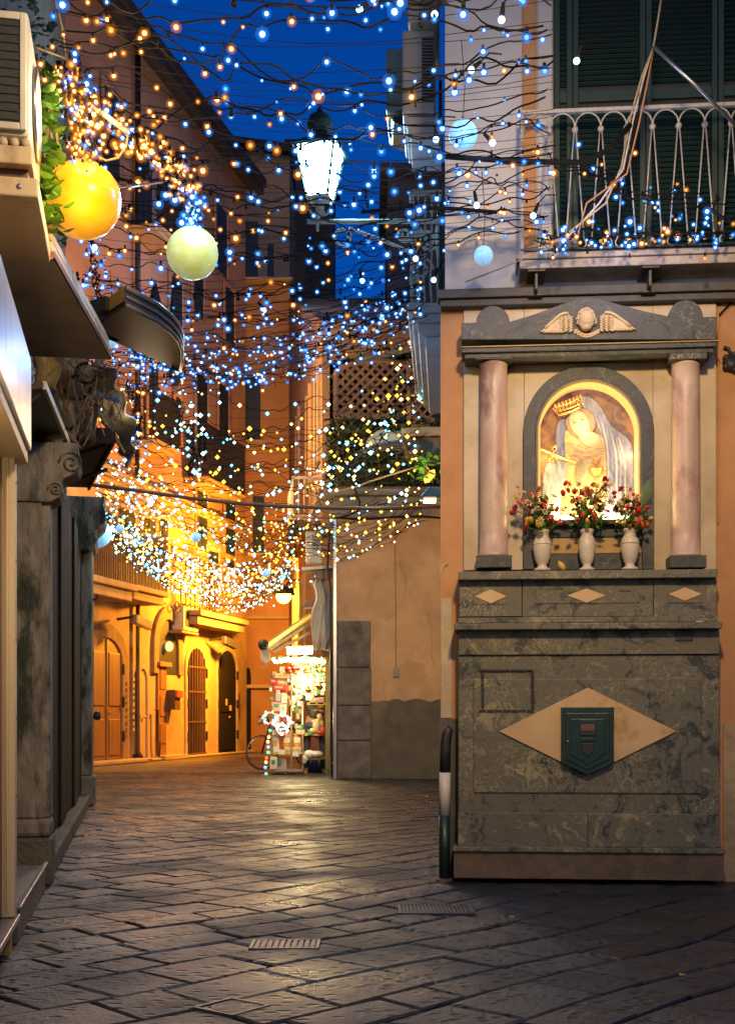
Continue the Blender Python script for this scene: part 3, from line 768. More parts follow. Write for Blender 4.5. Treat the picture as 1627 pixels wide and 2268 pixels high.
# neck and face in low relief
def relief(name, m, cx, cy, rx, ry, deg, lift, depth, seg=16):
    x, z = SH.px(*z3(cx, cy), yp); k = 1/(3.537*1.2588*341)
    rot = Matrix.Rotation(rad(deg), 3, 'Y')
    return MB().ball((x, yp - lift, z), (rx*k, depth, ry*k), seg, 10, rot=rot).build(name, m, sh, smooth=True)
relief('painted_neck', face_paint, 860, 870, 120, 75, 20, 0.016, 0.010)
relief('painted_face', face_paint, 752, 712, 98, 145, -22, 0.017, 0.010)
fx = lambda u, v: (752 + u*math.cos(rad(22)) - v*math.sin(rad(-22)) * 1.0, 712 + u*-math.sin(rad(22)) * 1.0 + v*math.cos(rad(22)))
for s in (-1, 1):
    a, b = fx(s*40, -18); relief('painted_eye', ink, a, b, 19, 7, -22, 0.0275, 0.002, 8)
    a, b = fx(s*42, -42); relief('painted_brow', hair_paint, a, b, 26, 4, -22 + s*6, 0.0265, 0.002, 8)
a, b = fx(4, 16); relief('painted_nose', face_paint, a, b, 11, 34, -22, 0.024, 0.007, 8)
a, b = fx(4, 42); relief('painted_nostril', hair_paint, a, b, 13, 5, -22, 0.029, 0.003, 8)
a, b = fx(6, 70); relief('painted_mouth', lip_paint, a, b, 23, 8, -22, 0.024, 0.004, 8)
relief('painted_hand', face_paint, 780, 1180, 60, 110, 10, 0.020, 0.012)
# crown of gilt metal, sword and heart fixed on the picture
kz = 1/(3.537*1.2588*341)
cr = MB(); yc = yp - 0.05
def c3(a, b, y=yc): x, z = SH.px(*z3(a, b), y); return Vector((x, y, z))
for (a, b, r) in (((545, 625), (775, 540), 8), ((528, 590), (772, 505), 6), ((505, 555), (765, 455), 6)):
    cr.tube([c3(a[0]+(b[0]-a[0])*k/8, a[1]+(b[1]-a[1])*k/8 + 14*math.sin(math.pi*k/8)) for k in range(9)], r*kz*1.6, 6)
for k in range(8):
    x = 520 + 250*k/7; y = 535 - 92*k/7
    q = c3(x, y); cr.ball(q, 17*kz*1.2, 7, 5)
    for j in range(3): cr.ball(c3(x+18*(j-1), y+32+16*j), 11*kz*1.2, 6, 5)
    cr.tube([c3(x+22, y+80), c3(x, y)], 6*kz*1.4, 5)
cr.build('gilt_crown', gold, sh, smooth=True)
sw = MB()
sw.tube([c3(385, 968, yp-.035), c3(480, 1010, yp-.035)], [10*kz, 15*kz], 7); sw.ball(c3(383, 966, yp-.035), 17*kz, 8, 6)
sw.tube([c3(515+18*math.sin(k*.9), 925+16*k, yp-.036) if 0 < k < 10 else c3(515-20*(k > 5)*1.2, 925+16*k, yp-.036) for k in range(11)], 9*kz, 6)
for (a, b) in ((512, 960), (482, 1072)): sw.tube([c3(a+20*math.cos(k*.7), b+20*math.sin(k*.7), yp-.037) for k in range(9)], 7*kz, 5, closed=True)
sw.prism([c3(490, 1000, yp-.036), c3(742, 1108, yp-.036), c3(478, 1036, yp-.036)], (0, 0.006, 0))
sw.build('gilt_sword', gold, sh, smooth=False)
ht = MB()
hp = [(925, 1255), (865, 1190), (858, 1150), (885, 1125), (925, 1140), (965, 1125), (992, 1150), (985, 1190)]
ht.prism([c3(a, b, yp-.04) for a, b in sm(hp, 1)], (0, 0.012, 0))
for a, b in sm(hp, 2): ht.ball(c3(a, b, yp-.045), 8*kz, 6, 4)
for k in range(5): ht.tube([c3(925, 1125, yp-.042), c3(885+20*k, 1060-18*(k in (1, 3))-10*(k == 2), yp-.046)], [9*kz, 5*kz], 5)
ht.build('gilt_heart', gold, sh)
# glass in front, lamp strip at the foot of the niche
MB().prism([(x, -0.035, z) for x, z in arch_pts(112.4, 1150, -0.035)], (0, 0.004, 0)).build('glass_pane', clear_pane('shrine_glass', 0.045, 0.0), sh)
lx0, lx1 = SH.x(1215), SH.x(1395); lz = SH.z(1300, 1148)
MB().box(lx0, lx1, 0.015, 0.055, lz, lz+0.022).build('lamp_tube', glow('shrine_lamp', (1.0, 0.78, 0.42), 9.0), sh, bevel=0.006)
lamp('shrine_lamp_light', SH.world((0.01, -0.01, lz + 0.62)), 2.8, (1.0, 0.70, 0.30), 0.05, parent=sh)
for sx in (-.26, .28): lamp('shrine_lamp_light', SH.world((sx, 0.03, lz + 0.42)), 1.5, (1.0, 0.66, 0.26), 0.04, parent=sh)
lamp('shrine_lamp_light', SH.world((0.01, 0.005, lz + 0.07)), 17, (1.0, 0.70, 0.30), 0.06, parent=sh)
lamp('shrine_lamp_light', SH.world((-0.16, 0.03, lz + 0.05)), 3.2, (1.0, 0.70, 0.30), 0.04, parent=sh)
lamp('shrine_lamp_light', SH.world((0.17, 0.03, lz + 0.05)), 3.2, (1.0, 0.75, 0.38), 0.04, parent=sh)
# columns
for px in (1093, 1517):
    yc_ = -0.115; x = SH.x(px, yc_); r = 31.5/346
    z0, z1 = SH.z(px, 1234, yc_), SH.z(px, 806, yc_)
    prof = [(r*1.08, z0), (r*1.08, z0+.012), (r*1.0, z0+.03)] + [(r*(1.0 - .05*k/10 + .012*math.sin(math.pi*k/10)), z0+.03 + (z1-z0-.05)*k/10) for k in range(11)] + [(r*1.02, z1-.012), (r*1.02, z1)]
    MB().lathe(prof, (x, yc_, 0), 28).build('column', pink_marble, sh, smooth=True)
    MB().box(x-.113, x+.113, yc_-.105, -.031, SH.z(px, 1261, yc_), z0-.001).build('column_base', veined_marble, sh, bevel=.003)
    MB().box(x-.115, x+.115, yc_-.108, -.031, z1+.001, SH.z(px, 780, yc_)).build('column_capital', veined_marble, sh, bevel=.003)
# entablature: moulding and stepped pediment
f = MB(); z0 = SH.z(1300, 783, -.24)
f.box(SH.x(1022, -.24), SH.x(1585, -.24), -.25, -.031, z0+.022, z0+.052); f.box(SH.x(1028, -.24), SH.x(1580, -.24), -.225, -.031, z0-.008, z0+.0215)
f.build('entablature_moulding', grey_marble, sh, bevel=.004)
MB().box(SH.x(1021, -.2), SH.x(1587, -.2), -.262, -.030, z0+.0525, z0+.058).build('gilt_line', gold_panel, sh)
yq = -.215
def pz(a, b): x, z = SH.px(a, b, yq); return (x, yq, z)
P = [(1021, 752), (1021, 716)]
P += [(1050, 714)] + [(1091 - 37*math.cos(math.pi*k/12), 714 - 37*math.sin(math.pi*k/12)) for k in range(13)] + [(1130, 712)]
P += [(1180, 697), (1250, 671), (1275, 662), (1300, 658), (1325, 661), (1352, 669), (1430, 690), (1476, 700)]
P += [(1518 - 38*math.cos(math.pi*k/12), 702 - 38*math.sin(math.pi*k/12)) for k in range(13)] + [(1586, 701), (1586, 752)]
MB().prism([pz(a, b) for a, b in P], (0, .18, 0)).build('pediment', grey_marble, sh, bevel=.004)
# winged cherub head
ch = None
def zc_(x, y): return ((1480 + x/5.084)/1.2588, (820 + y/5.084)/1.2588)
kc = 1/(5.084*1.2588*346)
def cp(a, b, y): x, z = SH.px(*zc_(a, b), y); return Vector((x, y, z))
hd = MB(); yh = yq - .022
hd.ball(cp(778, 370, yh), (118*kc, 110*kc, 150*kc), 18, 14)
hd.ball(cp(778, 470, yh-.012), (75*kc, 70*kc, 58*kc), 14, 8)
for s in (-1, 1):
    hd.ball(cp(778+s*62, 430, yh-.020), (36*kc, 30*kc, 34*kc), 10, 7)
    hd.ball(cp(778+s*52, 325, yh-.032), (24*kc, 10*kc, 9*kc), 8, 5)
    hd.tube([cp(778+s*(20+14*k), 300-8*math.sin(k*.8), yh-.033+.002*k) for k in range(5)], 6*kc, 5)
hd.ball(cp(775, 380, yh-.034), (16*kc, 22*kc, 34*kc), 8, 6); hd.ball(cp(775, 403, yh-.038), (22*kc, 20*kc, 14*kc), 8, 6)
hd.ball(cp(775, 448, yh-.036), (34*kc, 14*kc, 7*kc), 8, 5); hd.ball(cp(775, 462, yh-.035), (28*kc, 14*kc, 8*kc), 8, 5)
head = hd.build('cherub_head', cherub_stone, sh, smooth=True)
hr = MB()
for k in range(30):
    a = math.pi*(0.0 + 1.0*k/29)
    hr.ball(cp(778 - 116*math.cos(a), 345 - 138*math.sin(a), yh - R.uniform(.0, .016)), R.uniform(15, 24)*kc, 7, 5)
for k in range(16):
    a = math.pi*(0.15 + .7*k/15)
    hr.ball(cp(778 - 88*math.cos(a), 305 - 95*math.sin(a), yh - R.uniform(.018, .03)), R.uniform(13, 20)*kc, 7, 5)
for s in (-1, 1):
    for k in range(5): hr.ball(cp(778+s*(122+R.uniform(-8, 22)), 335+20*k, yh-R.uniform(-.004, .010)), R.uniform(12, 18)*kc, 7, 5)
hr.build('curls', cherub_stone, head, smooth=True)
for s, tip, root in ((-1, (120, 550), (570, 300)), (1, (1490, 520), (985, 290))):
    wg = MB()
    top = [(root[0], root[1]-20), ((root[0]*.72+tip[0]*.28), root[1]-35), ((root[0]*.45+tip[0]*.55), (root[1]*.62+tip[1]*.38)-30), (tip[0], tip[1]), ((root[0]*.5+tip[0]*.5), tip[1]+5), (root[0], tip[1]-10)]
    wg.prism([cp(a, b, yq-.012) for a, b in sm(top, 2)], (0, .011, 0))
    for j in range(8):   # long feathers
        f0 = Vector((root[0]*(.8-.02*j)+tip[0]*(.2+.02*j), root[1]+10+26*j)); f1 = Vector((tip[0]+(root[0]-tip[0])*(.0+.10*j), tip[1]+(4 if j else -4)))
        c = (f0+f1)/2; L = (f1-f0).length/2; ang = math.atan2(f1.y-f0.y, f1.x-f0.x)
        wg.ball(cp(c.x, c.y, yq-.014-.0005*j), (L*kc, 10*kc, 22*kc), 10, 6, rot=Matrix.Rotation(ang, 3, 'Y'))
    for r_ in range(3):  # covert feathers
        for j in range(6):
            a = root[0] - s*(-60*r_ + 0) + s*(20+58*r_) ; x = root[0] + s*(10 + 70*r_ - 0) ; y = root[1] + 40 + 36*j
            wg.ball(cp(x, y, yq-.022+.002*r_), (38*kc, 16*kc, 17*kc), 8, 5, rot=Matrix.Rotation(rad(s*35), 3, 'Y'))
    wg.tube([cp(*q, yq-.018) for q in sm(top, 2)[:10]], 22*kc, 6)
    wg.build('wing', cherub_stone, head, smooth=True)
cw = MB()
for j in range(9):
    for r_ in range(2):
        cw.ball(cp(630+40*j, 540+62*math.sin(math.pi*j/8)-26*r_, yq-.008-.003*r_), (34*kc, 9*kc, 18*kc), 8, 5, rot=Matrix.Rotation(rad(-25), 3, 'Y'))
cw.build('breast_feathers', cherub_stone, head, smooth=True)
# iron fitting on the wall to the right
o = MB(); a, b = SH.px(1618, 805); o.lathe([(0.0, 0), (.05, .0), (.06, .02), (.045, .05), (0.0, .055)], n=14)
for k in range(5): o.ball((.05*math.cos(k*1.26), .05*math.sin(k*1.26), .03), .022, 6, 5)
o.tube([(0.0, .03, .03), (-.02, .09, .02), (-.05, .10, .02)], .012)
mm = Matrix.Translation((a, 0, b)) @ Matrix.Rotation(rad(90), 4, 'X')
o.v = [tuple(mm @ Vector(p)) for p in o.v]
t = thing('wall_rosette', 'black iron rosette fixing on the orange wall beside the shrine column', 'fixture', SH); o.build('rosette', black_iron, t, smooth=True)

# ------------------------------------------------------------------ left building along the near street
LF = Frame((-1.56, 5.6, 0), math.degrees(math.atan2(1, -0.184)))
lbg = thing('shop_building', 'old shop building with weathered stone doorway and overgrown upper wall', 'building', LF)
xe = LF.x(186, 0.1)
MB().box(-4.0, xe, 0.3, 3.0, 0.0, 4.2).build('lower_wall', old_stone, lbg)
MB().box(-4.0, xe - 0.02, 0.32, 3.0, 4.2, 11.0).build('upper_wall', mat('brown_wall', (0.17, 0.12, 0.09), (0.11, 0.08, 0.06), 0.9, 3, 0.04, 14, c3=(0.06, 0.06, 0.03), c3scale=1.4), lbg)
# cream shop front
MB().box(0.0, 0.10, 0.0, 0.30, 0.165, 2.23).build('shop_post', cream_paint, lbg, bevel=0.006)
MB().box(-0.012, 0.001, 0.055, 0.068, 0.17, 2.22).build('post_groove', sheet_brown, lbg)
MB().box(-1.6, 0.12, -0.012, 0.299, 0.135, 0.163).build('shop_sill', grey_metal, lbg, bevel=0.003)
MB().box(-0.006, 0.09, 0.02, 0.25, 0.0, 0.134).build('sill_foot', mat('yellow_paint', (0.52, 0.36, 0.08), (0.42, 0.28, 0.06), 0.6, 10, 0.01), lbg)
MB().box(-1.8, -0.014, 0.10, 0.299, 0.165, 2.22).build('shop_shutter', cream_paint, lbg)
for (y0, y1, z0, z1) in ((.08, .25, .3, .95), (.08, .25, 1.05, 2.1)):
    MB().box(-0.008, 0.001, y0, y1, z0, z1).build('post_panel', cream_paint, lbg, bevel=.004)
MB().tube([(-.02, .03, 2.2), (-.02, .032, 1.2), (-.02, .028, .2)], .006, 5).build('post_cable', cream_paint, lbg)
MB().ball((-.012, .11, 1.28), (.01, .012, .012), 8, 6).build('lock', black_iron, lbg)
for k in range(6): MB().ball((.05, -.002, .35+.35*k), (.006, .004, .006), 6, 5).build('screw', grey_metal, lbg)
sb = thing('shop_sign_box', 'glossy white fascia box over the cream shop front', 'sign', LF)
MB().box(-1.7, 0.14, -0.06, 0.295, 2.26, 2.68).build('panel', sign_white, sb, bevel=0.01)
MB().box(-1.7, 0.13, -0.045, 0.295, 2.20, 2.258).build('lower_frame', cream_paint, sb, bevel=0.006)
MB().box(-1.7, 0.12, -0.03, 0.295, 2.681, 2.72).build('upper_frame', cream_paint, sb, bevel=0.006)
# stone step between the post and the pilaster
f = MB(); f.box(0.25, 2.1, 0.01, 0.299, 0.0, 0.16); f.build('doorstep', step_stone, lbg, bevel=0.012)
MB().box(0.25, 2.1, -0.004, 0.02, 0.161, 0.178).build('step_edge', grey_metal, lbg, bevel=0.003)
# pilaster with base and scroll capital
px0 = LF.x(112, 0.0)
MB().box(px0, px0+0.22, 0.0, 0.299, 0.42, 2.46).build('pilaster_shaft', old_stone, lbg, bevel=0.012)
MB().box(px0-0.03, px0-0.001, 0.05, 0.299, 0.42, 2.46).build('pilaster_panel', old_stone, lbg, bevel=0.01)
MB().box(px0-0.06, px0+0.25, -0.015, 0.299, 0.0, 0.30).build('pilaster_base', base_stone, lbg, bevel=0.02)
MB().box(px0-0.045, px0+0.235, -0.008, 0.299, 0.301, 0.419).build('pilaster_base', old_stone, lbg, bevel=0.03)
def console(name, x0, x1, z0, z1, out, m=old_stone):
    h = z1 - z0
    pr = [(0.29, z1), (-out, z1), (-out, z1-.10*h), (-out*.9, z1-.16*h), (-out*1.05, z1-.24*h), (-out*1.12, z1-.36*h), (-out*1.0, z1-.48*h), (-out*.72, z1-.56*h), (-out*.45, z1-.62*h), (-out*.42, z1-.72*h), (-out*.5, z1-.80*h), (-out*.34, z1-.92*h), (-.0, z0), (0.29, z0)]
    g = MB(); g.prism([(x0, a, b) for a, b in pr], (x1-x0, 0, 0))
    o = g.build(name, m, lbg, bevel=0.014)
    g = MB()
    for (cy_, cz_, r) in ((-out*.78, z1-.34*h, .20*h), (-out*.22, z1-.78*h, .12*h)):
        P = [(x0-.012, cy_ + r*(1-k/22)*math.cos(k*.62), cz_ + r*(1-k/22)*math.sin(k*.62)) for k in range(20)]
        g.tube(P, .006, 6)
    g.build('scroll', m, o, smooth=True)
console('scroll_capital', px0-.05, px0+.26, 2.40, 2.78, 0.17)
# dark timber doorway
xd = px0 + 0.23; xd2 = LF.x(181, 0.10)
MB().box(xd, xd2+.3, 0.16, 0.299, 0.14, 3.12).build('door_backing', dark_door, lbg)
n = 9
for k in range(n):
    a = xd + 0.01 + (xd2 - xd)*k/n
    MB().box(a, a + (xd2-xd)/n - 0.03, 0.10 if k % 3 else 0.075, 0.159, 0.16, 3.08).build('door_plank', dark_door, lbg, bevel=0.006)
MB().box(xd, xd2+.1, 0.0, 0.15, 0.0, 0.14).build('door_threshold', base_stone, lbg, bevel=0.02)
# second pilaster with corbel at the corner
x2 = LF.x(183, 0.0)
MB().box(xd2+.02, xe, -0.02, 0.299, 0.36, 3.7).build('corner_pilaster', old_stone, lbg, bevel=0.02)
MB().box(xd2, xe+.01, -0.05, 0.299, 0.0, 0.359).build('corner_pilaster_base', old_stone, lbg, bevel=0.03)
console('corner_corbel', xd2-.2, xd2+.6, 3.03, 3.66, 0.17)
hk = MB(); hx, hz = xd2+.1, LF.z(198, 1292, -.05); hk.tube([(hx, .02, hz), (hx, -.05, hz), (hx, -.08, hz+.02), (hx, -.075, hz+.06)], .012); hk.build('wall_hook', black_iron, lbg)
hk = MB(); hk.lathe([(0.0, 0), (.04, .01), (.05, .05), (.035, .10), (0, .12)], (hx+.3, -.07, 1.02), 10); hk.build('door_pull', black_iron, lbg)
# canopies
c1 = thing('door_canopy', 'small dark sheet canopy over the recess beside the cream shop sign', 'canopy', LF)
f = MB(); f.prism([(1.35, 0.299, 2.80), (1.35, -0.03, 2.86), (2.95, -0.09, 2.86), (2.95, 0.299, 2.80)], (0, 0, 0.03)); f.build('sheet', sheet_dark, c1)
MB().bar((1.35, -0.035, 2.875), (2.95, -0.095, 2.875), 0.02, 0.045).build('edge_trim', cream_paint, c1)
MB().tube([(1.38, -0.01, 2.83), (1.38, 0.28, 2.62)], 0.012).build('strut', black_iron, c1)
c2 = thing('brown_canopy', 'dark projecting sheet canopy with rusty brown fascia above the timber doorway', 'canopy', LF)
a1 = (3.85, -0.36, 3.13); b1 = (5.9, -0.10, 3.13)
MB().prism([(3.85, 0.299, 3.13), a1, b1, (5.9, 0.299, 3.13)], (0, 0, 0.03)).build('sheet', sheet_dark, c2)
MB().box(3.82, 3.849, -0.36, 0.10, 3.10, 3.21).build('fascia', sheet_brown, c2)
MB().bar((3.85, -0.372, 3.15), (5.9, -0.112, 3.15), 0.02, 0.09).build('edge_trim', sheet_brown, c2)
for x in (3.95, 4.9): MB().tube([(x, -0.30, 3.11), (x, 0.28, 2.88)], 0.014).build('strut', black_iron, c2)
# gathered awning cloth
aw = thing('folded_awning', 'gathered cream awning cloth with pale blue valance under the vine wall', 'awning', loc=at(250, 1000, 10.5))
A = [at(200, 822, 8.9), at(203, 878, 9.3), at(236, 935, 10.3), at(268, 992, 11.4), at(278, 1030, 11.8)]
B = [at(252, 824, 8.7), at(270, 880, 9.2), at(297, 930, 10.2), at(299, 985, 11.2), at(287, 1030, 11.7)]
g = MB(); nu, nv = 24, 12; vs = []
for i in range(nu+1):
    s = i/nu*4; k = min(int(s), 3); q = s-k
    a = A[k].lerp(A[k+1], q); b = B[k].lerp(B[k+1], q)
    for j in range(nv+1):
        w = j/nv; p_ = a.lerp(b, w); p_ += Vector((0, -.05, .0))*math.sin(w*math.pi*4+i*.15) + Vector((.03, 0, .02))*math.sin(i*.9+w*2)
        vs.append(p_)
g.add(vs, [(i*(nv+1)+j, i*(nv+1)+j+1, (i+1)*(nv+1)+j+1, (i+1)*(nv+1)+j) for i in range(nu) for j in range(nv)])
o = g.build('cloth', fabric_awning, aw, world=True, smooth=True); sd = o.modifiers.new('thick', 'SOLIDIFY'); sd.thickness = 0.01
g = MB(); g.prism([at(206, 862, 8.75), at(206, 874, 8.75), at(265, 893, 8.95), at(265, 880, 8.95)], (0, .02, 0)); g.build('valance', mat('pale_blue_cloth', (0.36, 0.50, 0.62), (0.3, 0.44, 0.56), 0.6, 10), aw, world=True)
MB().tube([at(203, 812, 8.9), at(255, 820, 8.7), at(256, 830, 8.7)], 0.014).build('arm', sheet_brown, aw, world=True)
MB().tube([at(200, 880, 9.2), at(275, 1000, 11.3)], 0.02).build('roller', sheet_dark, aw, world=True)

# old vine trunk and twigs against the wall
vt = thing('vine_trunk', 'thick twisted vine trunks with dry hanging twigs below the pale balcony soffit', 'vine', loc=at(170, 960, 8.6))
for (x0, x1, w, d) in ((100, 108, .085, 8.1), (128, 150, .075, 8.4), (165, 158, .06, 8.6), (192, 190, .05, 8.9), (222, 205, .035, 9.2)):
    pts = []
    for k in range(9):
        q = k/8; pts.append(at(x0+(x1-x0)*q+9*math.sin(k*1.3+x0), 775+200*q, d) + Vector((0, .03*math.sin(k*2.), 0)))
    MB().tube(pts, [w*(1+.22*math.sin(k*1.9+x0)) for k in range(9)], 12).build('trunk', bark, vt, world=True, smooth=True)
tw = MB()
for k in range(95):
    x, y, d = R.uniform(85, 250), R.uniform(790, 890), R.uniform(8.0, 8.9)
    L = R.uniform(30, 110); cur = R.uniform(-45, 45); pts = []
    for j in range(7):
        q = j/6; pts.append(at(x + cur*math.sin(q*2.2+k) + R.uniform(-3, 3), y + L*q, d) + Vector((0, R.uniform(-.02, .02), 0)))
    tw.tube(pts, R.uniform(.0025, .0055), 4)
tag(tw.build('dry_twigs', twig, vt, world=True), kind='stuff')
for (cx, cy, r) in ((172, 858, 26), (192, 826, 22), (150, 930, 20)):
    MB().tube([at(cx + r*math.cos(a*.35)*1.1, cy + r*math.sin(a*.35), 8.35) for a in range(15)], .011, 5).build('loop_cable', black_iron, vt, world=True)

# balcony soffit slab with tiled edge
bs = thing('tiled_balcony_slab', 'pale balcony slab with tiled edge seen from below beside the globe lamps', 'balcony', loc=at(117, 573, 5.9))
hz = CAMH + 2.14
Pn, Pf = at(117, 573, 5.9), at(244, 797, 7.56)
MB().prism([Pn, Pf, Vector((-2.75, 7.36, Pf.z)), Vector((-2.55, 5.9, Pn.z))], (0, 0, 0.045)).build('soffit', soffit_paint, bs, world=True)
MB().prism([Pn + Vector((-.03, 0.012, .046)), Pf + Vector((-.03, -.012, .046)), Vector((-2.6, 7.34, hz+.046)), Vector((-2.5, 5.912, hz+.046))], (0, 0, .085)).build('slab', soffit_paint, bs, world=True)
dv = (Pf - Pn); nt_ = 13
for k in range(nt_):
    a = Pn + dv*((k+.06)/nt_); b = Pn + dv*((k+.94)/nt_)
    for z0, z1 in ((.05, .085), (.09, .128)):
        g = MB(); g.prism([a + Vector((-.029, 0, z0)), b + Vector((-.029, 0, z0)), b + Vector((-.029, 0, z1)), a + Vector((-.029, 0, z1))], (.022+R.uniform(0, .004), 0, 0))
        g.build('edge_tile', white_plastic, bs, world=True)
MB().bar(Pn + Vector((.0, 0, .02)), Pf + Vector((.0, 0, .02)), .02, .03).build('drip_edge', sheet_brown, bs, world=True)
MB().bar(Pn + Vector((-1.2, -.01, .138)), Pn + Vector((.0, -.01, .135)), .05, .02).build('rusty_cap', sheet_brown, bs, world=True)
MB().tube([Pn + Vector((-.32, -.06, .14)), Pn + Vector((-.24, -.06, .20)), Pn + Vector((-.21, -.06, .27)), Pn + Vector((-.23, -.06, .3))], .03, 8).build('pipe_stub', white_plastic, bs, world=True, smooth=True)

# air conditioner on wall brackets, near left
ac = thing('air_conditioner', 'white air conditioner on bracket beams above the ivy', 'air conditioner', LF)
za, zb = 3.44, 3.96
MB().box(-0.42, 0.24, -0.092, 0.28, za, zb).build('case', white_plastic, ac, bevel=0.018)
MB().box(-0.432, -0.421, -0.058, 0.27, za+.05, zb-.05).build('side_grille', grille_dark, ac)
for k in range(12): MB().box(-0.437, -0.4325, -0.058, 0.27, za+.06+.035*k, za+.066+.035*k).build('grille_wire', sheet_dark, ac)
for (y0, y1, z0, z1) in ((-.084, -.059, za+.02, zb-.02), (-.058, .27, zb-.049, zb-.02), (-.058, .27, za+.02, za+.049)): MB().box(-0.441, -0.421, y0, y1, z0, z1).build('frame', white_plastic, ac, bevel=.004)
g = MB(); g.lathe([(.19, 0), (.20, .012), (.16, .016), (.0, .018)], n=24); mm = Matrix.Translation((-.05, -.093, 3.70)) @ Matrix.Rotation(rad(90), 4, 'X'); g.v = [tuple(mm @ Vector(p)) for p in g.v]; g.build('fan_guard', grey_metal, ac, smooth=True)
for k in range(8): MB().tube([(-.42, -.08+.045*k, za-.025), (.22, -.08+.045*k, za-.025)], .02, 8).build('tray_rib', soffit_paint, ac, smooth=True)
MB().box(-.45, .26, -.11, .28, za-.125, za-.05).build('bracket_beam', cream_paint, ac, bevel=.006)
MB().box(-.40, .22, -.09, .28, za-.185, za-.126).build('bracket_beam', sheet_brown, ac, bevel=.006)
MB().box(-.47, .28, -.135, .28, za-.265, za-.186).build('bracket_beam', cream_paint, ac, bevel=.008)
for y in (-.06, .1): MB().ball((-.472, y, za-.225), (.004, .012, .012), 6, 5).build('bolt', grey_metal, ac)

# ivy leaves
def leaf_mesh(name, m, L=.05, W=.035):
    g = MB(); g.add([(0, 0, 0), (W*.5, 0, L*.3), (W*.42, .004, L*.65), (0, .008, L), (-W*.42, .004, L*.65), (-W*.5, 0, L*.3), (0, -.006, L*.5)], [(0, 1, 6), (1, 2, 6), (2, 3, 6), (3, 4, 6), (4, 5, 6), (5, 0, 6)])
    return g.mesh(name, m, True)
def scatter_leaves(parent, me, n, pos, sc=(.7, 1.4), name='leaf'):
    iv = MATX[parent.name].inverted()
    for k in range(n):
        p_ = iv @ pos(k)
        r_ = Matrix.Rotation(R.uniform(0, 6.28), 4, 'Z') @ Matrix.Rotation(R.uniform(.6, 2.6), 4, 'X') @ Matrix.Rotation(R.uniform(-.6, .6), 4, 'Y')
        link(me, name, parent, Matrix.Translation(p_) @ r_ @ Matrix.Scale(R.uniform(*sc), 4))
iv1 = thing('ivy', 'bright green ivy hanging down the wall behind the white air conditioner', 'ivy', loc=at(110, 400, 6.0))
lm = leaf_mesh('leaf', leaf_green, .062, .045)
scatter_leaves(iv1, lm, 280, lambda k: at(R.gauss(112, 11) + 8*math.sin(k), R.uniform(165, 520), R.uniform(5.75, 6.3)))
scatter_leaves(iv1, lm, 100, lambda k: at(R.uniform(-5, 108), R.uniform(418, 516), R.uniform(5.7, 6.1)))
for k in range(4): MB().tube([at(104+7*k+6*math.sin(j*1.1+k), 160+45*j, 6.05) for j in range(9)], .006, 5).build('stem', twig, iv1, world=True)
iv2 = thing('dark_creeper', 'dark creeper covering the wall above the air conditioner', 'creeper', loc=at(80, 80, 7.0))
lm2 = leaf_mesh('leaf', leaf_dark, .06, .045)
g = MB()
def scatter_joined(mb, base, n, pos, sc=(.7, 1.4)):
    for k in range(n):
        r_ = Matrix.Translation(pos(k)) @ Matrix.Rotation(R.uniform(0, 6.28), 4, 'Z') @ Matrix.Rotation(R.uniform(.6, 2.6), 4, 'X') @ Matrix.Scale(R.uniform(*sc), 4)
        mb.add([r_ @ v_.co for v_ in base.vertices], [tuple(p_.vertices) for p_ in base.polygons])
scatter_joined(g, lm2, 900, lambda k: LF.world((R.uniform(.2, 5.5), R.uniform(.05, .3), R.uniform(3.6, 6.8))))
tag(g.build('foliage', leaf_dark, iv2, world=True, fix=False), kind='stuff')

# dark projecting sign box with rounded end
ds = thing('projecting_sign_box', 'dark brown projecting box sign with rounded end jutting from the tiled balcony edge', 'sign', loc=at(300, 740, 7.8))
def onz(px, py, z): return at(px, py, FPX*(z-CAMH)/(HY-py))
zz = CAMH + 2.38
out = [(234, 705), (278, 676), (346, 711), (378, 736), (394, 755), (402, 775), (402, 800), (398, 822), (381, 814), (252, 758), (205, 738)]
Pp = [onz(a, b, zz) for a, b in out]
MB().prism(Pp, (0, 0, .10)).build('case', mat('dark_brown_enamel', (0.055, 0.045, 0.038), (0.04, 0.034, 0.03), 0.35, 10), ds, world=True, bevel=.01)
for h, r in ((.0, .014), (.05, .010), (.10, .016)):
    MB().tube([q + Vector((.004, -.004, h)) for q in Pp[1:9]], r, 6).build('rim', mat('grey_brown_enamel', (0.16, 0.14, 0.13), (0.12, 0.1, 0.095), 0.3, 10), ds, world=True, smooth=True)
MB().bar(onz(188, 726, zz)+Vector((0, 0, .03)), onz(260, 755, zz)+Vector((0, 0, .03)), .06, .06).build('arm', black_iron, ds, world=True)
MB().bar(onz(190, 712, zz)+Vector((0, 0, .06)), onz(245, 696, zz)+Vector((0, 0, .06)), .07, .08).build('arm', black_iron, ds, world=True)
MB().prism([onz(238, 700, zz)+Vector((0, -.01, .02)), onz(276, 674, zz)+Vector((0, -.01, .02)), onz(276, 674, zz)+Vector((0, -.01, .10)), onz(238, 700, zz)+Vector((0, -.01, .10))], (0, .008, 0)).build('end_plate', mat('ochre_enamel', (0.45, 0.33, 0.1), (0.36, 0.25, 0.08), 0.4, 10), ds, world=True)

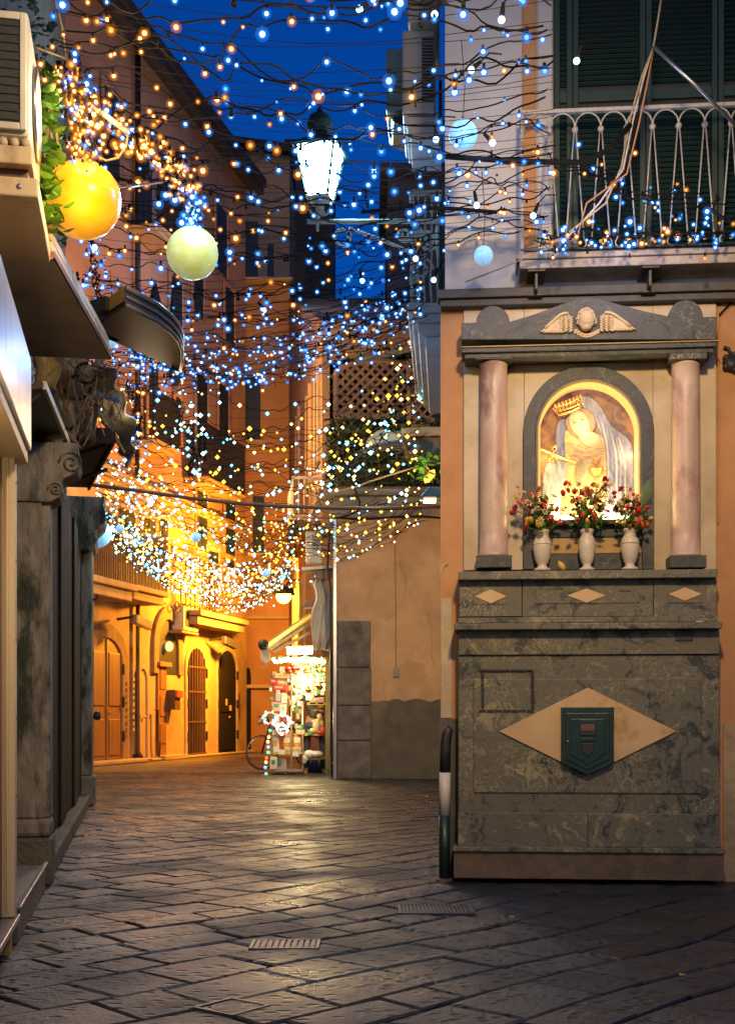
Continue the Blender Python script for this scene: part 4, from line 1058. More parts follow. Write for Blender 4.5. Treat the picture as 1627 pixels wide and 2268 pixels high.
# ------------------------------------------------------------------ far street: tall house on the left
HF = Frame((-6.12, 27.5, 0), math.degrees(math.atan2(10.2, 2.44)))
hs = thing('tall_house', 'tall old house with arched ground floor doors, balconies and dark shuttered windows', 'house', HF)
XE = HF.x(546)
MB().box(-9, XE, 0, 6, 0, 6.6).build('lower_wall', far_wall, hs)
MB().box(-9, XE-.02, 0.03, 6, 6.6, 17.0).build('upper_wall', pink_wall, hs)
MB().box(-9, XE+.0, -.10, .02, 6.5, 6.75).build('string_course', trim_stone, hs, bevel=.02)
MB().box(-9, XE+.25, -.55, 6, 17.0, 17.25).build('roof', roof_tile, hs)
MB().box(-9, XE+.2, -.48, -.30, 16.78, 16.98).build('gutter', roof_tile, hs)
def hbox(name, m, a, b, c, d, yf, yb_=-.001, parent=hs, bev=0.0):
    x0 = HF.x(a, yf); x1 = HF.x(b, yf); z1 = HF.z((a+b)/2, c, yf); z0 = HF.z((a+b)/2, d, yf)
    return MB().box(x0, x1, yf, yb_, max(z0, 0), z1).build(name, m, parent, bevel=bev)
def arch_prism(x0, x1, z0, zs, rise, y, th, n=14):
    cx, r = (x0+x1)/2, (x1-x0)/2
    pts = [(x0, y, z0)] + [(cx - r*math.cos(math.pi*k/n), y, zs + rise*math.sin(math.pi*k/n)) for k in range(n+1)] + [(x1, y, z0)]
    return MB().prism(pts, (0, th, 0))
def arch_ring(x0, x1, z0, zs, rise, w, y, th, n=14):
    g = MB(); cx = (x0+x1)/2; r = (x1-x0)/2; vs = []
    for (rr, ri) in ((r, rise), (r+w, rise+w)):
        P = [(cx-rr, z0)] + [(cx-rr*math.cos(math.pi*k/n), zs+ri*math.sin(math.pi*k/n)) for k in range(n+1)] + [(cx+rr, z0)]
        vs.append(P)
    m_ = len(vs[0])
    V = [(a, y, b) for a, b in vs[0]] + [(a, y, b) for a, b in vs[1]] + [(a, y+th, b) for a, b in vs[0]] + [(a, y+th, b) for a, b in vs[1]]
    F_ = []
    for i in range(m_-1): F_ += [(i, i+1, m_+i+1, m_+i), (i+1, i, 2*m_+i, 2*m_+i+1), (m_+i, m_+i+1, 3*m_+i+1, 3*m_+i)]
    F_ += [(0, m_, 3*m_, 2*m_), (m_-1, 3*m_-1, 4*m_-1, 2*m_-1)]
    return g.add(V, F_)
def arched_door(name, a, b, top, bot, spring, m, surround=arch_stone, w=.22, leaves=2, panels=(), iron=False, hinge=True):
    x0, x1 = HF.x(a), HF.x(b); zt = HF.z((a+b)/2, top); z0 = max(HF.z((a+b)/2, bot), .02); zs = HF.z((a+b)/2, spring)
    if surround: arch_ring(x0, x1, 0, zs, zt-zs, w, -.06, .058).build('door_surround', surround, hs, bevel=.02)
    d = arch_prism(x0, x1, z0, zs, zt-zs, -.02, .018).build(name, m, hs)
    cx = (x0+x1)/2; lw = (x1-x0)/leaves
    if not iron:
        for l in range(leaves):
            for (p0, p1) in panels:
                MB().box(x0+lw*(l+.14), x0+lw*(l+.86), -.045, -.021, z0+(zs-z0)*p0, z0+(zs-z0)*p1).build('door_panel', m, d, bevel=.015)
        for l in range(1, leaves): MB().box(x0+lw*l-.025, x0+lw*l+.025, -.05, -.021, z0, zt-.02).build('meeting_stile', m, d)
        MB().ball((cx+.08, -.07, z0+1.05), .04, 8, 6).build('handle', gold, d)
    else:
        for k in range(7):
            xx = x0 + (x1-x0)*(k+.5)/7; q = abs(xx-cx)/((x1-x0)/2)
            MB().box(xx-.02, xx+.02, -.075, -.035, z0, zs+(zt-zs)*math.sqrt(max(0, 1-q*q))).build('gate_bar', rust_iron, d)
        for zz_ in (z0+.05, z0+.9, z0+1.7, zs): MB().box(x0, x1, -.08, -.03, zz_, zz_+.05).build('gate_rail', rust_iron, d)
    if hinge:
        for q in (.18, .55, .9):
            for xx in (x0-.05, x1): MB().box(xx, xx+.06, -.09, -.03, z0+(zs-z0)*q, z0+(zs-z0)*q+.24).build('hinge', black_iron, d)
    return d
arched_door('arched_double_door', 199, 267, 1413, 1682, 1470, door_wood, arch_stone, .34, 2, ((.04, .42), (.56, 1.12)))
arched_door('blind_niche_door', 303, 322, 1482, 1690, 1510, far_wall, trim_stone, .12, 1, (), hinge=False)
# tall open archway with inner door
x0, x1 = HF.x(346), HF.x(390)
zt, zs_, z0 = HF.z(368, 1372), HF.z(368, 1440), .02
arch_ring(x0, x1, HF.z(368, 1494), zs_, zt-zs_, .32, -.09, .088).build('archway_surround', arch_stone, hs, bevel=.02)
aa = arch_prism(x0, x1, HF.z(368, 1494), zs_, zt-zs_, -.012, .01).build('archway_lunette', grille_dark, hs)
MB().box(x0, x0+(x1-x0)*.42, -.05, -.013, .1, HF.z(368, 1478)).build('inner_door', door_wood, hs)
for q in (.12, .38, .64): MB().box(x0+.12, x0+(x1-x0)*.38, -.07, -.051, .1+2.6*q, .1+2.6*q+.5).build('door_panel', door_wood, hs, bevel=.02)
MB().box(x0-.1, x0+(x1-x0)*.5, -.16, -.013, HF.z(352, 1477), HF.z(352, 1466)).build('door_cornice', arch_stone, hs, bevel=.02)
MB().box(x0+(x1-x0)*.45, x1+.05, -.03, -.012, .05, HF.z(380, 1496)).build('side_panel', far_wall, hs, bevel=.01)
MB().box(x0-.1, x1+.1, -.3, -.001, 0, .12).build('doorstep', trim_stone, hs, bevel=.02)
g = MB(); g.ball((x0+(x1-x0)*.42, -.12, HF.z(364, 1432)), (.13, .1, .13), 10, 8); g.build('hall_lamp', glow('hall_lamp', (1, .7, .3), 1.2), hs, smooth=True)
arched_door('iron_gate_door', 412, 452, 1436, 1682, 1480, brown_door, trim_stone, .14, 2, (), iron=True)
arched_door('dark_plank_door', 480, 521, 1442, 1675, 1485, dark_door, trim_stone, .14, 1, ((.05, .42), (.5, 1.0)))
hbox('letter_box', rust_iron, 388, 400, 1528, 1572, -.28, bev=.02)
hbox('letter_box_lid', petal_orange, 393, 406, 1530, 1545, -.34, -.281, bev=.01)
hbox('house_sign', rust_iron, 527, 532, 1535, 1590, -.05)
hbox('notice', cream_paint, 500, 504, 1548, 1562, -.052, -.046); hbox('notice', cream_paint, 508, 513, 1562, 1574, -.052, -.046)
MB().tube([(HF.x(297), -.1, HF.z(297, 1325)), (HF.x(297), -.1, .25), (HF.x(299), -.18, .1)], .055, 8).build('downpipe', rust_iron, hs, smooth=True)
MB().tube([(HF.x(297), -.1, 16.8), (HF.x(297), -.1, 6.8)], .07, 8).build('downpipe', sheet_dark, hs, smooth=True)
for k in range(9): hbox('poster_scrap', cream_paint, 295, 298.5, 1500+14*k, 1506+14*k+R.uniform(0, 4), -.165, -.158)
for (a, b) in ((330, 1592), (330, 1678)): hbox('iron_bracket', black_iron, 303, 312, b-8, b, -.1)
MB().box(-2, HF.x(300), -.35, -.001, 0, .10).build('kerb_plinth', trim_stone, hs, bevel=.03)
MB().box(HF.x(322), XE, -.2, -.001, 0, .07).build('kerb_plinth', trim_stone, hs, bevel=.03)
g = MB(); a = HF.x(335); g.tube([(a, -.12, 1.25), (a+.12, -.12, 1.25), (a+.12, -.12, .5), (a+.2, -.14, .35), (a+.2, -.12, .1)], .035, 6); g.build('meter_pipe', rust_iron, hs, smooth=True)
# flood lamps on brackets over the doors
for (a, b, dx) in ((250, 1372, 30), (455, 1418, -22)):
    p0 = Vector((HF.x(a), -.1, HF.z(a, b))); g = MB(); g.tube([p0, p0+Vector((.1, -.35, .06))], .03)
    g.build('lamp_bracket', black_iron, hs)
    g = MB(); q = p0+Vector((.2, -.45, .0)); g.prism([q+Vector((-.1, 0, .12)), q+Vector((.5, -.12, .02)), q+Vector((.5, -.12, -.22)), q+Vector((-.1, 0, -.10))], (0, .14, 0)); g.build('flood_lamp', grey_metal, hs, bevel=.02)
# wall air conditioner
hbox('air_conditioner_unit', white_plastic, 408, 440, 1345, 1398, -.35, -.01, bev=.03)
for k in range(2): hbox('air_conditioner_grille', grille_dark, 411+10*k, 419+10*k, 1352, 1388, -.36, -.351)
hbox('air_conditioner_shelf', arch_stone, 404, 441, 1399, 1405, -.38, bev=.02)

def house_balcony(a, b, slab_top, slab_bot, rail_top, depth=.75, m=rust_iron, slab_m=trim_stone, bars=22, label=''):
    t = thing('house_balcony', label, 'balcony', HF, group=None)
    y = -depth; x0, x1 = HF.x(a, y), HF.x(b, y); cx = (a+b)/2
    zt, zb_, zr_ = HF.z(cx, slab_top, y), HF.z(cx, slab_bot, y), HF.z(cx, rail_top, y)
    h = max(zt-zb_, .12)
    f = MB(); f.box(x0, x1, y, -.001, zt-.4*h, zt); f.box(x0+.08, x1-.08, y+.12, -.001, zt-h, zt-.4*h-.001); f.build('slab', slab_m, t, bevel=.03)
    f = MB(); f.bar((x0, y+.05, zr_), (x1, y+.05, zr_), .05, .04); f.bar((x1-.03, y+.05, zr_), (x1-.03, 0, zr_), .05, .04); f.bar((x0+.03, y+.05, zr_), (x0+.03, 0, zr_), .05, .04); f.build('handrail', m, t)
    me = MB().box(-.013, .013, -.013, .013, 0, zr_-zt).mesh('bar', m)
    for k in range(bars+1): link(me, 'bar', t, Matrix.Translation((x0+.03+(x1-x0-.06)*k/bars, y+.05, zt)))
    for k in range(1, 5): link(me, 'bar', t, Matrix.Translation((x0+.03, y+.05+(depth-.05)*k/5, zt)))
    return t
house_balcony(203, 308, 1283, 1322, 1165, .8, bars=26, label='rust barred balcony with stone slab above the arched double door')
house_balcony(304, 376, 1303, 1334, 1185, .75, bars=22, label='rust barred balcony with stone slab above the tall open archway')
house_balcony(446, 552, 1362, 1392, 1255, .7, bars=30, label='rust barred balcony with stone slab above the dark plank door')
house_balcony(350, 402, 985, 998, 880, .8, m=black_iron, bars=18, label='black barred upper balcony on the tall house below the sign box')
house_balcony(462, 546, 1075, 1090, 965, .7, m=black_iron, bars=30, label='long black barred balcony on the tall house above the terracotta pipe')
house_balcony(224, 270, 388, 396, 285, .8, m=black_iron, bars=18, label='topmost dark barred balcony on the tall house behind the golden globe')
house_balcony(352, 412, 520, 530, 428, .8, m=black_iron, bars=18, label='dark barred balcony on the tall house behind the pale green globe')
shut_dark = mat('dark_teal_shutter', (0.022, 0.035, 0.04), (0.016, 0.026, 0.03), 0.6, 10)
for (a, b, c, d, m) in ((206, 246, 1130, 1285, shut_dark), (262, 300, 1130, 1288, shut_dark), (318, 345, 1150, 1300, shut_dark), (352, 372, 1150, 1302, shut_dark), (462, 485, 1222, 1362, shut_dark), (505, 520, 1240, 1365, shut_dark),
        (437, 461, 833, 1015, shut_dark), (486, 507, 854, 962, shut_dark), (330, 352, 800, 985, shut_dark), (390, 402, 880, 985, shut_dark),
        (437, 460, 1080, 1215, shut_dark), (500, 522, 1090, 1230, shut_dark), (304, 338, 360, 515, shut_dark), (480, 504, 458, 605, shut_dark), (430, 452, 520, 700, shut_dark), (232, 262, 200, 390, shut_dark), (360, 384, 380, 520, shut_dark), (500, 520, 640, 760, shut_dark), (380, 405, 620, 740, shut_dark)):
    w = hbox('window', m, a, b, c, d, -.012)
    x0, x1 = HF.x(a, -.03), HF.x(b, -.03); z0, z1 = HF.z((a+b)/2, d, -.03), HF.z((a+b)/2, c, -.03)
    f = MB(); f.box(x0-.14, x0, -.04, -.001, z0, z1+.14); f.box(x1, x1+.14, -.04, -.001, z0, z1+.14); f.box(x0, x1, -.04, -.001, z1, z1+.14); f.build('window_frame', trim_stone if z1 < 6.5 else pink_wall, w, bevel=.015)
    MB().box((x0+x1)/2-.02, (x0+x1)/2+.02, -.03, -.0125, z0, z1).build('window_stile', black_iron, w)
    me = MB().box(x0+.03, x1-.03, -.028, -.0125, 0, .03).mesh('shutter_slat', m)
    k = 0
    while k*.14 < z1-z0-.1 and z1 < 8: link(me, 'shutter_slat', w, Matrix.Translation((0, 0, z0+.05+k*.14))); k += 1
# iron scrollwork under the middle balcony
g = MB()
for k in range(6): g.tube([(HF.x(372)+.28*k+.12*math.cos(j*.6), -.25, HF.z(380, 1345)+.12*math.sin(j*.6)) for j in range(11)], .02, 5)
g.build('scrollwork', rust_iron, hs)

# ------------------------------------------------------------------ end house facing down the street
EF = Frame((at(546, 1665, 39.2).x, 39.2, 0), 0)
eh = thing('end_house', 'orange house closing the far end of the alley, lit from below', 'house', EF)
ew = EF.x(642)
MB().box(-.3, ew, 0, 5, 0, EF.z(590, 628)).build('wall', end_wall, eh)
MB().box(-.4, ew+.1, -.35, 5, EF.z(590, 628)+.001, EF.z(590, 622)).build('roof', trim_stone, eh)
for (a, b, c, d) in ((544, 577, 830, 975), (560, 585, 1100, 1225), (545, 552, 1480, 1660)):
    w = MB().box(EF.x(a), EF.x(b), -.03, -.001, EF.z(a, d), EF.z(a, c)).build('window' if d < 1500 else 'door', shut_dark, eh)
    MB().box(EF.x(a)-.15, EF.x(b)+.15, -.08, -.031, EF.z(a, d)-.12, EF.z(a, d)).build('sill', trim_stone, w)
for py in (1372, 1525): MB().box(0.0, ew, -.14, -.001, EF.z(590, py), EF.z(590, py)+.12).build('ledge', trim_stone, eh, bevel=.03)
arch_prism(EF.x(543), EF.x(556), 0, EF.z(550, 1500), .3, -.05, .048).build('archway', dark_door, eh)
# tall lilac house behind with dark eaves
bh = thing('back_house', 'pinkish brown house with dark eaves rising behind the tall house', 'house', loc=(at(545, 1600, 46).x, 46, 0))
zt = at(600, 318, 46).z
MB().prism([at(440, 1700, 46), at(641, 1700, 46), at(641, 1700, 46)+Vector((0, 8, 0)), at(440, 1700, 46)+Vector((0, 8, 0))], (0, 0, zt+.8)).build('wall', pink_wall, bh, world=True)
MB().prism([at(420, 300, 45.4), at(641, 330, 45.4), at(641, 316, 45.4), at(420, 288, 45.4)], (0, 6, 0)).build('roof', roof_tile, bh, world=True)
for (a, b, c, d) in ((540, 571, 490, 620), (592, 606, 540, 615), (604, 632, 700, 820)):
    MB().prism([at(a, c, 45.98), at(b, c, 45.98), at(b, d, 45.98), at(a, d, 45.98)], (0, .03, 0)).build('window', shut_dark, bh, world=True)
# dark houses against the sky
def sky_house(name, label, px0, px1, top, d, m, deep=5, extra=None):
    t = thing(name, label, 'house', loc=(at(px0, 1600, d).x, d, 0))
    zt = at(px0, top, d).z; a, b = at(px0, 1600, d), at(px1, 1600, d)
    MB().prism([(a.x, d, 0), (b.x, d, 0), (b.x, d+deep, 0), (a.x, d+deep, 0)], (0, 0, zt)).build('wall', m, t, world=True)
    MB().prism([(a.x-.2, d-.25, zt+.001), (b.x+.2, d-.25, zt+.001), (b.x+.2, d+deep, zt+.001), (a.x-.2, d+deep, zt+.001)], (0, 0, .28)).build('roof', roof_tile, t, world=True)
    for k, (wa, wb, wc, wd) in enumerate(extra or ()):
        MB().prism([at(wa, wc, d-.02), at(wb, wc, d-.02), at(wb, wd, d-.02), at(wa, wd, d-.02)], (0, .019, 0)).build('window', grille_dark, t, world=True)
    return t
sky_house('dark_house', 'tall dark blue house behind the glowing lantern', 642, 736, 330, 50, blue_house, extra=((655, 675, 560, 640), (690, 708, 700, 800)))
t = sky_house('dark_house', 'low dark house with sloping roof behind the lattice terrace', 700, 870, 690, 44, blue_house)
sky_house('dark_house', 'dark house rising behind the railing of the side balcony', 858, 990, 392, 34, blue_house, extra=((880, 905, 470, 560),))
# right-hand house of the alley
rh = thing('alley_house', 'narrow house on the right of the alley above the stall and terrace', 'house', loc=(-1.0, 24, 0))
A0, B0 = Vector((-.90, 25.0, 0)), Vector((-2.42, 39.0, 0))
off = Vector((4, 0, 0))
za_, zb_ = 8.9, 14.0
V = [A0, B0, B0+off, A0+off, A0+Vector((0, 0, za_)), B0+Vector((0, 0, zb_)), B0+off+Vector((0, 0, zb_)), A0+off+Vector((0, 0, za_))]
MB().add(V, [(0, 1, 2, 3), (4, 5, 6, 7), (0, 1, 5, 4), (1, 2, 6, 5), (2, 3, 7, 6), (3, 0, 4, 7)]).build('wall', mat('dark_ochre_plaster', (0.30, 0.19, 0.10), (0.22, 0.14, 0.08), 0.9, 1, 0.02, 10), rh, world=True)
dr = (B0-A0).normalized(); nr = Vector((-dr.y, dr.x, 0))
def rbox(name, m, s0, s1, z0, z1, o0, o1):
    P = [A0+dr*s0+nr*o0, A0+dr*s1+nr*o0, A0+dr*s1+nr*o1, A0+dr*s0+nr*o1]
    return MB().prism([q+Vector((0, 0, z0)) for q in P], (0, 0, z1-z0)).build(name, m, rh, world=True)
for (a, b, c, d) in ((.5, 1.3, 6.2, 8.0), (3.5, 4.5, 6.2, 8.4), (8, 9, 6.4, 9), (5.5, 6.5, 2.6, 4.4), (9.5, 10.6, 2.6, 4.4)):
    rbox('window', shut_dark, a, b, c, d, .0, .03); rbox('window_frame', trim_stone, a-.15, a-.001, c, d+.15, .0, .07); rbox('window_frame', trim_stone, b+.001, b+.15, c, d+.15, .0, .07)
rbox('string_course', trim_stone, 0, 14, 5.3, 5.5, .0, .12)
rb = thing('side_balcony_rail', 'small pale railed balcony above the stall on the alley house', 'balcony', loc=(-1.1, 25.6, 5.0))
f = MB(); P = [A0+dr*.3+nr*0, A0+dr*2.6+nr*0, A0+dr*2.6+nr*.6, A0+dr*.3+nr*.6]
f.prism([q+Vector((0, 0, 5.0)) for q in P], (0, 0, .12)); f.build('slab', trim_stone, rb, world=True)
for k in range(14):
    q = A0+dr*(.35+2.2*k/13)+nr*.55; MB().tube([q+Vector((0, 0, 5.12)), q+Vector((0, 0, 5.85))], .016, 5).build('bar', white_iron, rb, world=True)
for k in range(1, 5):
    q = A0+dr*.35+nr*(.55*k/5); MB().tube([q+Vector((0, 0, 5.12)), q+Vector((0, 0, 5.85))], .016, 5).build('bar', white_iron, rb, world=True)
MB().tube([A0+dr*.35+nr*.0+Vector((0, 0, 5.86)), A0+dr*.35+nr*.55+Vector((0, 0, 5.86)), A0+dr*2.55+nr*.55+Vector((0, 0, 5.86))], .03, 6).build('handrail', white_iron, rb, world=True)

# ------------------------------------------------------------------ terrace building (flat front, tan plaster)
TF = Frame((at(745, 1725, 21.8).x, 21.8, 0), 0)
tb = thing('terrace_building', 'low tan building with grey dado and stained parapet carrying a roof terrace', 'building', TF)
X1 = 3.6
def tbox(name, m, a, b, c, d, yf, yb_=-.001, parent=tb, bev=0.0):
    return MB().box(TF.x(a, yf), TF.x(b, yf), yf, yb_, max(TF.z(a, d, yf), 0), TF.z(a, c, yf)).build(name, m, parent, bevel=bev)
Hc = TF.z(800, 1085)
MB().box(0, X1, 0, 3.0, 0, Hc-.02).build('wall', tan_wall, tb)
zd = TF.z(800, 1551)
MB().prism([(0, -.012, 0)] + [(X1*k/40, -.012, zd+R.uniform(-.03, .03)) for k in range(41)] + [(X1, -.012, 0)], (0, .011, 0)).build('dado', dado_wall, tb)
patch_m = mat('tan_patch', (0.50, 0.32, 0.175), (0.43, 0.265, 0.14), 0.9, 3, 0.02, 20)
for (cx, cz, rw, rh_) in ((.9, 3.2, .35, .5), (1.3, 1.85, .3, .22)):
    MB().prism([(cx+rw*math.cos(k*.45)*R.uniform(.6, 1.1), -.006, cz+rh_*math.sin(k*.45)*R.uniform(.6, 1.1)) for k in range(14)], (0, .005, 0)).build('plaster_patch', patch_m, tb)
for (x_, z_) in ((1.05, 4.1), (1.55, 2.9), (.8, 1.7)):
    MB().tube([(x_+R.uniform(-.05, .05)+.02*k, -.003, z_-.14*k) for k in range(8)], .004, 4).build('crack', grey_stone, tb)
MB().tube([(1.0, -.03, 4.35), (1.02, -.03, 3.0), (1.02, -.03, 1.9)], .010, 5).build('wall_cable', coping_wall, tb)
MB().box(.98, 1.08, -.06, -.013, 1.75, 1.9).build('junction_box', coping_wall, tb, bevel=.01)
for k, (c, d) in enumerate(((1375, 1478), (1479.5, 1562), (1563.5, 1640), (1641.5, 1726))):
    tbox('jamb_stone', grey_stone, 747, 819+R.uniform(-2, 3), c, d, -.05-.006*R.random(), bev=.02)
MB().box(-.12, X1, -.10, 3.0, TF.z(800, 1148), TF.z(800, 1120)).build('parapet_band', coping_wall, tb, bevel=.02)
MB().box(-.05, X1, -.05, 3.0, TF.z(800, 1119.6), TF.z(800, 1100)).build('parapet', coping_wall, tb, bevel=.02)
MB().box(-.22, X1, -.16, 3.0, TF.z(800, 1099.6), TF.z(800, 1086)).build('coping', coping_wall, tb, bevel=.03)
MB().box(-.02, X1, -.06, .06, TF.z(800, 1085.6), TF.z(800, 1079)).build('tile_edge', sheet_brown, tb)
# curved corner moulding and conduits at the left edge
g = MB(); g.prism([(-.02 - .35*(1-math.sin(k*math.pi/16)), -.02, TF.z(745, 1175) + (TF.z(745, 1100)-TF.z(745, 1175))*(1-math.cos(k*math.pi/16))) for k in range(9)] + [(.02, -.02, TF.z(745, 1100))] + [(.02, -.02, TF.z(745, 1175))], (0, 1.2, 0)); g.build('corner_cove', coping_wall, tb, smooth=False)
MB().box(-.06, .01, -.07, .02, .0, TF.z(745, 1150)).build('corner_strip', grey_metal, tb, bevel=.01)
MB().tube([(-.10, .05, .4), (-.10, .05, 3.3), (-.16, .05, 3.6), (-.12, .05, 4.3)], .022, 6).build('conduit', black_iron, tb)
MB().tube([(.0, -.13, TF.z(745, 1149))] + [(.3*k, -.13, TF.z(745, 1149)-.03*math.sin(k*1.1)) for k in range(1, 10)], .016, 5).build('wall_cable', cable_black, tb)
MB().tube([at(760, 1020, 21.5), at(785, 1080, 21.5), at(797, 1112, 21.5), at(796, 1130, 21.5), at(770, 1143, 21.5), at(745, 1146, 21.6)], .012, 5).build('loose_cable', cable_black, tb, world=True)
# lamp cap and pale strip at the right
g = MB(); q = at(955, 1092, 14.5); g.prism([q+Vector((-.13, 0, -.04)), q+Vector((.13, 0, -.04)), q+Vector((.10, 0, .06)), q+Vector((-.03, 0, .075))], (0, .3, 0))
t = thing('lamp_hood', 'small teal lamp hood poking out beside the orange corner', 'lamp', loc=q); g.build('hood', mat('teal_enamel', (0.10, 0.22, 0.26), (0.08, 0.17, 0.2), 0.4, 10), t, world=True, bevel=.01)
MB().tube([q+Vector((.1, .1, 0)), q+Vector((.35, .1, 0))], .02).build('arm', black_iron, t, world=True)

# roof terrace: lattice screens, planters, foliage
lt = thing('lattice_screen', 'arched wooden lattice screen on the roof terrace', 'screen', loc=at(830, 1080, 23.2))
def lattice(t, a, b, c, d, dep, arch=False):
    P = lambda x, y, o=0: at(x, y, dep+o)
    f = MB(); f.bar(P(a, c), P(a, d), .07, .07); f.bar(P(b, c), P(b, d), .07, .07); f.bar(P(a, d), P(b, d), .07, .07, (0, 1, 0))
    if arch: f.tube([P((a+b)/2-(b-a)/2*math.cos(k*math.pi/12), c-(b-a)*.18*math.sin(k*math.pi/12)) for k in range(13)], .05, 6)
    else: f.bar(P(a, c), P(b, c), .07, .07, (0, 1, 0))
    f.build('frame', lattice_wood, t, world=True)
    def topy(x):
        if not arch: return c
        q = (x-(a+b)/2)/((b-a)/2); return c-(b-a)*.18*math.sqrt(max(0, 1-q*q))
    st = 22
    for s in (-1, 1):
        x = a-(d-c)*1.2
        while x < b+(d-c)*1.2:
            pts = []
            for k in range(41):
                yy = d-(d-c+(b-a)*.2)*k/40; xx = x+s*(d-yy)*1.0 if s > 0 else x+(d-c)-s*-1*(d-yy)*1.0
                if a <= xx <= b and topy(xx) <= yy <= d: pts.append((xx, yy))
            if len(pts) > 1: MB().bar(P(*pts[0], .0 if s > 0 else .035), P(*pts[-1], .0 if s > 0 else .035), .05, .03, (0, 1, 0)).build('lath', lattice_wood, t, world=True)
            x += st
lattice(lt, 742, 925, 832, 925, 23.2, True)
lt2 = thing('lattice_screen', 'narrow wooden lattice panel with diamond openings beside the side balcony', 'screen', loc=at(940, 1080, 22.6))
lattice(lt2, 905, 958, 800, 945, 22.6)
rf = thing('terrace_plants', 'dark bushy plants crowding the roof terrace behind the string lights', 'plants', loc=at(850, 1080, 22.8))
g = MB(); base = leaf_mesh('leaf', leaf_dark, .13, .09)
scatter_joined(g, base, 2600, lambda k: at(R.uniform(728, 975), R.uniform(925, 1085), R.uniform(22.0, 24.6)), (.6, 1.3))
scatter_joined(g, base, 700, lambda k: at(R.uniform(735, 965), R.uniform(770, 930), R.uniform(23.5, 24.8)), (.6, 1.3))
tag(g.build('foliage', leaf_dark, rf, world=True, fix=False), kind='stuff')
for k in range(7): MB().tube([at(745+34*k+R.uniform(-8, 8), 1085, 22.9), at(745+34*k+R.uniform(-14, 14), 1020, 22.9), at(745+34*k+R.uniform(-20, 20), 940, 23)], [.03, .022, .012], 5).build('stem', twig, rf, world=True)
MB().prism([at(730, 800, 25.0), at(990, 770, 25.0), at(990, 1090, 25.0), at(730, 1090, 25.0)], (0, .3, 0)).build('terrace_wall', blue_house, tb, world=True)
MB().bar(at(790, 800, 22.4), at(925, 770, 22.0), .10, .06).build('pergola_beam', grey_stone, tb, world=True)
# round-topped grey garden lamps / covers, dark trough
cv = thing('awning_drum', 'pair of grey half round covers on a dark bar beside the black trough', 'cover', loc=at(850, 990, 19.0))
for (a, b, r) in ((850, 993, 41), (888, 986, 33)):
    q = at(a, b, 19.0 if a < 870 else 19.2); rr = r/FPX*19
    g = MB(); g.prism([q+Vector((-rr*math.cos(k*math.pi/16), 0, rr*math.sin(k*math.pi/16)*1.05)) for k in range(17)], (0, .18, 0)); g.build('half_disc', mat('grey_green_enamel', (0.30, 0.34, 0.32), (0.25, 0.29, 0.27), 0.5, 8), cv, world=True, bevel=.02)
MB().bar(at(805, 998, 18.9), at(925, 980, 18.9), .08, .10).build('bar', sheet_dark, cv, world=True)
MB().ball(at(905, 970, 18.95), .055, 8, 6).build('hub', sheet_brown, cv, world=True)
tr = thing('planter_trough', 'black window trough with pale rail fixed to the far side wall', 'planter', loc=at(935, 1000, 17.5))
g = MB(); g.prism([at(890, 968, 17.5), at(976, 966, 17.5), at(976, 1012, 17.5), at(903, 1005, 17.5)], (0, .5, 0)); g.build('trough', sheet_dark, tr, world=True, bevel=.02)
MB().bar(at(888, 956, 17.4), at(978, 953, 17.4), .05, .09).build('rail', grey_stone, tr, world=True)
MB().bar(at(890, 964, 17.4), at(978, 962, 17.4), .04, .03).build('rail', sheet_brown, tr, world=True)
hp_ = thing('trailing_plant', 'green trailing plant hanging under the black trough at the corner', 'plant', loc=at(950, 1030, 16.8))
scatter_leaves(hp_, leaf_mesh('leaf', leaf_green, .13, .09), 50, lambda k: at(R.gauss(938, 14), R.gauss(1035, 16), R.uniform(16.5, 17.2)), (.6, 1.2))
MB().tube([at(935, 1010, 16.9), at(945, 1035, 16.8), at(962, 1060, 16.8)], .012).build('stem', twig, hp_, world=True)
g = MB(); g.prism([at(938, 1060, 16.7), at(950, 1042, 16.7), at(962, 1040, 16.7), at(964, 1052, 16.7), at(950, 1068, 16.7), at(940, 1070, 16.7)], (0, .01, 0)); g.build('leaf', petal_yellow, hp_, world=True)
rp_ = thing('tie_rope', 'pale twisted rope stretched from the trough to the alley', 'rope', loc=at(850, 1050, 17.5))
MB().tube([at(925, 1033, 17.2), at(870, 1050, 17.6), at(820, 1066, 18.0), at(790, 1078, 18.4), at(735, 1092, 19.5)], .014, 5).build('strand', rope_tan, rp_, world=True)

# ------------------------------------------------------------------ striped post at the corner
sp = thing('striped_post', 'bent striped guard post with white band at the orange corner of the shrine building', 'post', loc=at(984, 1950, 8.16))
def bp_(x, y): return at(x, y, 8.16)
MB().tube([bp_(984, 1951), bp_(984, 1806)], .036, 14).build('lower_tube', box_green, sp, world=True, smooth=True)
MB().tube([bp_(984, 1805.6), bp_(985, 1711)], .0365, 14).build('white_band', white_plastic, sp, world=True, smooth=True)
MB().tube([bp_(985, 1710.6), bp_(986, 1660), bp_(987, 1640), bp_(989, 1626), bp_(993, 1616), bp_(998, 1612)], [.035, .035, .035, .034, .031, .024], 14).build('bent_top', black_iron, sp, world=True, smooth=True)
f = MB(); f.lathe([(.06, 0), (.055, .012), (.04, .018)], at(984, 1951, 8.16), 14); f.build('foot_collar', rust_iron, sp, world=True)

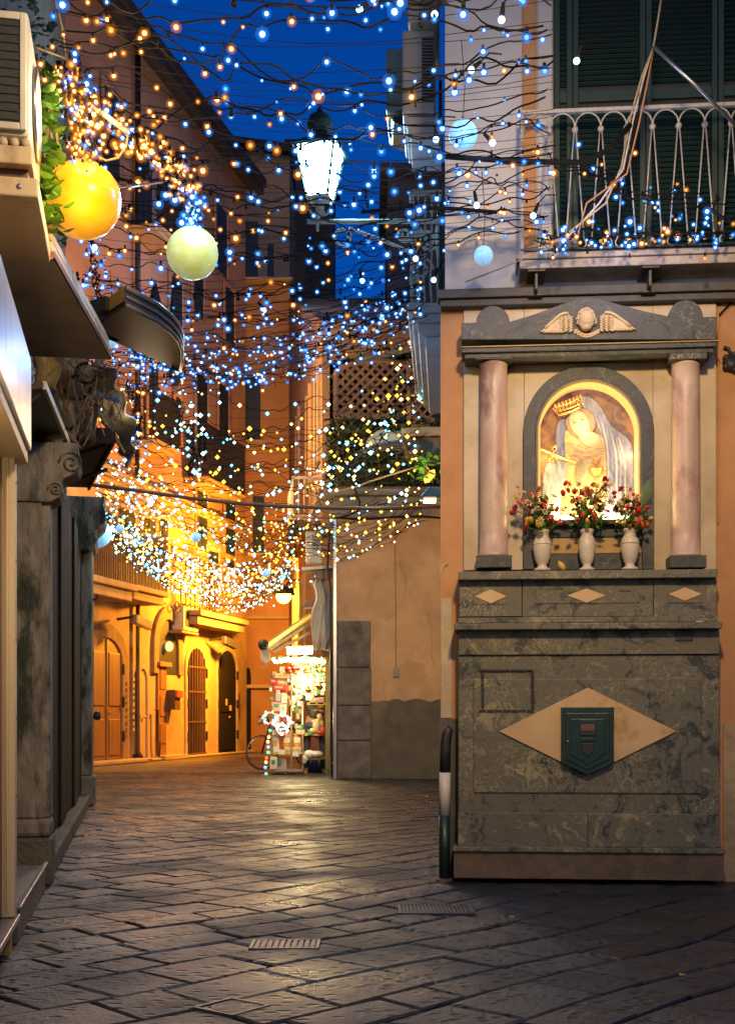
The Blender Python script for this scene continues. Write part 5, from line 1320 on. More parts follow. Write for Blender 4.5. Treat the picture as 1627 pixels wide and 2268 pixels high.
# ------------------------------------------------------------------ vases, flowers, lemon on the shrine shelf
zsh = SH.z(1300, 1263, -.18) + .001
flower_group = 'flower bouquets on the shrine shelf'
def vase(px, label, ring=False, slim=1.0):
    x = SH.x(px, -.155)
    t = thing('marble_vase', label, 'vase', loc=SH.world((x, -.155, zsh)), rz=SH.a)
    pr = [(.052, 0), (.054, .012), (.042, .018), (.030, .026), (.028, .038), (.040, .052), (.050, .085), (.058, .13), (.060, .165), (.055, .195), (.043, .215), (.038, .226), (.041, .238), (.049, .250), (.047, .262), (.036, .258), (.03, .22)]
    MB().lathe([(a*slim, b) for a, b in pr], n=24).build('body', white_marble, t, smooth=True)
    if ring: MB().tube([(.0605*math.cos(k*math.pi/12), .0605*math.sin(k*math.pi/12), .17) for k in range(24)], .004, 5, closed=True).build('ring', white_marble, t, smooth=True)
    return t
vase(1200, 'white marble vase with raised ring under the bouquet that has a white bloom', True)
vase(1299, 'slender white marble vase in the middle of the shrine shelf', False, .92)
vase(1394, 'white marble vase beneath the bouquet with an upright fern frond', True, .98)
def blossom(m1, m2, r=.02, n=7):
    g = MB()
    for k in range(n):
        a = 2*math.pi*k/n; c, s = math.cos(a), math.sin(a); c2, s2 = math.cos(a+.35), math.sin(a+.35); c3_, s3 = math.cos(a-.35), math.sin(a-.35)
        g.add([(0, 0, 0), (r*.7*c3_, r*.7*s3, .006), (r*1.1*c, r*1.1*s, .003), (r*.7*c2, r*.7*s2, .006)], [(0, 1, 2, 3)], 0)
    g.ball((0, 0, .006), (r*.42, r*.42, r*.3), 7, 5, 1)
    return g.mesh('blossom', [m1, m2])
def carnation(m1):
    g = MB()
    for k in range(16):
        a = R.uniform(0, 6.28); e = R.uniform(.2, 1.4); r = .019
        d = Vector((math.cos(a)*math.cos(e), math.sin(a)*math.cos(e), math.sin(e))); s = d.orthogonal().normalized()*.008
        g.add([(0, 0, 0), d*r*.7+s, d*r*1.1, d*r*.7-s], [(0, 1, 2, 3)])
    return g.mesh('blossom', m1)
def bud(m1): return MB().ball((0, 0, .015), (.011, .011, .019), 8, 6).mesh('bud', m1, True)
def frond():
    g = MB()
    for k in range(12):
        z = .016+.0125*k; w = .040*math.sin(math.pi*(k+3)/16)+.003
        for s in (-1, 1): g.add([(0, .0, z), (s*w*.55, .003, z+.006), (s*w, .004, z+.017), (s*w*.5, .003, z+.012), (0, 0, z+.005)], [(0, 1, 2, 3, 4)])
    g.tube([(0, 0, 0), (0, 0, .175)], .0016, 4)
    return g.mesh('fern_frond', leaf_fern)
ME = dict(redy=blossom(petal_cream, petal_red, .021), red=carnation(petal_red), red2=blossom(petal_red, petal_red, .017, 6), orange=bud(petal_orange), yellow=bud(petal_yellow), redbud=bud(petal_red), cream=blossom(petal_cream, petal_yellow, .018), fern=frond(), leaf=leaf_mesh('leaf', leaf_green, .045, .026), white=carnation(white_plastic), yflower=blossom(petal_yellow, petal_yellow, .018))
def bouquet(px, py, label, blooms, ferns, spread, top):
    root = SH.world((SH.x(px, -.155), -.155, zsh+.25))
    t = thing('bouquet', label, 'flowers', loc=root, group=flower_group, rz=SH.a)
    iv = MATX[t.name].inverted(); st = MB()
    kinds = [q[2] for q in blooms]
    blooms = list(blooms) + [(px+R.uniform(-1.2, 1.2)*spread, R.uniform(top+14, py-8), R.choice(kinds)) for _ in range(14)]
    for (a, b, kind) in blooms:
        y = -.175 + R.uniform(-.10, .03); x, z = SH.px(a, b, y)
        p_ = iv @ SH.world((x, y, z)); st.tube([(0, 0, 0), (p_.x*.4, p_.y*.4, p_.z*.55), p_], .0018, 4)
        tilt = Matrix.Rotation(R.uniform(.5, 1.5), 4, 'X') @ Matrix.Rotation(R.uniform(-.5, .5), 4, 'Y')
        link(ME[kind], 'bud' if kind in ('orange', 'yellow', 'redbud') else 'blossom', t, Matrix.Translation(p_) @ tilt @ Matrix.Scale(R.uniform(1.1, 1.55), 4))
    for (a, b, deg) in ferns:
        y = -.19; x, z = SH.px(a, b, y); p_ = iv @ SH.world((x, y, z))
        link(ME['fern'], 'fern_frond', t, Matrix.Translation(p_) @ Matrix.Rotation(rad(deg), 4, 'Y') @ Matrix.Rotation(.15, 4, 'X'))
    for k in range(110):
        a = px + R.uniform(-1.25, 1.25)*spread; b = R.uniform(top+20, py+5); y = -.155+R.uniform(-.09, .06); x, z = SH.px(a, b, y); p_ = iv @ SH.world((x, y, z))
        link(ME['leaf'], 'leaf', t, Matrix.Translation(p_) @ Matrix.Rotation(R.uniform(0, 6.28), 4, 'Z') @ Matrix.Rotation(R.uniform(.3, 2.2), 4, 'X') @ Matrix.Scale(R.uniform(.8, 1.5), 4))
    st.build('stems', leaf_fern, t, fix=False)
def zb3(x, y): return z3(x, y)
Lb = [(145,1345,'red2'),(205,1390,'yflower'),(165,1400,'cream'),(340,1382,'redbud'),(195,1470,'red2'),(175,1505,'redy'),(250,1495,'redy'),(290,1440,'orange'),(150,1490,'red2'),(118,1560,'redbud'),(95,1605,'redbud'),(165,1620,'cream'),(265,1620,'redy'),(270,1545,'red2'),(325,1585,'white'),(415,1580,'redy'),(410,1520,'red2'),(235,1690,'yellow'),(285,1685,'yellow'),(345,1712,'yellow'),(230,1735,'orange'),(240,1765,'orange'),(430,1690,'orange'),(470,1660,'orange'),(490,1690,'redbud'),(560,1690,'orange'),(575,1700,'orange'),(215,1560,'redy'),(130,1440,'yflower'),(310,1500,'cream')]
Cb = [(750,1315,'redy'),(820,1350,'redy'),(610,1320,'redbud'),(655,1310,'red2'),(720,1380,'redy'),(865,1390,'red2'),(875,1325,'redbud'),(925,1330,'yflower'),(1020,1265,'red'),(1015,1320,'redy'),(990,1360,'red'),(1020,1380,'red2'),(1070,1320,'yflower'),(955,1430,'red'),(845,1440,'redy'),(730,1455,'red2'),(605,1420,'redbud'),(525,1575,'redbud'),(590,1570,'cream'),(620,1550,'red2'),(880,1500,'red'),(910,1535,'cream'),(830,1570,'redbud'),(880,1570,'orange'),(790,1640,'orange'),(845,1615,'yellow'),(905,1640,'orange'),(915,1680,'orange'),(845,1695,'yellow'),(740,1665,'redbud'),(960,1490,'redy'),(680,1620,'cream'),(800,1480,'yflower'),(655,1390,'redbud')]
Rb = [(1180,1365,'red'),(1260,1360,'redy'),(1085,1400,'redbud'),(1290,1420,'redy'),(1185,1465,'redy'),(1290,1480,'redy'),(1110,1440,'red2'),(1000,1515,'cream'),(985,1560,'redy'),(1035,1580,'redy'),(1120,1565,'red'),(1190,1590,'red2'),(1340,1530,'red'),(1325,1600,'red'),(1400,1555,'redbud'),(1370,1620,'red2'),(1120,1710,'yellow'),(1185,1705,'yellow'),(1215,1680,'yellow'),(1330,1670,'orange'),(1320,1710,'redbud'),(1380,1740,'orange'),(1430,1735,'orange'),(1450,1690,'yellow'),(1440,1655,'yellow'),(1260,1730,'orange'),(1240,1540,'red2'),(1150,1500,'cream'),(1230,1430,'yflower'),(1060,1480,'red2')]
bouquet(1200, 1170, 'artificial bouquet with red blooms and one white carnation in the shelf vase', [(*zb3(a, b), k) for a, b, k in Lb], [(*zb3(372, 1560), 6)], 22, 1085)
bouquet(1299, 1168, 'tallest artificial bouquet of red and yellow flowers in the middle vase', [(*zb3(a, b), k) for a, b, k in Cb], [(*zb3(775, 1615), -48), (*zb3(1120, 1520), -50), (*zb3(735, 1330), 10)], 26, 1070)
bouquet(1394, 1170, 'artificial bouquet with red blooms and upright fern frond in the shelf vase', [(*zb3(a, b), k) for a, b, k in Rb], [(*zb3(1365, 1530), 18)], 24, 1085)
x, z = SH.px(1243, 1250, -.17)
t = thing('lemon', 'yellow lemon leaning on the shrine shelf between two vases', 'lemon', loc=SH.world((x, -.17, zsh)), rz=SH.a)
g = MB(); rt = Matrix.Rotation(rad(-32), 3, 'Y'); g.ball((0, 0, .028), (.021, .021, .033), 12, 9, rot=rt); g.ball(rt @ Vector((0, 0, .033)) + Vector((0, 0, .028)), .007, 6, 5); g.build('fruit', petal_yellow, t, smooth=True)
t = thing('cigarette_end', 'white cigarette end left on the shrine ledge above the dark plaque', 'cigarette', loc=SH.world((SH.x(1550, -.25), -.25, SH.z(1550, 1379, -.25)+.006)))
MB().tube([(-.03, 0, .0), (.012, 0, 0)], .004, 6).build('paper', white_plastic, t); MB().tube([(.0121, 0, 0), (.03, 0.0, 0)], .004, 6).build('filter', petal_orange, t)

# ------------------------------------------------------------------ wall lantern on scroll bracket
LD = 13.4; ls = FPX/LD
def lp(px, py): return at(px, py, LD)
ln = thing('street_lantern', 'glowing four sided street lantern on a scrolled iron wall bracket', 'lantern', loc=lp(708, 490))
glass_l = glow('lantern_glass', (0.36, 0.76, 1.0), 130.0)
glass_w = glow('fill_lantern_glass', (1.0, 0.72, 0.42), 6.0)
iron_g = mat('grey_green_iron', (0.42, 0.46, 0.43), (0.32, 0.35, 0.33), 0.5, 20)
def lantern_head(ln, lc, zt, zb_, glass_m, deg=-14):
    rotL = Matrix.Rotation(rad(deg), 3, 'Z')
    def corners(hw, z): return [Vector((lc.x, lc.y, z)) + rotL @ Vector((sx*hw, sy*hw, 0)) for sx, sy in ((-1, -1), (1, -1), (1, 1), (-1, 1))]
    ct, cbm = corners(.205, zt), corners(.115, zb_)
    for k in range(4):
        l = (k+1) % 4; q = [ct[k], ct[l], cbm[l], cbm[k]]; c = sum(q, Vector())/4
        g = MB(); g.add([c+(p_-c)*.94 for p_ in q], [(0, 1, 2, 3)]); o = g.build('pane', glass_m, ln, world=True)
        MB().bar(ct[k], cbm[k], .024, .024).build('corner_bar', green_paint, ln, world=True)
    g = MB()
    for (h1, z1, h2, z2) in ((.235, zt, .25, zt+.02), (.25, zt+.021, .12, zt+.12), (.115, zt+.121, .09, zt+.2)):
        a, b = corners(h1, z1), corners(h2, z2); g.add(a+b, [(0, 1, 2, 3), (7, 6, 5, 4), (0, 4, 5, 1), (1, 5, 6, 2), (2, 6, 7, 3), (3, 7, 4, 0)])
    g.lathe([(.10, zt+.2), (.135, zt+.24), (.14, zt+.30), (.11, zt+.37), (.05, zt+.41), (.02, zt+.46), (.0, zt+.48)], (lc.x, lc.y, 0), 16)
    g.build('roof', green_paint, ln, world=True)
    g = MB(); a, b = corners(.125, zb_-.02), corners(.125, zb_-.001); g.add(a+b, [(0, 1, 2, 3), (7, 6, 5, 4), (0, 4, 5, 1), (1, 5, 6, 2), (2, 6, 7, 3), (3, 7, 4, 0)])
    g.lathe([(.09, zb_-.021), (.05, zb_-.06), (.045, zb_-.12), (.06, zb_-.15), (.02, zb_-.19)], (lc.x, lc.y, 0), 12); g.build('base', iron_g, ln, world=True)
    for s in (-1, 1):
        MB().tube([lc+Vector((s*.11, 0, zb_-lc.z-.02)), lc+Vector((s*.12, 0, zb_-lc.z-.09)), lc+Vector((s*.08, 0, zb_-lc.z-.16)), lc+Vector((s*.02, 0, zb_-lc.z-.18))], .014, 6).build('cradle_arm', iron_g, ln, world=True, smooth=True)
lc = lp(708, 385)
lantern_head(ln, lc, lp(700, 336).z, lp(700, 440).z, glass_l)
MB().tube([lp(680, 491), lp(980, 490)], .027, 8).build('arm', iron_g, ln, world=True, smooth=True)
MB().tube([lp(703, 470), lp(703, 512)], [.03, .012], 8).build('finial', iron_g, ln, world=True)
MB().tube([lp(760+22*math.cos(k*.5+1.2)*(1-k*.03), 525+22*math.sin(k*.5+1.2)*(1-k*.03)) for k in range(14)][::-1] + [lp(775, 505), lp(800, 515), lp(850, 533), lp(900, 555), lp(935, 562)], .018, 6).build('brace', iron_g, ln, world=True, smooth=True)
for (cx, cy, r) in ((948, 530, 26), (895, 520, 18), (925, 512, 14)):
    MB().tube([lp(cx+r*(1-k/26)*math.cos(k*.5), cy+r*(1-k/26)*math.sin(k*.5)) for k in range(22)], .016, 6).build('scroll', iron_g, ln, world=True, smooth=True)
MB().tube([lp(972, 470), lp(966, 520), lp(972, 590)], .018, 6).build('wall_plate', iron_g, ln, world=True)

# ------------------------------------------------------------------ side balcony and units on the side wall of the corner building
def wx(Y): return SH.world((xl, 0, 0)).x + (1.12 - SH.world((xl, 0, 0)).x)*(Y-8.28)/(18.5-8.28)
sbal = thing('side_balcony', 'white side balcony with moulded slab and scrolled railing left of the orange corner', 'balcony', loc=(0.5, 10.6, 4.5))
def sidebox(name, m, t, y0, y1, o0, o1, z0, z1, bev=.008):
    P = [Vector((wx(y0)-o1, y0, z0)), Vector((wx(y0)-o0, y0, z0)), Vector((wx(y1)-o0, y1, z0)), Vector((wx(y1)-o1, y1, z0))]
    return MB().prism(P, (0, 0, z1-z0)).build(name, m, t, world=True, bevel=bev)
sidebox('slab', white_plastic, sbal, 10.5, 13.2, .002, .285, 4.42, 4.50)
sidebox('moulding', white_plastic, sbal, 10.54, 13.15, .002, .25, 4.36, 4.419)
sidebox('moulding', white_plastic, sbal, 10.6, 13.1, .002, .20, 4.28, 4.359)
sidebox('moulding', white_plastic, sbal, 10.7, 13.0, .002, .14, 4.18, 4.279)
zr1 = CAMH + (HY-432)/FPX*10.55
sidebox('handrail', white_iron, sbal, 10.52, 13.1, .235, .275, zr1-.02, zr1+.02, 0)
sidebox('handrail', white_iron, sbal, 10.50, 10.54, .002, .275, zr1-.015, zr1+.025, 0)
for k in range(5):
    o = .03+.055*k; g = MB(); X = wx(10.53)-o
    g.tube([(X, 10.53, 4.5), (X-.012, 10.53, 4.7), (X, 10.53, 4.9), (X, 10.53, zr1)], .009, 5); g.ball((X, 10.53, zr1-.14), .018, 6, 5); g.build('bar', white_iron, sbal, world=True)
for k in range(20):
    Y = 10.6+2.45*k/19; X = wx(Y)-.255; MB().tube([(X, Y, 4.5), (X, Y, zr1)], .009, 5).build('bar', white_iron, sbal, world=True)
g = MB(); c = Vector((wx(10.5)-.17, 10.5, 4.78))
g.tube([c+Vector((.10*(1-k/24)*math.cos(k*.5), 0, .10*(1-k/24)*math.sin(k*.5))) for k in range(20)], .010, 5); g.build('scroll', white_iron, sbal, world=True)
sa = thing('air_conditioner', 'white air conditioner with slatted vent fixed high on the side wall beside the sky', 'air conditioner', loc=(0.5, 9.6, 5.9))
sidebox('case', white_plastic, sa, 9.7, 10.5, .05, .30, CAMH+(HY-252)/FPX*9.7, CAMH+(HY-66)/FPX*9.7, .02)
zq0, zq1 = CAMH+(HY-225)/FPX*9.7, CAMH+(HY-82)/FPX*9.7
for k in range(20):
    z = zq0+(zq1-zq0)*k/20; sidebox('vent_slat', grille_dark, sa, 9.69, 9.701, .06, .15, z, z+.012, 0)
sidebox('bracket', white_plastic, sa, 9.7, 10.4, .002, .27, CAMH+(HY-275)/FPX*9.7, CAMH+(HY-258)/FPX*9.7)
sidebox('lower_duct', white_plastic, sa, 9.72, 10.3, .002, .24, CAMH+(HY-305)/FPX*9.7, CAMH+(HY-277)/FPX*9.7)
sb2 = thing('roller_awning_case', 'grey green boxy awning case on the side wall behind the slatted unit', 'awning', loc=(0.4, 11, 6.5))
sidebox('case', mat('grey_green_sheet', (0.20, 0.25, 0.23), (0.16, 0.2, 0.185), 0.5, 6), sb2, 11.2, 11.9, .10, .50, CAMH+(HY-245)/FPX*11.2, CAMH+(HY-105)/FPX*11.2, .03)
P = [at(866, 262, 11.2), at(905, 240, 11.2), at(905, 282, 11.2), at(872, 270, 11.2)]; MB().prism(P, (0, .5, 0)).build('flap', sheet_dark, sb2, world=True)
sb3 = thing('white_shutter_box', 'white box above the slatted air conditioner at the top of the side wall', 'box', loc=(0.5, 9.6, 6.5))
sidebox('case', white_plastic, sb3, 9.75, 10.5, .02, .26, CAMH+(HY-42)/FPX*9.7, 7.2, .02)
sidebox('shutter', green_paint, cb, 11.0, 12.6, .0, .03, 4.6, 6.6, 0)

# ------------------------------------------------------------------ terracotta pipe across the street
pp = thing('crossing_cable', 'thick terracotta coloured cable sagging across the street under the lights', 'cable', loc=at(600, 1120, 14.5))
MB().tube([at(205, 1074, 13.8), at(300, 1086, 14.0), at(420, 1103, 14.1), at(520, 1114, 14.1), at(620, 1121, 14.1), at(720, 1125, 14.1), at(840, 1127, 14.0), at(976, 1122, 13.9)], .021, 8).build('sheath', copper_pipe, pp, world=True, smooth=True)

# ------------------------------------------------------------------ glowing globes
def mottled(name, c1, c2, s1, s2, scale):
    m = bpy.data.materials.new(name); m.use_nodes = True; nt = m.node_tree; N = nt.nodes; b = N['Principled BSDF']
    tc = N.new('ShaderNodeTexCoord'); n1 = N.new('ShaderNodeTexNoise'); n1.inputs['Scale'].default_value = scale; n1.inputs['Detail'].default_value = 4
    nt.links.new(tc.outputs['Object'], n1.inputs['Vector'])
    n2 = N.new('ShaderNodeTexNoise'); n2.inputs['Scale'].default_value = scale*14; n2.inputs['Detail'].default_value = 2
    nt.links.new(tc.outputs['Object'], n2.inputs['Vector'])
    ad = N.new('ShaderNodeMath'); ad.operation = 'MULTIPLY_ADD'; ad.inputs[1].default_value = .45; nt.links.new(n2.outputs['Fac'], ad.inputs[0]); nt.links.new(n1.outputs['Fac'], ad.inputs[2])
    r = N.new('ShaderNodeValToRGB'); r.color_ramp.elements[0].position = .5; r.color_ramp.elements[0].color = (*c1, 1); r.color_ramp.elements[1].position = .95; r.color_ramp.elements[1].color = (*c2, 1)
    nt.links.new(ad.outputs[0], r.inputs['Fac']); nt.links.new(r.outputs['Color'], b.inputs['Emission Color'])
    sx = N.new('ShaderNodeSeparateXYZ'); nt.links.new(tc.outputs['Generated'], sx.inputs[0])
    gr = N.new('ShaderNodeMapRange'); gr.inputs[1].default_value = .1; gr.inputs[2].default_value = 1.0; gr.inputs[3].default_value = s1*.68; gr.inputs[4].default_value = s1*1.35
    nt.links.new(sx.outputs['Z'], gr.inputs[0]); nt.links.new(gr.outputs[0], b.inputs['Emission Strength'])
    b.inputs['Base Color'].default_value = (*c1, 1); b.inputs['Roughness'].default_value = .25
    return m
gold_g = mottled('golden_globe', (0.72, 0.26, 0.003), (0.95, 0.52, 0.04), 0.85, 1, 9)
pale_g = mottled('pale_green_globe', (0.36, 0.42, 0.10), (0.62, 0.74, 0.46), 0.8, 1, 9)
blue_g = mottled('ice_blue_globe', (0.16, 0.42, 0.72), (0.45, 0.72, 0.95), 0.95, 1, 12)
def globe(px, py, r, d, m, label, power, col):
    p_ = at(px, py, d); rr = r/FPX*d
    t = thing('light_globe', label, 'globe', loc=p_)
    g = MB(); g.ball((0, 0, 0), rr, 32, 22); g.build('shell', m, t, smooth=True)
    MB().tube([(rr*1.002*math.cos(k*math.pi/20), rr*1.002*math.sin(k*math.pi/20), 0) for k in range(40)], rr*.008, 4, closed=True).build('seam', m, t, smooth=True)
    g = MB(); g.tube([(0, 0, rr*.98), (0, 0, rr*1.12)], rr*.10, 8); g.tube([(rr*.08*math.cos(k*.6), 0, rr*1.2+rr*.08*math.sin(k*.6)) for k in range(11)], .004, 5); g.build('cap', grey_metal, t)
    MB().tube([(0, 0, rr*1.2), (.01, 0, rr*1.2+.18), (-.01, 0, rr*1.2+.45)], .003, 4).build('hanging_wire', cable_black, t)
    if power:
        lamp('globe_light', p_ + Vector((0, -rr-.06, -.0)), power, col, .05, parent=t)
    return t
globe(184, 443, 84, 6.1, gold_g, 'large golden glowing globe hanging beside the ivy', 0, None)
globe(426, 561, 57, 7.0, pale_g, 'pale green glowing globe hanging below a cluster of blue bulbs', 0, None)
globe(1025, 298, 32, 7.4, blue_g, 'ice blue glowing globe in front of the pale upper wall', 0, None)
globe(1070, 566, 21, 7.8, blue_g, 'small ice blue globe hanging at the foot of the pale upper wall', 0, None)
globe(216, 1182, 31, 17.0, blue_g, 'pale blue globe half hidden behind the corner corbel', 0, None)
globe(266, 1171, 9.5, 16.0, blue_g, 'tiny pale blue globe hanging over the rust barred balcony', 0, None)
globe(434, 1190, 11, 17.0, blue_g, 'tiny blue globe within the densest string lights', 0, None)
globe(590, 1270, 9, 21.0, blue_g, 'tiny pale globe near the sodium lamp among the string lights', 0, None)
globe(247, 757, 12, 8.8, blue_g, 'small blue globe behind the dark projecting sign box', 0, None)

# ------------------------------------------------------------------ string light nets
core_blue = glow('bulb_blue', (0.24, 0.58, 1.0), 9.0, False)
core_warm = glow('bulb_warm', (1.0, 0.55, 0.18), 7.0, False)
core_cyan = glow('bulb_cyan', (0.18, 0.68, 0.92), 3.6, False)
core_gold = glow('bulb_gold', (1.0, 0.55, 0.05), 3.4, False)
core_white = glow('bulb_white', (0.65, 0.85, 1.0), 4.5, False)
sh_blue = halo_shell('bulb_halo_blue', (0.04, 0.27, 1.0), 1.1, .30)
sh_warm = halo_shell('bulb_halo_warm', (1.0, 0.30, 0.02), 1.0, .30)
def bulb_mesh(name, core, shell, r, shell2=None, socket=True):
    g = MB(); g.ball((0, 0, -.012), r*.64, 7, 6, 0); g.ball((0, 0, -.012), r*1.05, 8, 6, 1); g.ball((0, 0, -.012), r*1.6, 8, 6, 3)  # outer shells imitate the glare halo around the bulb
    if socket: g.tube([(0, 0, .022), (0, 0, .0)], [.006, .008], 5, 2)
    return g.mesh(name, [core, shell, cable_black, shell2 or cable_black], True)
sh2_blue = halo_shell('bulb_glow_blue', (0.03, 0.24, 1.0), 1.2, .16); sh2_warm = halo_shell('bulb_glow_warm', (1.0, 0.26, 0.015), 1.0, .13)
dim_blue = glow('bulb_blue_dim', (0.10, 0.40, 1.0), 2.6, False); dim_warm = glow('bulb_warm_dim', (1.0, 0.42, 0.08), 2.0, False); unlit = mat('unlit_bulb', (0.4, 0.4, 0.4), (0.3, 0.3, 0.3), 0.2, 20)
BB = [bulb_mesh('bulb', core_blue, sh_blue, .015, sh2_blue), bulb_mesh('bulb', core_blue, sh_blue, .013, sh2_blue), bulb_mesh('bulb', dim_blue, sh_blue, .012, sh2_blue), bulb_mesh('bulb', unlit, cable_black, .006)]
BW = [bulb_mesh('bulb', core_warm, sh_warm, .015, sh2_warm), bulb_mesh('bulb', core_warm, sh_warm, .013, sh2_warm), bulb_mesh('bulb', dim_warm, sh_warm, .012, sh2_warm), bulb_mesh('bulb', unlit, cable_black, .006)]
B_bigb = bulb_mesh('bulb', core_blue, sh_blue, .024)
def far_bulb(mb, p_, r, m):
    o = [Vector((r, 0, 0)), Vector((-r, 0, 0)), Vector((0, r, 0)), Vector((0, -r, 0)), Vector((0, 0, r)), Vector((0, 0, -r))]
    mb.add([p_+q for q in o], [(0, 2, 4), (2, 1, 4), (1, 3, 4), (3, 0, 4), (2, 0, 5), (1, 2, 5), (3, 1, 5), (0, 3, 5)], m)
FARM = [core_blue, core_warm, core_cyan, core_gold, core_white]
def edgeL(Y): return left_x(Y)+.18 if Y < 13.5 else -.212*Y
def edgeR(Y):
    if Y < 8.25: return (1225-CX)/FPX*Y
    if Y < 13.2: return wx(Y)-.10
    if Y < 21.3: return (945-CX)/FPX*Y
    return -.055*Y
def netz(u, Y):
    if Y < 8.3: zl, zr_, sag, c = 4.22, 4.16, .12, .5
    elif Y < 10.6: zl, zr_, sag, c = 4.15, 4.35, .16, .5
    elif Y < 12.6: zl, zr_, sag, c = 4.25, 4.75, .22, .5
    elif Y < 17: zl, zr_, sag, c = 4.35, 4.45, .35, .55
    else:
        k = (Y-17)/11; zl, zr_, sag, c = 4.55+.6*k, 4.5+.0*k, .55+.75*k, .66
    # parabola with its low point at c
    s = u/c if u < c else (1-u)/(1-c)
    return zl+(zr_-zl)*u - sag*(1-(1-s)**2)
def strand(n, Y, amp, parent, bulbs, far, bulb_step, warm_p, wire_r, u0=0.0, u1=1.0, farmb=None, dens_warm=None):
    """one row of wire with hanging bulbs across the street"""
    xa, xb = edgeL(Y), edgeR(Y); Ltot = xb-xa; N = max(12, int(Ltot*(u1-u0)/.075)); pts = []; ph = R.uniform(0, 6)
    zo = R.uniform(-.06, .06)
    yy = 0; zz_ = 0
    for k in range(N+1):
        u = u0+(u1-u0)*k/N
        yy += R.gauss(0, amp*.9); yy *= .86; zz_ += R.gauss(0, amp*.55); zz_ *= .8
        zig = amp*.5*math.sin(k*1.15+ph)
        pts.append(Vector((xa+Ltot*u+R.uniform(-.02, .02), Y+yy+zig*.8+.10*math.sin(u*5+ph), netz(u, Y)+zo+zz_+zig*.4)))
    sp_ = []
    for a_, b_ in zip(pts, pts[1:]): sp_ += [a_*.75+b_*.25, a_*.25+b_*.75]
    w = MB().tube(sp_, wire_r, 4).build('wire', cable_black, parent, world=True, fix=False)
    if wire_r > .003: MB().tube([Vector((xa+Ltot*j/10, Y+.02*math.sin(ph+j), netz(j/10, Y)+zo+.03)) for j in range(11)], .0018, 3).build('support_line', cable_black, parent, world=True, fix=False)
    k = R.uniform(0, bulb_step)
    iv = MATX[parent.name].inverted()
    s = 0
    while s < len(pts)-1:
        p_ = pts[int(s)] + Vector((R.uniform(-.02, .02), R.uniform(-.02, .02), -R.uniform(.0, .03)))
        wm = R.random() < (warm_p(p_) if callable(warm_p) else warm_p)
        bulbs.append((p_, wm))
        s += max(.08, R.gauss(bulb_step, bulb_step*.35))/.075
def emit_bulbs(parent, bulbs, far, r=.013):
    iv = MATX[parent.name].inverted()
    if not far:
        bulbs = sorted(bulbs, key=lambda q: q[0].y)
        for p_, wm in bulbs[:300]:
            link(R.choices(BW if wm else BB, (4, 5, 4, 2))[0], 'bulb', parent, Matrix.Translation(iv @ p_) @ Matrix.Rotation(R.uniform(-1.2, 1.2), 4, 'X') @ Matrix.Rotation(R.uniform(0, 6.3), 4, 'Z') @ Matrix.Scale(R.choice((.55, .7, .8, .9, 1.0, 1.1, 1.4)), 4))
        bulbs = bulbs[300:]
    if bulbs:
        mb = MB()
        for p_, wm in bulbs:
            rr = r*R.choice((.6, .75, .9, 1, 1.15, 1.5)); tint_ = R.random()
            m_ = (3 if tint_ < .75 else 1) if wm else (2 if tint_ < .55 else (4 if tint_ < .75 else 0))
            if not far: m_ = 1 if wm else 0; rr *= .75
            far_bulb(mb, iv @ p_, rr, m_)
        tag(mb.build('small_bulbs', FARM, parent, fix=False), kind='stuff')
def px_of(p_): return CX+FPX*p_.x/p_.y, HY-FPX*(p_.z-CAMH)/p_.y
def warm_near(p_):
    x, y = px_of(p_)
    if x < 480: return .7
    if x < 640: return .38
    if x > 1000 and y > 330: return .5
    return .15
def warm_mid(p_):
    x, y = px_of(p_)
    return .45 if 480 < x < 760 else .5
def warm_far(p_):
    x, y = px_of(p_)
    return .25 if x < 430 else (.68 if x > 560 and y < 1240 else .45)
net_group = 'string light nets over the street'
def net(label, y0, y1, step, amp, bulb_step, warm, wire_r, far=False, r=.013, stray=True):
    ym = (y0+y1)/2
    t = thing('light_net', label, 'string lights', loc=((edgeL(ym)+edgeR(ym))/2, ym, netz(.5, ym)), group=net_group)
    bulbs = []; Y = y0
    while Y < y1:
        strand(None, Y, amp, t, bulbs, far, bulb_step, warm, wire_r)
        Y += step*R.uniform(.7, 1.3)
    emit_bulbs(t, bulbs, far, r)
    return t
net('overhead string light net against the open sky, warm bulbs to its side by the ivy', 5.0, 6.35, .11, .06, .16, warm_near, .0048)
net('string light net stretched in front of the pale upper wall and lantern top', 6.35, 8.1, .12, .055, .16, warm_near, .0042)
net('loose string light net beside the lantern and its scroll bracket', 8.3, 10.5, .14, .05, .17, .2, .0036)
net('bunched mostly blue string lights tied to the white side balcony', 10.6, 12.3, .10, .05, .16, .12, .0034, r=.014)
net('open string light net over the street below the white side balcony', 12.6, 16.8, .27, .07, .25, warm_mid, .0042, far=True, r=.019)
net('string light net sagging just above the terracotta cable', 17.0, 20.6, .28, .07, .26, warm_far, .0045, far=True, r=.019)
net('dense sparkling string light net beyond the terracotta cable', 20.8, 24.2, .22, .07, .21, warm_far, .005, far=True, r=.020)
net('densest low hanging string light net by the sodium lamp', 24.4, 28.0, .18, .08, .15, warm_far, .005, far=True, r=.020)

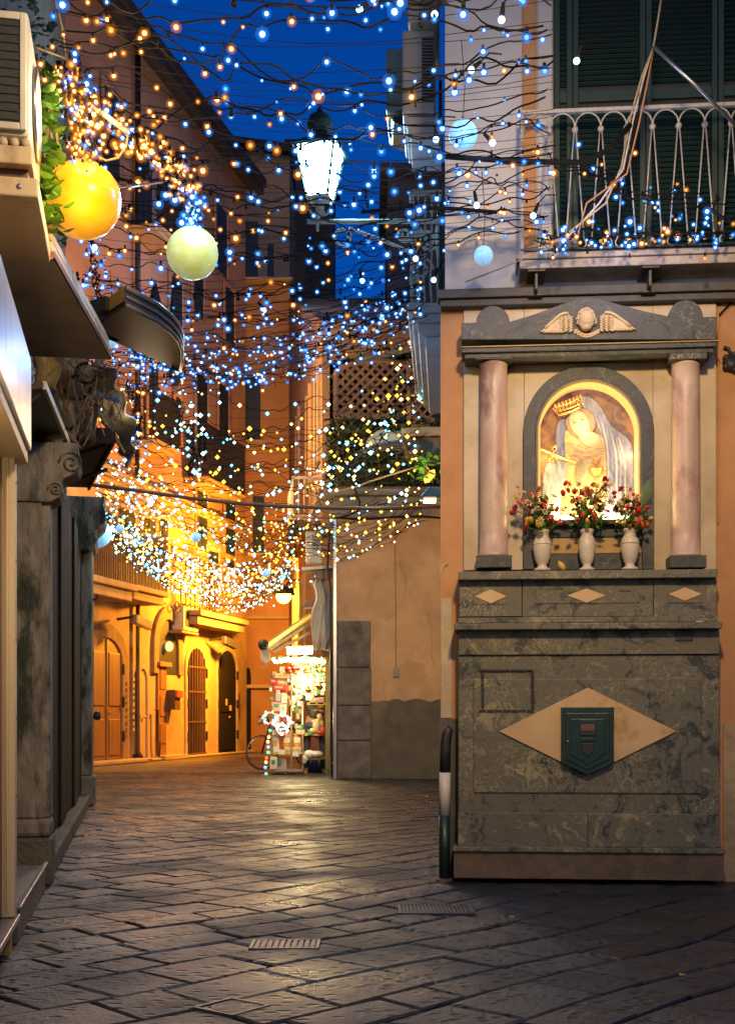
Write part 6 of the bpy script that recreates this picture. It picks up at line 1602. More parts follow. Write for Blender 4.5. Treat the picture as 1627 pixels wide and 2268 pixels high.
def garland(label, pts, n, jit, warm, near=True, r=.014, wire=.008, depth=.12, wires=3):
    t = thing('light_garland', label, 'string lights', loc=at(*pts[len(pts)//2]), group='bundled light garlands')
    def along(q):
        s = q*(len(pts)-1); k = min(int(s), len(pts)-2); f_ = s-k; a, b = pts[k], pts[k+1]
        return [a[i]+(b[i]-a[i])*f_ for i in range(3)]
    for j in range(wires):
        m_ = len(pts)*7; MB().tube([at(x+R.uniform(-jit*.35, jit*.35), y+R.uniform(-jit*.35, jit*.35), d) for x, y, d in (along(k/m_) for k in range(m_+1))], wire*.6, 4).build('wire', cable_black, t, world=True, fix=False)
    bl_ = []
    for k in range(n):
        x, y, d = along(R.random()); p_ = at(x+R.gauss(0, jit*.5), y+R.gauss(0, jit*.5), d+R.uniform(-depth, depth))
        w_ = warm(x, y) if callable(warm) else warm
        bl_.append((p_, R.random() < w_))
    emit_bulbs(t, bl_, not near, r)
    return t
garland('thick garland of warm and white bulbs above the golden globe', [(140, 140, 6.0), (170, 200, 6.0), (210, 235, 6.1), (285, 292, 6.3), (350, 345, 6.5), (425, 410, 6.9)], 270, 40, .78)
garland('hanging cluster of warm bulbs over the golden globe cap', [(165, 190, 6.0), (185, 250, 6.0), (195, 300, 6.0), (190, 352, 6.0)], 140, 40, .78)
garland('drooping clump of blue bulbs over the pale green globe', [(425, 410, 6.95), (428, 450, 7.0), (430, 475, 7.0), (428, 498, 7.0)], 48, 26, .06)
garland('bundle of blue bulbs draped towards the white side balcony', [(290, 790, 10.2), (400, 810, 10.8), (560, 832, 11.2), (700, 775, 11.3), (800, 725, 11.2), (905, 660, 11.0)], 190, 34, .10)
garland('amber and cyan garland dropping from the moulded balcony towards the terrace', [(935, 800, 12.4), (905, 880, 13), (850, 965, 14.2), (770, 1030, 15.6), (690, 1090, 17)], 110, 60, .6, False, .016)
garland('lights twined round the feet of the iron balcony railing', [(1190, 535, 7.72), (1290, 515, 7.72), (1400, 525, 7.72), (1500, 515, 7.72), (1620, 525, 7.72)], 95, 36, .42)
garland('sparse lights tied over the upper bars of the iron railing', [(1230, 350, 7.65), (1330, 380, 7.65), (1400, 440, 7.68), (1500, 430, 7.68), (1620, 480, 7.68)], 34, 70, .5)
garland('blue lights clustered under the tiled balcony edge', [(205, 545, 8.4), (215, 640, 8.6), (300, 780, 9.4), (390, 815, 10)], 55, 30, .05)
garland('warm lights along the dark shutters left of the sign box', [(285, 850, 11), (310, 910, 12), (300, 960, 12), (300, 1010, 12)], 45, 36, .85)
garland('cyan clump of bulbs in front of the black barred balcony', [(390, 890, 12), (420, 960, 12.4), (430, 1010, 12.6), (430, 1060, 13)], 48, 40, .05, False, .016)
garland('cyan and gold lights running along the terracotta cable', [(220, 1082, 15.5), (330, 1110, 16.5), (450, 1180, 18), (560, 1210, 20), (650, 1150, 20)], 190, 70, .45, False, .017)
garland('glittering lower fringe of white and gold bulbs at the end of the alley', [(235, 1140, 17.5), (330, 1215, 19), (440, 1275, 21), (540, 1298, 22), (650, 1270, 22)], 430, 46, .42, False, .019)
# big separate bulbs
for k, (px, py, d, where) in enumerate(((962, 32, 6.3, 'by the white box at the top of the side wall'), (1110, 44, 6.2, 'in front of the highest part of the pale wall'), (1043, 155, 6.6, 'in front of the pale wall above the ice blue globe'), (1090, 316, 6.9, 'just beside the ice blue globe'), (1276, 135, 6.6, 'in front of the green shutters'), (796, 20, 6.0, 'against open sky above the lantern'), (1055, 455, 7.4, 'midway between the two ice blue globes'), (920, 573, 8.0, 'in front of the side balcony railing'), (965, 309, 7.2, 'under the slatted air conditioner'), (1180, 478, 7.5, 'beside the foot of the iron railing'), (802, 622, 9.0, 'against the sky under the lantern arm'), (585, 687, 9.4, 'in front of the lilac house'), (210, 548, 7.8, 'below the golden globe'), (960, 620, 8.4, 'above the slab of the side balcony'))):
    o = thing('large_bulb', 'large blue white bulb ' + where, 'bulb', loc=at(px, py, d), group='large blue white bulbs')
    g = MB(); g.ball((0, 0, 0), .0175, 10, 8, 0); g.build('glass', glow('large_bulb_glass', (0.42, 0.72, 1.0), 5.0, False) if k == 0 else MATS['large_bulb_glass'], o, smooth=True)
    g = MB(); a = R.uniform(0, 6.28); q = Vector((math.cos(a)*.03, 0, abs(math.sin(a))*.03+.02)); g.tube([q*.55, q*1.7], [.013, .009], 7); g.build('socket', cable_black, o)
    g = MB(); g.tube([q*1.7, q*1.7+Vector((.05, .05, .07)), q*1.7+Vector((.12, .1, .09))], .004, 4); g.build('lead', cable_black, o)
# heavier cable runs and stays
def run(name, label, cat, pts, r, m):
    t = thing(name, label, cat, loc=at(*pts[len(pts)//2]))
    MB().tube([at(*p_) for p_ in pts], r, 6).build('strand', m, t, world=True, smooth=True)
run('cable_bundle', 'thick black cable bundle running from the side wall to the railing', 'cable', [(960, 345, 7.6), (1060, 352, 7.5), (1170, 358, 7.45), (1290, 360, 7.45), (1350, 330, 7.5), (1395, 275, 7.5)], .016, cable_black)
run('cable_bundle', 'black cable bundle running past the lantern arm to the pale wall', 'cable', [(800, 470, 8.2), (900, 460, 8.1), (1000, 462, 8.0), (1100, 470, 8.0)], .012, cable_black)
run('stay_wire', 'pale stay wire dropping past the green shutters to a knot', 'wire', [(1464, -10, 7.3), (1455, 50, 7.3), (1446, 103, 7.35)], .006, rope_tan)
run('stay_rod', 'grey metal stay slanting across the green shutters to the railing', 'rod', [(1446, 103, 7.35), (1540, 190, 7.4), (1640, 290, 7.45)], .011, grey_metal)
for k in range(4): run('light_lead', ['twisted leads hanging from the stay knot over the railing', 'pale lead looping from the knot down to the railing foot', 'dark lead trailing behind the railing bars', 'thin tan lead beside the railing bars'][k], 'cable', [(1446, 105, 7.4), (1420+5*k, 170, 7.45), (1395+6*k, 260+6*k, 7.5), (1375+4*k, 370+5*k, 7.6), (1340-14*k, 450, 7.65), (1240+12*k, 530, 7.7), (1170, 548, 7.75)], .006, (rope_tan, white_iron, cable_black, copper_pipe)[k])
run('white_tube', 'short white tube lamp slung among the warm bulbs', 'tube', [(217, 242, 6.1), (250, 268, 6.12), (284, 293, 6.15)], .014, white_plastic)
run('tie_rope', 'tan rope loop hanging under the short white tube', 'rope', [(284, 295, 6.15), (280, 325, 6.15), (262, 350, 6.15), (235, 356, 6.15), (215, 345, 6.15)], .006, rope_tan)
run('tie_rope', 'pale rope from the top of the wall down to the light anchor', 'rope', [(120, -10, 6.0), (140, 70, 6.0), (146, 130, 6.0), (80, 105, 5.9)], .006, rope_tan)
run('stay_rod', 'thin grey rod sticking out behind the golden globe', 'rod', [(262, 418, 6.6), (360, 403, 6.9)], .007, grey_metal)
run('stay_wire', 'pale wire tied from the railing foot to the pale wall', 'wire', [(1220, 545, 7.75), (1120, 590, 7.9), (1030, 625, 8.1)], .004, rope_tan)
# dark furled cloths on the tall house
fc = thing('furled_parasols', 'two dark furled parasols standing on the balcony beyond the sign box', 'parasol', loc=at(365, 850, 20))
for (a, b, c) in ((343, 620, 740), (388, 600, 855)): MB().lathe([(.0, at(a, b, 20).z), (.03, at(a, b+8, 20).z), (.12, at(a, (b+c)/2, 20).z), (.13, at(a, c-30, 20).z), (.05, at(a, c, 20).z)], (at(a, b, 20).x, 20, 0), 10).build('cloth', grille_dark, fc, world=True)
# drying rack over the first balcony
dr_ = thing('drying_rack', 'white wire drying rack fixed over the rust barred balcony', 'rack', loc=at(290, 1190, 26))
for k in range(7): MB().tube([at(262+3.5*k, 1178+4.2*k, 26.2), at(330+2.5*k, 1182+4.5*k, 26.6)], .016, 4).build('rod', white_iron, dr_, world=True)
MB().tube([at(262, 1178, 26.2), at(286, 1208, 26.2)], .02, 4).build('side_rod', white_iron, dr_, world=True); MB().tube([at(330, 1182, 26.6), at(348, 1212, 26.6)], .02, 4).build('side_rod', white_iron, dr_, world=True)

# ------------------------------------------------------------------ sodium lamp at the far end
sd_ = thing('sodium_lamp', 'bright orange sodium street lamp on the wall at the end of the alley', 'street lamp', loc=at(628, 1320, 33))
q = at(628, 1321, 33); g = MB(); g.ball(q, (.20, .2, .19), 14, 10); g.build('globe', glow('sodium_globe', (1.0, 0.52, 0.06), 14.0), sd_, world=True, smooth=True)
MB().tube([q+Vector((0, 0, .2)), q+Vector((.15, .3, .45)), q+Vector((.6, .6, .5))], .03, 6).build('arm', black_iron, sd_, world=True)
so3 = lamp('sodium_light', q+Vector((-.1, .28, .1)), 2000, (1.0, 0.40, 0.03), .2, 'SPOT', parent=sd_)
so3.data.spot_size = rad(165); so3.data.spot_blend = .3
so3.rotation_euler = Vector((.15, -1.0, 0.0)).to_track_quat('Z', 'Y').to_euler()
so2 = lamp('sodium_light', q+Vector((-.28, -.1, .1)), 4200, (1.0, 0.36, 0.02), .2, 'SPOT', parent=sd_)
so2.data.spot_size = rad(156); so2.data.spot_blend = .35
so2.rotation_euler = Vector((1.0, 0.08, 0.05)).to_track_quat('Z', 'Y').to_euler()
g = MB(); g.lathe([(.05, .30), (.24, .22), (.30, .05), (.29, .045), (.22, .20), (.04, .27)], q, 16); g.build('hood', black_iron, sd_, world=True, smooth=True)

# ------------------------------------------------------------------ near street: unseen fill lantern and the hood lamp
wl = thing('street_lantern', 'unseen warm lantern on a wall arm added to light the shrine', 'lantern', loc=(0.9, 3.4, 4.6))  # out of view, added as warm fill for shrine and left facade
wc = Vector((0.9, 3.4, 4.6))
lantern_head(wl, wc, wc.z+.26, wc.z-.26, glass_w, 20)
MB().tube([wc+Vector((0, 0, .74)), wc+Vector((0, 0, .85)), wc+Vector((2.4, .3, .85))], .022, 8).build('arm', iron_g, wl, world=True)
w2 = lamp('lantern_fill_light', wc+Vector((0, .34, -.12)), 690, (1.0, 0.64, 0.28), .16, 'SPOT', parent=wl)
w2.data.spot_size = rad(74); w2.data.spot_blend = 1.0
w2.rotation_euler = (wc - Vector((1.1, 8.2, 3.0))).to_track_quat('Z', 'Y').to_euler()
lamp('lantern_fill_light', wc+Vector((0, .34, -.12)), 115, (1.0, 0.76, 0.46), .16, parent=wl)
w3 = lamp('lantern_fill_light', wc+Vector((-.3, .2, -.12)), 420, (1.0, 0.72, 0.38), .16, 'SPOT', parent=wl)
w3.data.spot_size = rad(70); w3.data.spot_blend = .9
w3.rotation_euler = (wc - Vector((-2.0, 7.6, 1.9))).to_track_quat('Z', 'Y').to_euler()
hl = bpy.data.objects.get('lamp_hood')
q = at(958, 1096, 14.4) + Vector((-.10, .32, -.10))
h2 = lamp('hood_light', q, 1100, (1.0, 0.62, 0.26), .10, 'SPOT', parent=hl)
h2.data.spot_size = rad(104); h2.data.spot_blend = .8
h2.rotation_euler = Vector((0.08, -1.0, 0.02)).to_track_quat('Z', 'Y').to_euler()
g = MB(); g.box(-.08, .06, .10, .26, -.075, -.045); g.v = [tuple(Vector(p_)+at(955, 1092, 14.5)) for p_ in g.v]; g.build('lamp_glass', glow('hood_lamp_glass', (1, .66, .3), 4.0), hl, world=True)
# added points without bulbs, standing for the nets and brightening walls
for (x, y, d, e, c) in ((200, 250, 5.9, 30, (1.0, .62, .22)), (187, 450, 5.75, 14, (1.0, .5, .08)), (430, 480, 6.8, 16, (.25, .55, 1)), (600, 800, 11.0, 60, (.2, .45, 1)), (380, 800, 10.2, 30, (.2, .45, 1)), (800, 300, 6.6, 30, (.15, .4, 1)), (1100, 330, 7.0, 16, (.2, .45, 1)), (1400, 515, 7.45, 10, (.5, .55, .9)), (300, 1150, 17.0, 90, (.4, .75, .9)), (500, 1260, 22, 120, (1, .66, .25)), (820, 1000, 15.0, 60, (.8, .75, .5)), (520, 960, 26.0, 600, (1.0, .50, .17)), (380, 700, 22.0, 170, (.8, .5, .45)), (560, 560, 30.0, 200, (.4, .5, .9)), (850, 900, 21.5, 40, (1, .7, .4)), (330, 950, 9.8, 5, (1, .75, .45)), (430, 850, 23.0, 560, (1.0, .52, .18))):
    lamp('net_fill_light', at(x, y, d), e, c, .15)
wlp = thing('soffit_fill_lamp', 'unseen round lamp added to light the soffit by the cream shop front', 'lamp', loc=(-1.36, 4.0, 1.7))  # out of view, added to light the balcony soffit from below
MB().ball((0, 0, 0), .07, 14, 10).build('globe', glow('soffit_fill_globe', (1.0, .7, .36), 4.0), wlp, smooth=True)
MB().tube([(-.3, 0, .0), (-.06, 0, 0)], .02).build('arm', black_iron, wlp)
lamp('soffit_fill_light', (-1.24, 4.08, 1.72), 24, (1.0, .68, .34), .06, parent=wlp)

# ------------------------------------------------------------------ lit stall in front of the alley house
def zk(x, y): return ((680+x/3.78)/1.2588, (1600+y/3.78)/1.2588)
KD = 23.4
def kp(x, y, d=KD): return at(*zk(x, y), d)
kk = KD/FPX/(3.78*1.2588)          # metres per stall layout unit
steel = mat('stall_steel', (0.40, 0.36, 0.28), (0.32, 0.28, 0.2), 0.4, 10, metal=.6)
olive = mat('olive_paint', (0.22, 0.18, 0.07), (0.17, 0.14, 0.05), 0.6, 10)
shelf_y = mat('yellow_shelf', (0.50, 0.38, 0.10), (0.42, 0.3, 0.08), 0.6, 10)
paint = lambda n, c: mat(n, c, tuple(v_*.8 for v_ in c), .45, 25)
pk = [paint('pack_white', (.62, .60, .56)), paint('pack_red', (.5, .05, .03)), paint('pack_pink', (.55, .28, .26)), paint('pack_green', (.05, .22, .09)), paint('pack_blue', (.06, .12, .4)), paint('pack_tan', (.5, .36, .2)), paint('pack_grey', (.4, .38, .36)), paint('pack_orange', (.62, .26, .03))]
st = thing('stall_rack', 'wheeled steel display rack of the lit stall with yellow shelf', 'rack', loc=kp(430, 2110))
for x in (300, 500, 620): MB().tube([kp(x, 2085), kp(x, 1040 if x == 500 else 1400)], .018, 6).build('post', steel, st, world=True)
MB().prism([kp(265, 1900), kp(640, 1900), kp(640, 1900)+Vector((0, .6, 0)), kp(265, 1900)+Vector((0, .6, 0))], (0, 0, .045)).build('shelf', shelf_y, st, world=True)
MB().prism([kp(295, 2082), kp(625, 2082), kp(625, 2082)+Vector((0, .55, 0)), kp(295, 2082)+Vector((0, .55, 0))], (0, 0, .04)).build('base', steel, st, world=True)
MB().prism([kp(285, 1700, KD+.3), kp(640, 1700, KD+.3), kp(640, 1700, KD+.3)+Vector((0, .3, 0)), kp(285, 1700, KD+.3)+Vector((0, .3, 0))], (0, 0, .03)).build('shelf', steel, st, world=True)
for x in (310, 438, 556):
    g = MB(); c = kp(x, 2106); g.tube([c+Vector((-.02, 0, 0)), c+Vector((.02, 0, 0))], .05, 12); g.build('castor', black_iron, st, world=True, smooth=True)
for x in (300, 400, 500, 600): MB().tube([kp(x, 1200+100*(x == 300), KD+.25), kp(x, 2080, KD+.55)], .008, 4).build('back_wire', steel, st, world=True)
# domed orange cakes with price cards
for x in (452, 562):
    t = thing('domed_package', ['orange domed gift package beside the toy boxes on the yellow shelf', 'orange domed gift package at the end of the yellow shelf'][x > 500], 'package', loc=kp(x, 1898, KD+.15))
    g = MB(); r = 62*kk; g.lathe([(r*.55, 0), (r*.95, .05), (r, .12), (r*.95, .2), (r*.8, .26), (r*.45, .33), (r*.12, .36), (.01, .37)], n=18); g.v = [(a, b, c+.046) for a, b, c in g.v]
    o = g.build('dome', paint('orange_wrap', (.66, .27, .03)), t, smooth=True)
    MB().box(-.05, .06, -r*1.02, -r*.98, .16+.05, .26+.05).build('label_card', pk[0], t)
for (x, y, lab) in ((398, 1878, 'blank price card clipped to the yellow shelf under the toy boxes'), (545, 1898, 'blank price card clipped to the yellow shelf under the domed packages')):
    o = MB().prism([kp(x-32, y-28, KD-.03), kp(x+35, y-24, KD-.03), kp(x+30, y+30, KD-.03), kp(x-38, y+22, KD-.03)], (0, .006, 0)).build('price_card', pk[0]); tag(o, lab, 'card')
for k in range(9):
    o = thing('small_jar', 'small white lidded jar in the row along the yellow shelf', 'jar', loc=kp(440+19*k, 1898, KD+.02), group='jars along the stall shelf'); MB().lathe([(.028, .046), (.03, .09), (.025, .1)], n=8).build('glass', pk[5], o); MB().lathe([(.028, .101), (.028, .125)], n=8).build('lid', pk[0], o)
# packets hung and stacked on the left side of the rack
packs = [(270, 1105, 355, 1160, 1, 'red'), (320, 1050, 560, 1100, 5, 'long tan'), (330, 1110, 450, 1170, 5, 'tan'), (300, 1170, 455, 1225, 1, 'red striped'), (260, 1195, 300, 1240, 0, 'tiny white'), (335, 1230, 450, 1255, 1, 'flat red'), (330, 1255, 392, 1340, 6, 'grey'), (392, 1258, 450, 1365, 0, 'white'), (290, 1345, 400, 1450, 2, 'pink'), (380, 1370, 450, 1490, 0, 'tall white'), (455, 1050, 520, 1140, 0, 'bright white hanging'), (470, 1180, 520, 1230, 5, 'square tan hanging'), (480, 1325, 518, 1370, 5, 'small tan hanging'), (300, 1640, 420, 1700, 0, 'white lower'), (290, 1710, 370, 1890, 0, 'clear white stacked'), (370, 1730, 400, 1890, 1, 'narrow red'), (545, 1640, 640, 1695, 5, 'tan tray'), (530, 1590, 625, 1640, 3, 'green and white tray'), (275, 1930, 350, 2060, 0, 'silver white lower'), (350, 1940, 450, 2075, 6, 'crinkled silver'), (330, 1950, 390, 2010, 3, 'green trimmed')]
for k, (a, b, c, d, m, w) in enumerate(packs):
    dd = KD + R.uniform(-.05, .12)
    t = thing('goods_packet', w + ' goods packet ' + ('hung on the rack beside the shop lamp' if b < 1380 else 'stacked on the rack near the domed packages' if b < 1900 else 'lying on the rack base above the castors'), 'packet', loc=kp((a+c)/2, d, dd))
    jx = lambda: R.uniform(-5, 5)
    o = MB().prism([kp(a+jx(), b+jx(), dd), kp(c+jx(), b+jx(), dd), kp(c+jx(), d, dd), kp(a+jx(), d, dd)], (0, R.uniform(.06, .16), 0)).build('packet', pk[m], t, world=True, bevel=.012)
    if (c-a) > 60 and (d-b) > 45:
        x0, x1 = a+(c-a)*.2, a+(c-a)*.7; y0, y1 = b+(d-b)*.25, b+(d-b)*.6
        MB().prism([kp(x0, y0, dd-.004), kp(x1, y0, dd-.004), kp(x1, y1, dd-.004), kp(x0, y1, dd-.004)], (0, .003, 0)).build('printed_panel', pk[(m+1+k) % 8], o, world=True)
for k in range(80):
    x, y = (R.uniform(300, 850), R.uniform(1000, 1380)) if k < 40 else (R.uniform(300, 640), R.uniform(1250, 1860)); m = R.choice((0, 0, 1, 5, 5, 7, 3, 2)); dd = KD+R.uniform(.05, .3); w = R.uniform(14, 30); h = R.uniform(16, 44)
    o = MB().prism([kp(x-w, y-h, dd), kp(x+w, y-h+R.uniform(-4, 4), dd), kp(x+w, y+h, dd), kp(x-w, y+h, dd)], (0, .03, 0)).build('hanging_packet', pk[m], bevel=.006)
    cn = ('white', 'red', 'pink', 'green', 'blue', 'tan', 'grey', 'orange')[m]
    tag(o, 'small ' + cn + ' packet hung among the tinsel and bulbs of the stall', 'packet', 'small ' + cn + ' packets hung in the stall')
# coils of coloured string lights
cl = [glow('coil_blue', (.15, .35, 1), 2.6, False), glow('coil_green', (.1, .8, .35), 2.0, False), glow('coil_white', (.8, .9, 1), 2.4, False), glow('coil_red', (1, .12, .08), 1.8, False), glow('coil_gold', (1, .7, .2), 2.4, False)]
for (cx, cy, r, lab) in ((270, 1520, 68, 'coil of coloured fairy lights hung on the side of the rack'), (400, 1560, 85, 'larger coil of coloured fairy lights on the front of the rack'), (400, 1640, 55, 'lower bunched coil of fairy lights above the domed packages')):
    t = thing('fairy_light_coil', lab, 'string lights', loc=kp(cx, cy, KD-.1))
    for j in range(4): MB().tube([kp(cx+(r+R.uniform(-9, 9))*math.cos(a*.42), cy+(r+R.uniform(-9, 9))*.9*math.sin(a*.42), KD-.12+.02*j) for a in range(15)], .009, 4, closed=True).build('wire', pk[0], t, world=True)
    for j in range(34):
        a = R.uniform(0, 6.28); q = kp(cx+(r+R.gauss(0, 11))*math.cos(a), cy+(r+R.gauss(0, 11))*.9*math.sin(a), KD-.14); g = MB(); far_bulb(g, q, R.choice((.014, .02, .026)), 0); g.build('bulb', cl[R.choice((0, 0, 1, 2, 2, 3, 4))], t, world=True)
t = thing('fairy_light_string', 'string of coloured bulbs trailing down beside the bicycle wheel to the ground', 'string lights', loc=kp(240, 2110))
P = [kp(275, 1650), kp(262, 1720), kp(252, 1770), kp(256, 1825), kp(253, 1882), kp(237, 1940), kp(232, 1985), kp(225, 2040), kp(233, 2108)]
MB().tube(P, .006, 4).build('wire', pk[3], t, world=True)
for j, q in enumerate(P): g = MB(); g.ball(q, .03, 8, 6); g.build('bulb', cl[(1, 4, 4, 0, 1, 3, 4, 0, 1)[j]], t, world=True)
# shop lamp, round bulbs, gold tinsel
sl_ = thing('shop_lamp', 'glaring white strip lamp under the stall awning', 'lamp', loc=kp(580, 820))
MB().prism([kp(450, 785, KD), kp(722, 775, KD), kp(722, 840, KD), kp(450, 850, KD)], (0, .16, 0)).build('tube', glow('shop_tube', (1.0, .82, .45), 9.0), sl_, world=True, bevel=.02)
MB().prism([kp(440, 765, KD), kp(730, 755, KD), kp(730, 774, KD), kp(440, 784, KD)], (0, .2, 0)).build('reflector', pk[0], sl_, world=True)
lamp('shop_light', kp(560, 900, KD-.15), 60, (1.0, .78, .36), .15, parent=sl_)
lamp('shop_light', kp(660, 1150, KD+.1), 70, (1.0, .78, .36), .1, parent=sl_)
lamp('shop_light', kp(470, 1520, KD-.5), 30, (1.0, .78, .4), .2, parent=sl_)  # added fill point without a lamp body, brightens the lower stall
bulb_w = glow('shop_bulb', (1.0, .80, .42), 5.0, False)
t = thing('bulb_chain', 'chain of round warm bulbs along the top of the stall', 'string lights', loc=kp(560, 890))
MB().tube([kp(300, 880), kp(380, 870), kp(520, 885), kp(640, 880), kp(850, 890)], .012, 4).build('wire', pk[3], t, world=True)
for j in range(24): g = MB(); g.ball(kp(305+23*j+R.uniform(-6, 6), 905+R.uniform(-14, 26), KD-.05), R.uniform(.026, .046), 8, 6); g.build('bulb', bulb_w, t, world=True, smooth=True)
tin = mat('gold_tinsel', (.85, .55, .12), (.7, .4, .06), .25, 60, metal=.8)
for j in range(16):
    x = 520+22*j; t = thing('tinsel_garland', 'gold tinsel garland with small bulbs hanging in the stall curtain', 'tinsel', loc=kp(x, 900, KD+.25), group='tinsel garlands in the stall')
    L = R.uniform(260, 460) if x > 600 else R.uniform(420, 640); pts = [kp(x+R.uniform(-9, 9), 890+L*k/26, KD+.2+R.uniform(-.04, .04)) for k in range(27)]
    MB().tube(pts, [R.uniform(.012, .03) for k in range(27)], 5).build('tinsel', tin, t, world=True, fix=False)
    for k in range(14): g = MB(); far_bulb(g, R.choice(pts)+Vector((R.uniform(-.05, .05), -.06, R.uniform(-.05, .05))), R.choice((.016, .024, .034)), 0); g.build('bulb', R.choice((bulb_w, bulb_w, cl[4], cl[4], cl[1])), t, world=True)
for j in range(12):
    bc = R.choice((('red', (.7, .05, .04)), ('gold', (.75, .45, .08)), ('silver', (.6, .6, .62)), ('green', (.08, .3, .1))))
    o = thing('glass_bauble', bc[0] + ' shiny bauble hanging under the bulb chain of the stall', 'bauble', loc=kp(470+32*j, 960+R.uniform(-20, 60), KD+.02), group=bc[0] + ' baubles hanging in the stall')
    MB().ball((0, 0, 0), R.uniform(.04, .07), 12, 9).build('ball', mat('bauble_%d' % j, bc[1], None, .12, 10, metal=.7), o, smooth=True); MB().tube([(0, 0, .05), (0, 0, .12)], .006, 4).build('cap', gold, o)
# side shelves of the stall
ss = thing('stall_side_shelf', 'olive post shelving at the shutter side of the stall', 'shelf', loc=kp(880, 2140))
MB().bar(kp(885, 885), kp(885, 2135), .10, .10).build('post', olive, ss, world=True)
for (y, a) in ((1380, 665), (1705, 640), (1955, 660)): MB().prism([kp(a, y), kp(862, y), kp(862, y, KD+.1)+Vector((0, .35, 0)), kp(a, y, KD+.1)+Vector((0, .35, 0))], (0, 0, .045)).build('board', shelf_y, ss, world=True)
MB().prism([kp(590, 2130), kp(905, 2130), kp(905, 2130)+Vector((0, .5, 0)), kp(590, 2130)+Vector((0, .5, 0))], (0, 0, .03)).build('floor_board', olive, ss, world=True)
def softthing(name, label, cat, x, y, m, balls):
    t = thing(name, label, cat, loc=kp(x, y)); g = MB()
    for (bx, by, rx, rz) in balls: g.ball(kp(bx, by, KD-.02), (rx*kk, rx*kk*.7, rz*kk), 10, 8)
    g.build('body', m, t, world=True, smooth=True); return t
softthing('plush_toy', 'tan plush toy sitting on the middle stall shelf', 'toy', 780, 1700, pk[5], [(770, 1600, 50, 75), (795, 1505, 28, 34), (740, 1560, 30, 24), (730, 1650, 45, 30), (815, 1580, 28, 40)])
softthing('red_bag', 'red gift bag leaning on the middle stall shelf', 'bag', 825, 1700, pk[1], [(828, 1650, 34, 52), (800, 1668, 40, 30)])
o = MB().prism([kp(668, 1640, KD-.05), kp(718, 1640, KD-.05), kp(718, 1700, KD-.05), kp(668, 1700, KD-.05)], (0, .2, 0)).build('green_tin', pk[3], bevel=.01); tag(o, 'small green tin on the middle stall shelf beside the plush toy', 'tin')
softthing('white_cloth', 'white cloth heaped over the low stall shelf', 'cloth', 700, 1960, pk[0], [(690, 1900, 60, 45), (650, 1940, 36, 40), (760, 1900, 80, 36), (640, 1975, 20, 25)])
o = softthing('blue_sack', 'bright blue plastic sack on the ground behind the vendor', 'sack', 720, 2120, pk[4], [(650, 2060, 48, 70), (720, 2040, 55, 90), (800, 2060, 60, 70)])
for c in o.children: c.location.y += .8
for (a, b, m, w) in ((690, 1350, 5, 'pale carton on the top stall shelf'), (770, 1335, 2, 'pink carton on the top stall shelf')):
    q = MB().prism([kp(a, b-30), kp(a+75, b-34), kp(a+75, 1378), kp(a, 1378)], (0, .25, 0)).build('carton', pk[m], bevel=.01); tag(q, w, 'carton')
# awning, tarpaulin, hood, units above the stall
sw_ = thing('stall_awning', 'yellow lit sloping roller awning over the stall', 'awning', loc=kp(450, 600))
for (nm, a, b, th, m) in (('cloth', (212, 735), (700, 400), .03, mat('yellow_awning', (.62, .46, .16), (.52, .37, .12), .8, 5)),):
    p0, p1 = kp(*a, KD-.7), kp(*b, KD-.5); MB().prism([p0, p1, p1+Vector((0, 2.0, 0)), p0+Vector((0, 2.0, 0))], (0, 0, -.035)).build(nm, m, sw_, world=True)
MB().tube([kp(205, 760, KD-.75), kp(205, 760, KD+1.4)], .085, 12).build('front_roll', fabric_awning, sw_, world=True, smooth=True)
g = MB(); c = kp(205, 800, KD-.78); g.prism([c+Vector((-.06, 0, .0)), c+Vector((.10, 0, .02)), c+Vector((.12, 0, -.18)), c+Vector((.02, 0, -.24)), c+Vector((-.05, 0, -.16))], (0, .04, 0)); g.build('end_flap', fabric_awning, sw_, world=True)
g = MB(); g.ball(kp(205, 745, KD-.78), .10, 8, 6); g.build('end_cap', black_iron, sw_, world=True)
for (a, b, c, d) in ((270, 800, 700, 520), (300, 830, 690, 620)): MB().bar(kp(a, b, KD-.6), kp(c, d, KD-.4), .05, .05).build('arm', steel, sw_, world=True)
MB().prism([kp(190, 975, KD-.7), kp(215, 990, KD-.7), kp(285, 885, KD-.7), kp(262, 870, KD-.7)], (0, .02, 0)).build('hanging_board', pk[6], sw_, world=True)
tp = thing('tarpaulin', 'white tarpaulin hanging in folds beside the tan wall above the stall', 'tarpaulin', loc=kp(800, 800, 22.4))
g = MB(); nu, nv = 18, 10; vs = []
outl = [(60, 735, 830), (110, 720, 850), (180, 745, 880), (260, 755, 900), (380, 715, 915), (500, 710, 925), (650, 722, 930), (800, 740, 890)]
for (y, a, b) in outl:
    for j in range(nu+1): u = j/nu; vs.append(kp(a+(b-a)*u, y+10*math.sin(u*9), 22.3+.08*math.sin(u*15+y*.01)+.10*u))
g.add(vs, [(i*(nu+1)+j, i*(nu+1)+j+1, (i+1)*(nu+1)+j+1, (i+1)*(nu+1)+j) for i in range(len(outl)-1) for j in range(nu)])
o = g.build('sheet', tarp, tp, world=True, smooth=True); sdm = o.modifiers.new('thick', 'SOLIDIFY'); sdm.thickness = .02
lh = thing('brown_lamp_hood', 'brown trapezoid lamp hood under the white tarpaulin', 'lamp', loc=kp(690, 350, 22.6))
g = MB(); g.prism([kp(612, 358, 22.5), kp(770, 358, 22.5), kp(755, 268, 22.5), kp(665, 266, 22.5), kp(625, 335, 22.5)], (0, .3, 0)); g.build('hood', sheet_brown, lh, world=True, bevel=.02)
MB().bar(kp(740, 320, 22.7), kp(860, 320, 22.7), .05, .05).build('arm', black_iron, lh, world=True)
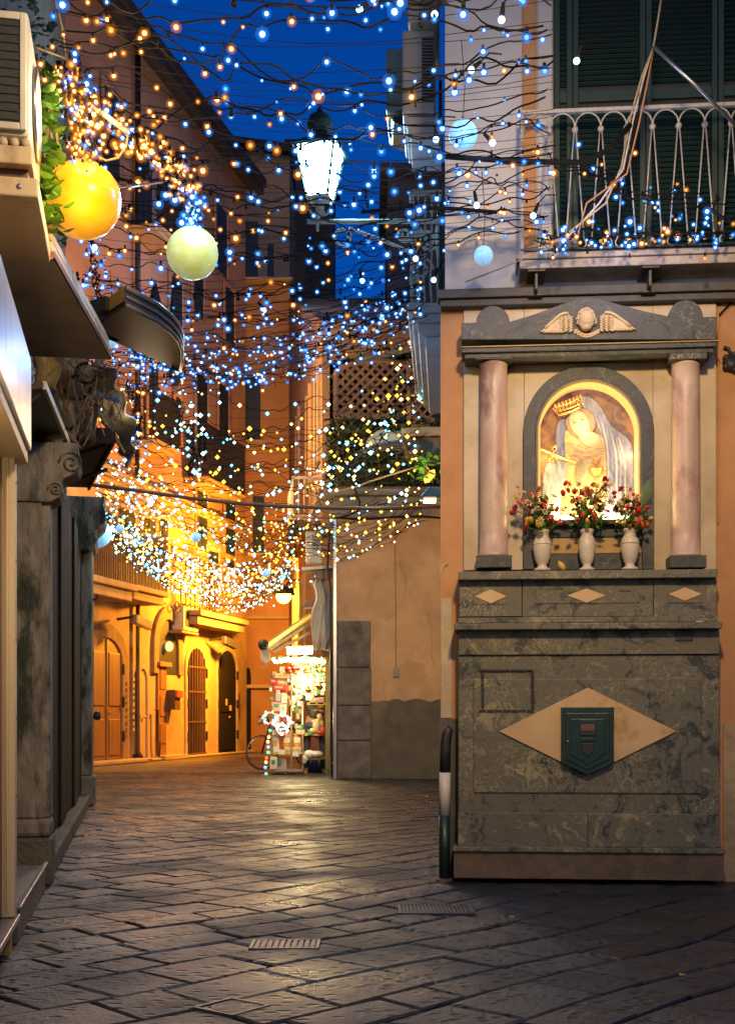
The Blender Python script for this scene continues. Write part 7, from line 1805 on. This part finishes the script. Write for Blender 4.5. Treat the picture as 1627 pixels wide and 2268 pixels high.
au = thing('air_conditioner', 'white air conditioner on a bracket at the corner of the tan wall', 'air conditioner', loc=at(693, 1250, 22.5))
g = MB(); g.prism([at(676, 1176, 22.3), at(712, 1178, 22.3), at(714, 1248, 22.3), at(676, 1246, 22.3)], (.0, .35, 0)); g.build('case', white_plastic, au, world=True, bevel=.03)
g = MB(); g.prism([at(690, 1185, 22.28), at(708, 1186, 22.28), at(708, 1222, 22.28), at(690, 1221, 22.28)], (0, .02, 0)); g.build('vent_panel', pk[6], au, world=True, bevel=.01)
for k in range(5): g = MB(); g.prism([at(691, 1188+6.5*k, 22.27), at(707, 1189+6.5*k, 22.27), at(707, 1190.5+6.5*k, 22.27), at(691, 1189.5+6.5*k, 22.27)], (0, .008, 0)); g.build('vent_slat', grille_dark, au, world=True)
MB().prism([at(668, 1256, 22.2), at(736, 1252, 22.2), at(736, 1258, 22.2), at(668, 1263, 22.2)], (0, .6, 0)).build('shelf', white_plastic, au, world=True)
MB().prism([at(692, 1264, 22.3), at(736, 1260, 22.3), at(736, 1282, 22.3), at(692, 1284, 22.3)], (0, .4, 0)).build('shutter_box', sheet_brown, au, world=True)
MB().tube([at(712, 1215, 22.3), at(728, 1222, 22.2), at(740, 1212, 22.1), at(742, 1180, 22.0)], .02, 5).build('hose', black_iron, au, world=True)
dh = thing('corner_dish', 'tilted pale panel and orange strip at the corner above the air conditioner', 'panel', loc=at(720, 1140, 22.2))
MB().bar(at(712, 1085, 22.1), at(690, 1172, 22.1), .06, .06).build('orange_strip', copper_pipe, dh, world=True)
MB().prism([at(724, 1175, 21.9), at(735, 1172, 21.9), at(748, 1200, 21.9), at(738, 1208, 21.9)], (0, .1, 0)).build('panel', grey_stone, dh, world=True)
# roller door guide beside the jamb
gd = thing('roller_door_guide', 'grey steel roller door guide with lock bars beside the stone jamb', 'door', loc=at(740, 1725, 21.9))
g = MB(); g.prism([at(733, 1440, 22.0), at(747, 1440, 22.0), at(747, 1727, 22.0), at(733, 1727, 22.0)], (0, .08, 0)); g.build('guide', sheet_dark, gd, world=True, bevel=.01)
for y in (1515, 1600, 1690): MB().tube([at(735, y, 21.95), at(741, y, 21.95), at(742, y+14, 21.95)], .025, 6).build('lock_bar', grey_metal, gd, world=True)

# ------------------------------------------------------------------ bicycle
bk = thing('bicycle', 'bicycle leaning behind the goods rack with its wheel showing', 'bicycle', loc=kp(240, 2060, 24.6), rz=rad(28))
def wheel(cx):
    g = MB(); g.tube([(cx+.33*math.cos(k*math.pi/16), 0, .33+.33*math.sin(k*math.pi/16)) for k in range(32)], .012, 6, closed=True); w = g.build('wheel', black_iron, bk, smooth=True)
    g = MB(); g.tube([(cx+.305*math.cos(k*math.pi/16), 0, .33+.305*math.sin(k*math.pi/16)) for k in range(32)], .010, 5, closed=True)
    for k in range(14): g.tube([(cx, 0, .33), (cx+.305*math.cos(k*math.pi/7), 0, .33+.305*math.sin(k*math.pi/7))], .0025, 3)
    g.build('rim', grey_metal, w)
wheel(-.1); wheel(.95)
fr = MB()
for a, b in (((-.1, 0, .33), (.06, 0, .86)), ((.06, 0, .80), (.62, 0, .78)), ((.06, 0, .74), (.48, 0, .30)), ((.48, 0, .30), (.66, 0, .86)), ((.48, 0, .30), (.95, 0, .33)), ((.62, 0, .76), (.95, 0, .33)), ((.06, 0, .86), (.02, 0, 1.0))): fr.tube([a, b], .018, 6)
fr.build('frame', sheet_dark, bk, smooth=True)
MB().tube([(-.08, -.25, 1.02), (.0, -.12, 1.03), (.02, 0, 1.0), (.0, .12, 1.03), (-.08, .25, 1.02)], .014, 6).build('handlebar', grey_metal, bk, smooth=True)
MB().ball((.68, 0, .90), (.13, .07, .035), 10, 6).build('saddle', black_iron, bk, smooth=True)
g = MB(); g.ball((-.14, 0, .92), (.05, .05, .05), 8, 6); g.build('headlamp', pk[5], bk, smooth=True)

# ------------------------------------------------------------------ vendor
pv_ = thing('person', 'person in dark jacket and jeans reaching up among the stall goods', 'person', loc=kp(750, 2115, KD+.42))
PO = Vector(pv_.location)
def skinned(name, m, joints, edges, parent, sub=2):
    me = bpy.data.meshes.new(name); me.from_pydata([j[0] for j in joints], edges, []); me.materials.append(m)
    o = link(me, name, parent)
    sk = o.modifiers.new('skin', 'SKIN'); sk.use_smooth_shade = True
    for k, j in enumerate(joints):
        me.skin_vertices[0].data[k].radius = (j[1], j[2] if len(j) > 2 else j[1])
    me.skin_vertices[0].data[0].use_root = True
    ss_ = o.modifiers.new('sub', 'SUBSURF'); ss_.levels = sub; ss_.render_levels = sub
    return o
skin_m = paint('skin', (.52, .30, .19))
J = [((0, 0, .98), .13, .10), ((0, .01, 1.18), .13, .09), ((0, .01, 1.40), .15, .09), ((0, 0, 1.52), .055, .05), ((0, -.02, 1.60), .055, .06), ((0, -.03, 1.70), .085, .095), ((0, -.02, 1.79), .06, .07),
     ((-.15, 0, .92), .075), ((-.17, -.03, .50), .05), ((-.17, .02, .09), .04), ((-.18, -.14, .04), .035, .025),
     ((.13, 0, .92), .075), ((.15, -.04, .50), .05), ((.16, .02, .09), .04), ((.18, -.14, .04), .035, .025),
     ((-.20, .0, 1.44), .055), ((-.38, -.14, 1.50), .042), ((-.42, -.20, 1.76), .032), ((-.42, -.21, 1.84), .024, .016),
     ((.21, .0, 1.42), .055), ((.27, -.08, 1.17), .042), ((.14, -.28, 1.20), .032), ((.08, -.33, 1.21), .024, .016)]
E = [(0, 1), (1, 2), (2, 3), (3, 4), (4, 5), (5, 6), (0, 7), (7, 8), (8, 9), (9, 10), (0, 11), (11, 12), (12, 13), (13, 14), (2, 15), (15, 16), (16, 17), (17, 18), (2, 19), (19, 20), (20, 21), (21, 22)]
skinned('body', skin_m, J, E, pv_)
def fingers(base, dirs):
    for k, (d, L) in enumerate(dirs):
        b = Vector(base); d = Vector(d).normalized(); skinned('finger', skin_m, [(b, .010), (b+d*L*.5+Vector((0, -.005, 0)), .009), (b+d*L+Vector((0, -.018, 0)), .007)], [(0, 1), (1, 2)], pv_, 1)
fingers((-.42, -.21, 1.87), [((-.30, 0, 1), .07), ((-.1, 0, 1), .085), ((.1, 0, 1), .08), ((.28, 0, 1), .065), ((.9, -.2, .4), .055)])
fingers((.06, -.35, 1.21), [((-1, -.3, .3), .07), ((-1, -.3, .1), .08), ((-1, -.3, -.1), .075), ((-1, -.3, -.3), .06), ((-.4, -.3, .9), .055)])
jacket = paint('dark_green_cloth', (.075, .065, .03)); jeans = paint('denim', (.06, .075, .13))
skinned('jacket', jacket, [((0, .01, 1.0), .165, .125), ((0, .01, 1.20), .165, .12), ((0, .01, 1.38), .18, .115), ((0, .0, 1.47), .10, .085), ((-.21, .0, 1.44), .08), ((-.38, -.14, 1.50), .062), ((-.41, -.185, 1.68), .05), ((.22, .0, 1.42), .08), ((.28, -.08, 1.17), .062), ((.17, -.25, 1.195), .05)], [(0, 1), (1, 2), (2, 3), (2, 4), (4, 5), (5, 6), (2, 7), (7, 8), (8, 9)], pv_)
skinned('jeans', jeans, [((0, 0, .98), .15, .12), ((-.15, 0, .90), .10), ((-.17, -.03, .50), .078), ((-.17, .02, .10), .068), ((.13, 0, .90), .10), ((.15, -.04, .50), .078), ((.16, .02, .10), .068)], [(0, 1), (1, 2), (2, 3), (0, 4), (4, 5), (5, 6)], pv_)
for x in (-.18, .18):
    g = MB(); g.ball((x, -.08, .045), (.05, .13, .05), 10, 7); g.build('shoe', pk[5], pv_, smooth=True)
g = MB(); g.ball((0, .0, 1.755), (.092, .10, .085), 12, 9); g.ball((0, .045, 1.69), (.085, .065, .09), 10, 8); g.build('hair', ink, pv_, smooth=True)
g = MB(); g.ball((0, -.125, 1.675), (.012, .02, .022), 8, 6)
for s in (-1, 1): g.ball((s*.09, -.02, 1.69), (.015, .022, .034), 8, 6)
g.build('nose_and_ears', skin_m, pv_, smooth=True)
for s in (-1, 1): MB().ball((s*.034, -.118, 1.71), (.012, .008, .007), 8, 5).build('eye', ink, pv_, smooth=True)
MB().ball((0, -.118, 1.635), (.025, .008, .006), 8, 5).build('mouth', lip_paint, pv_, smooth=True)
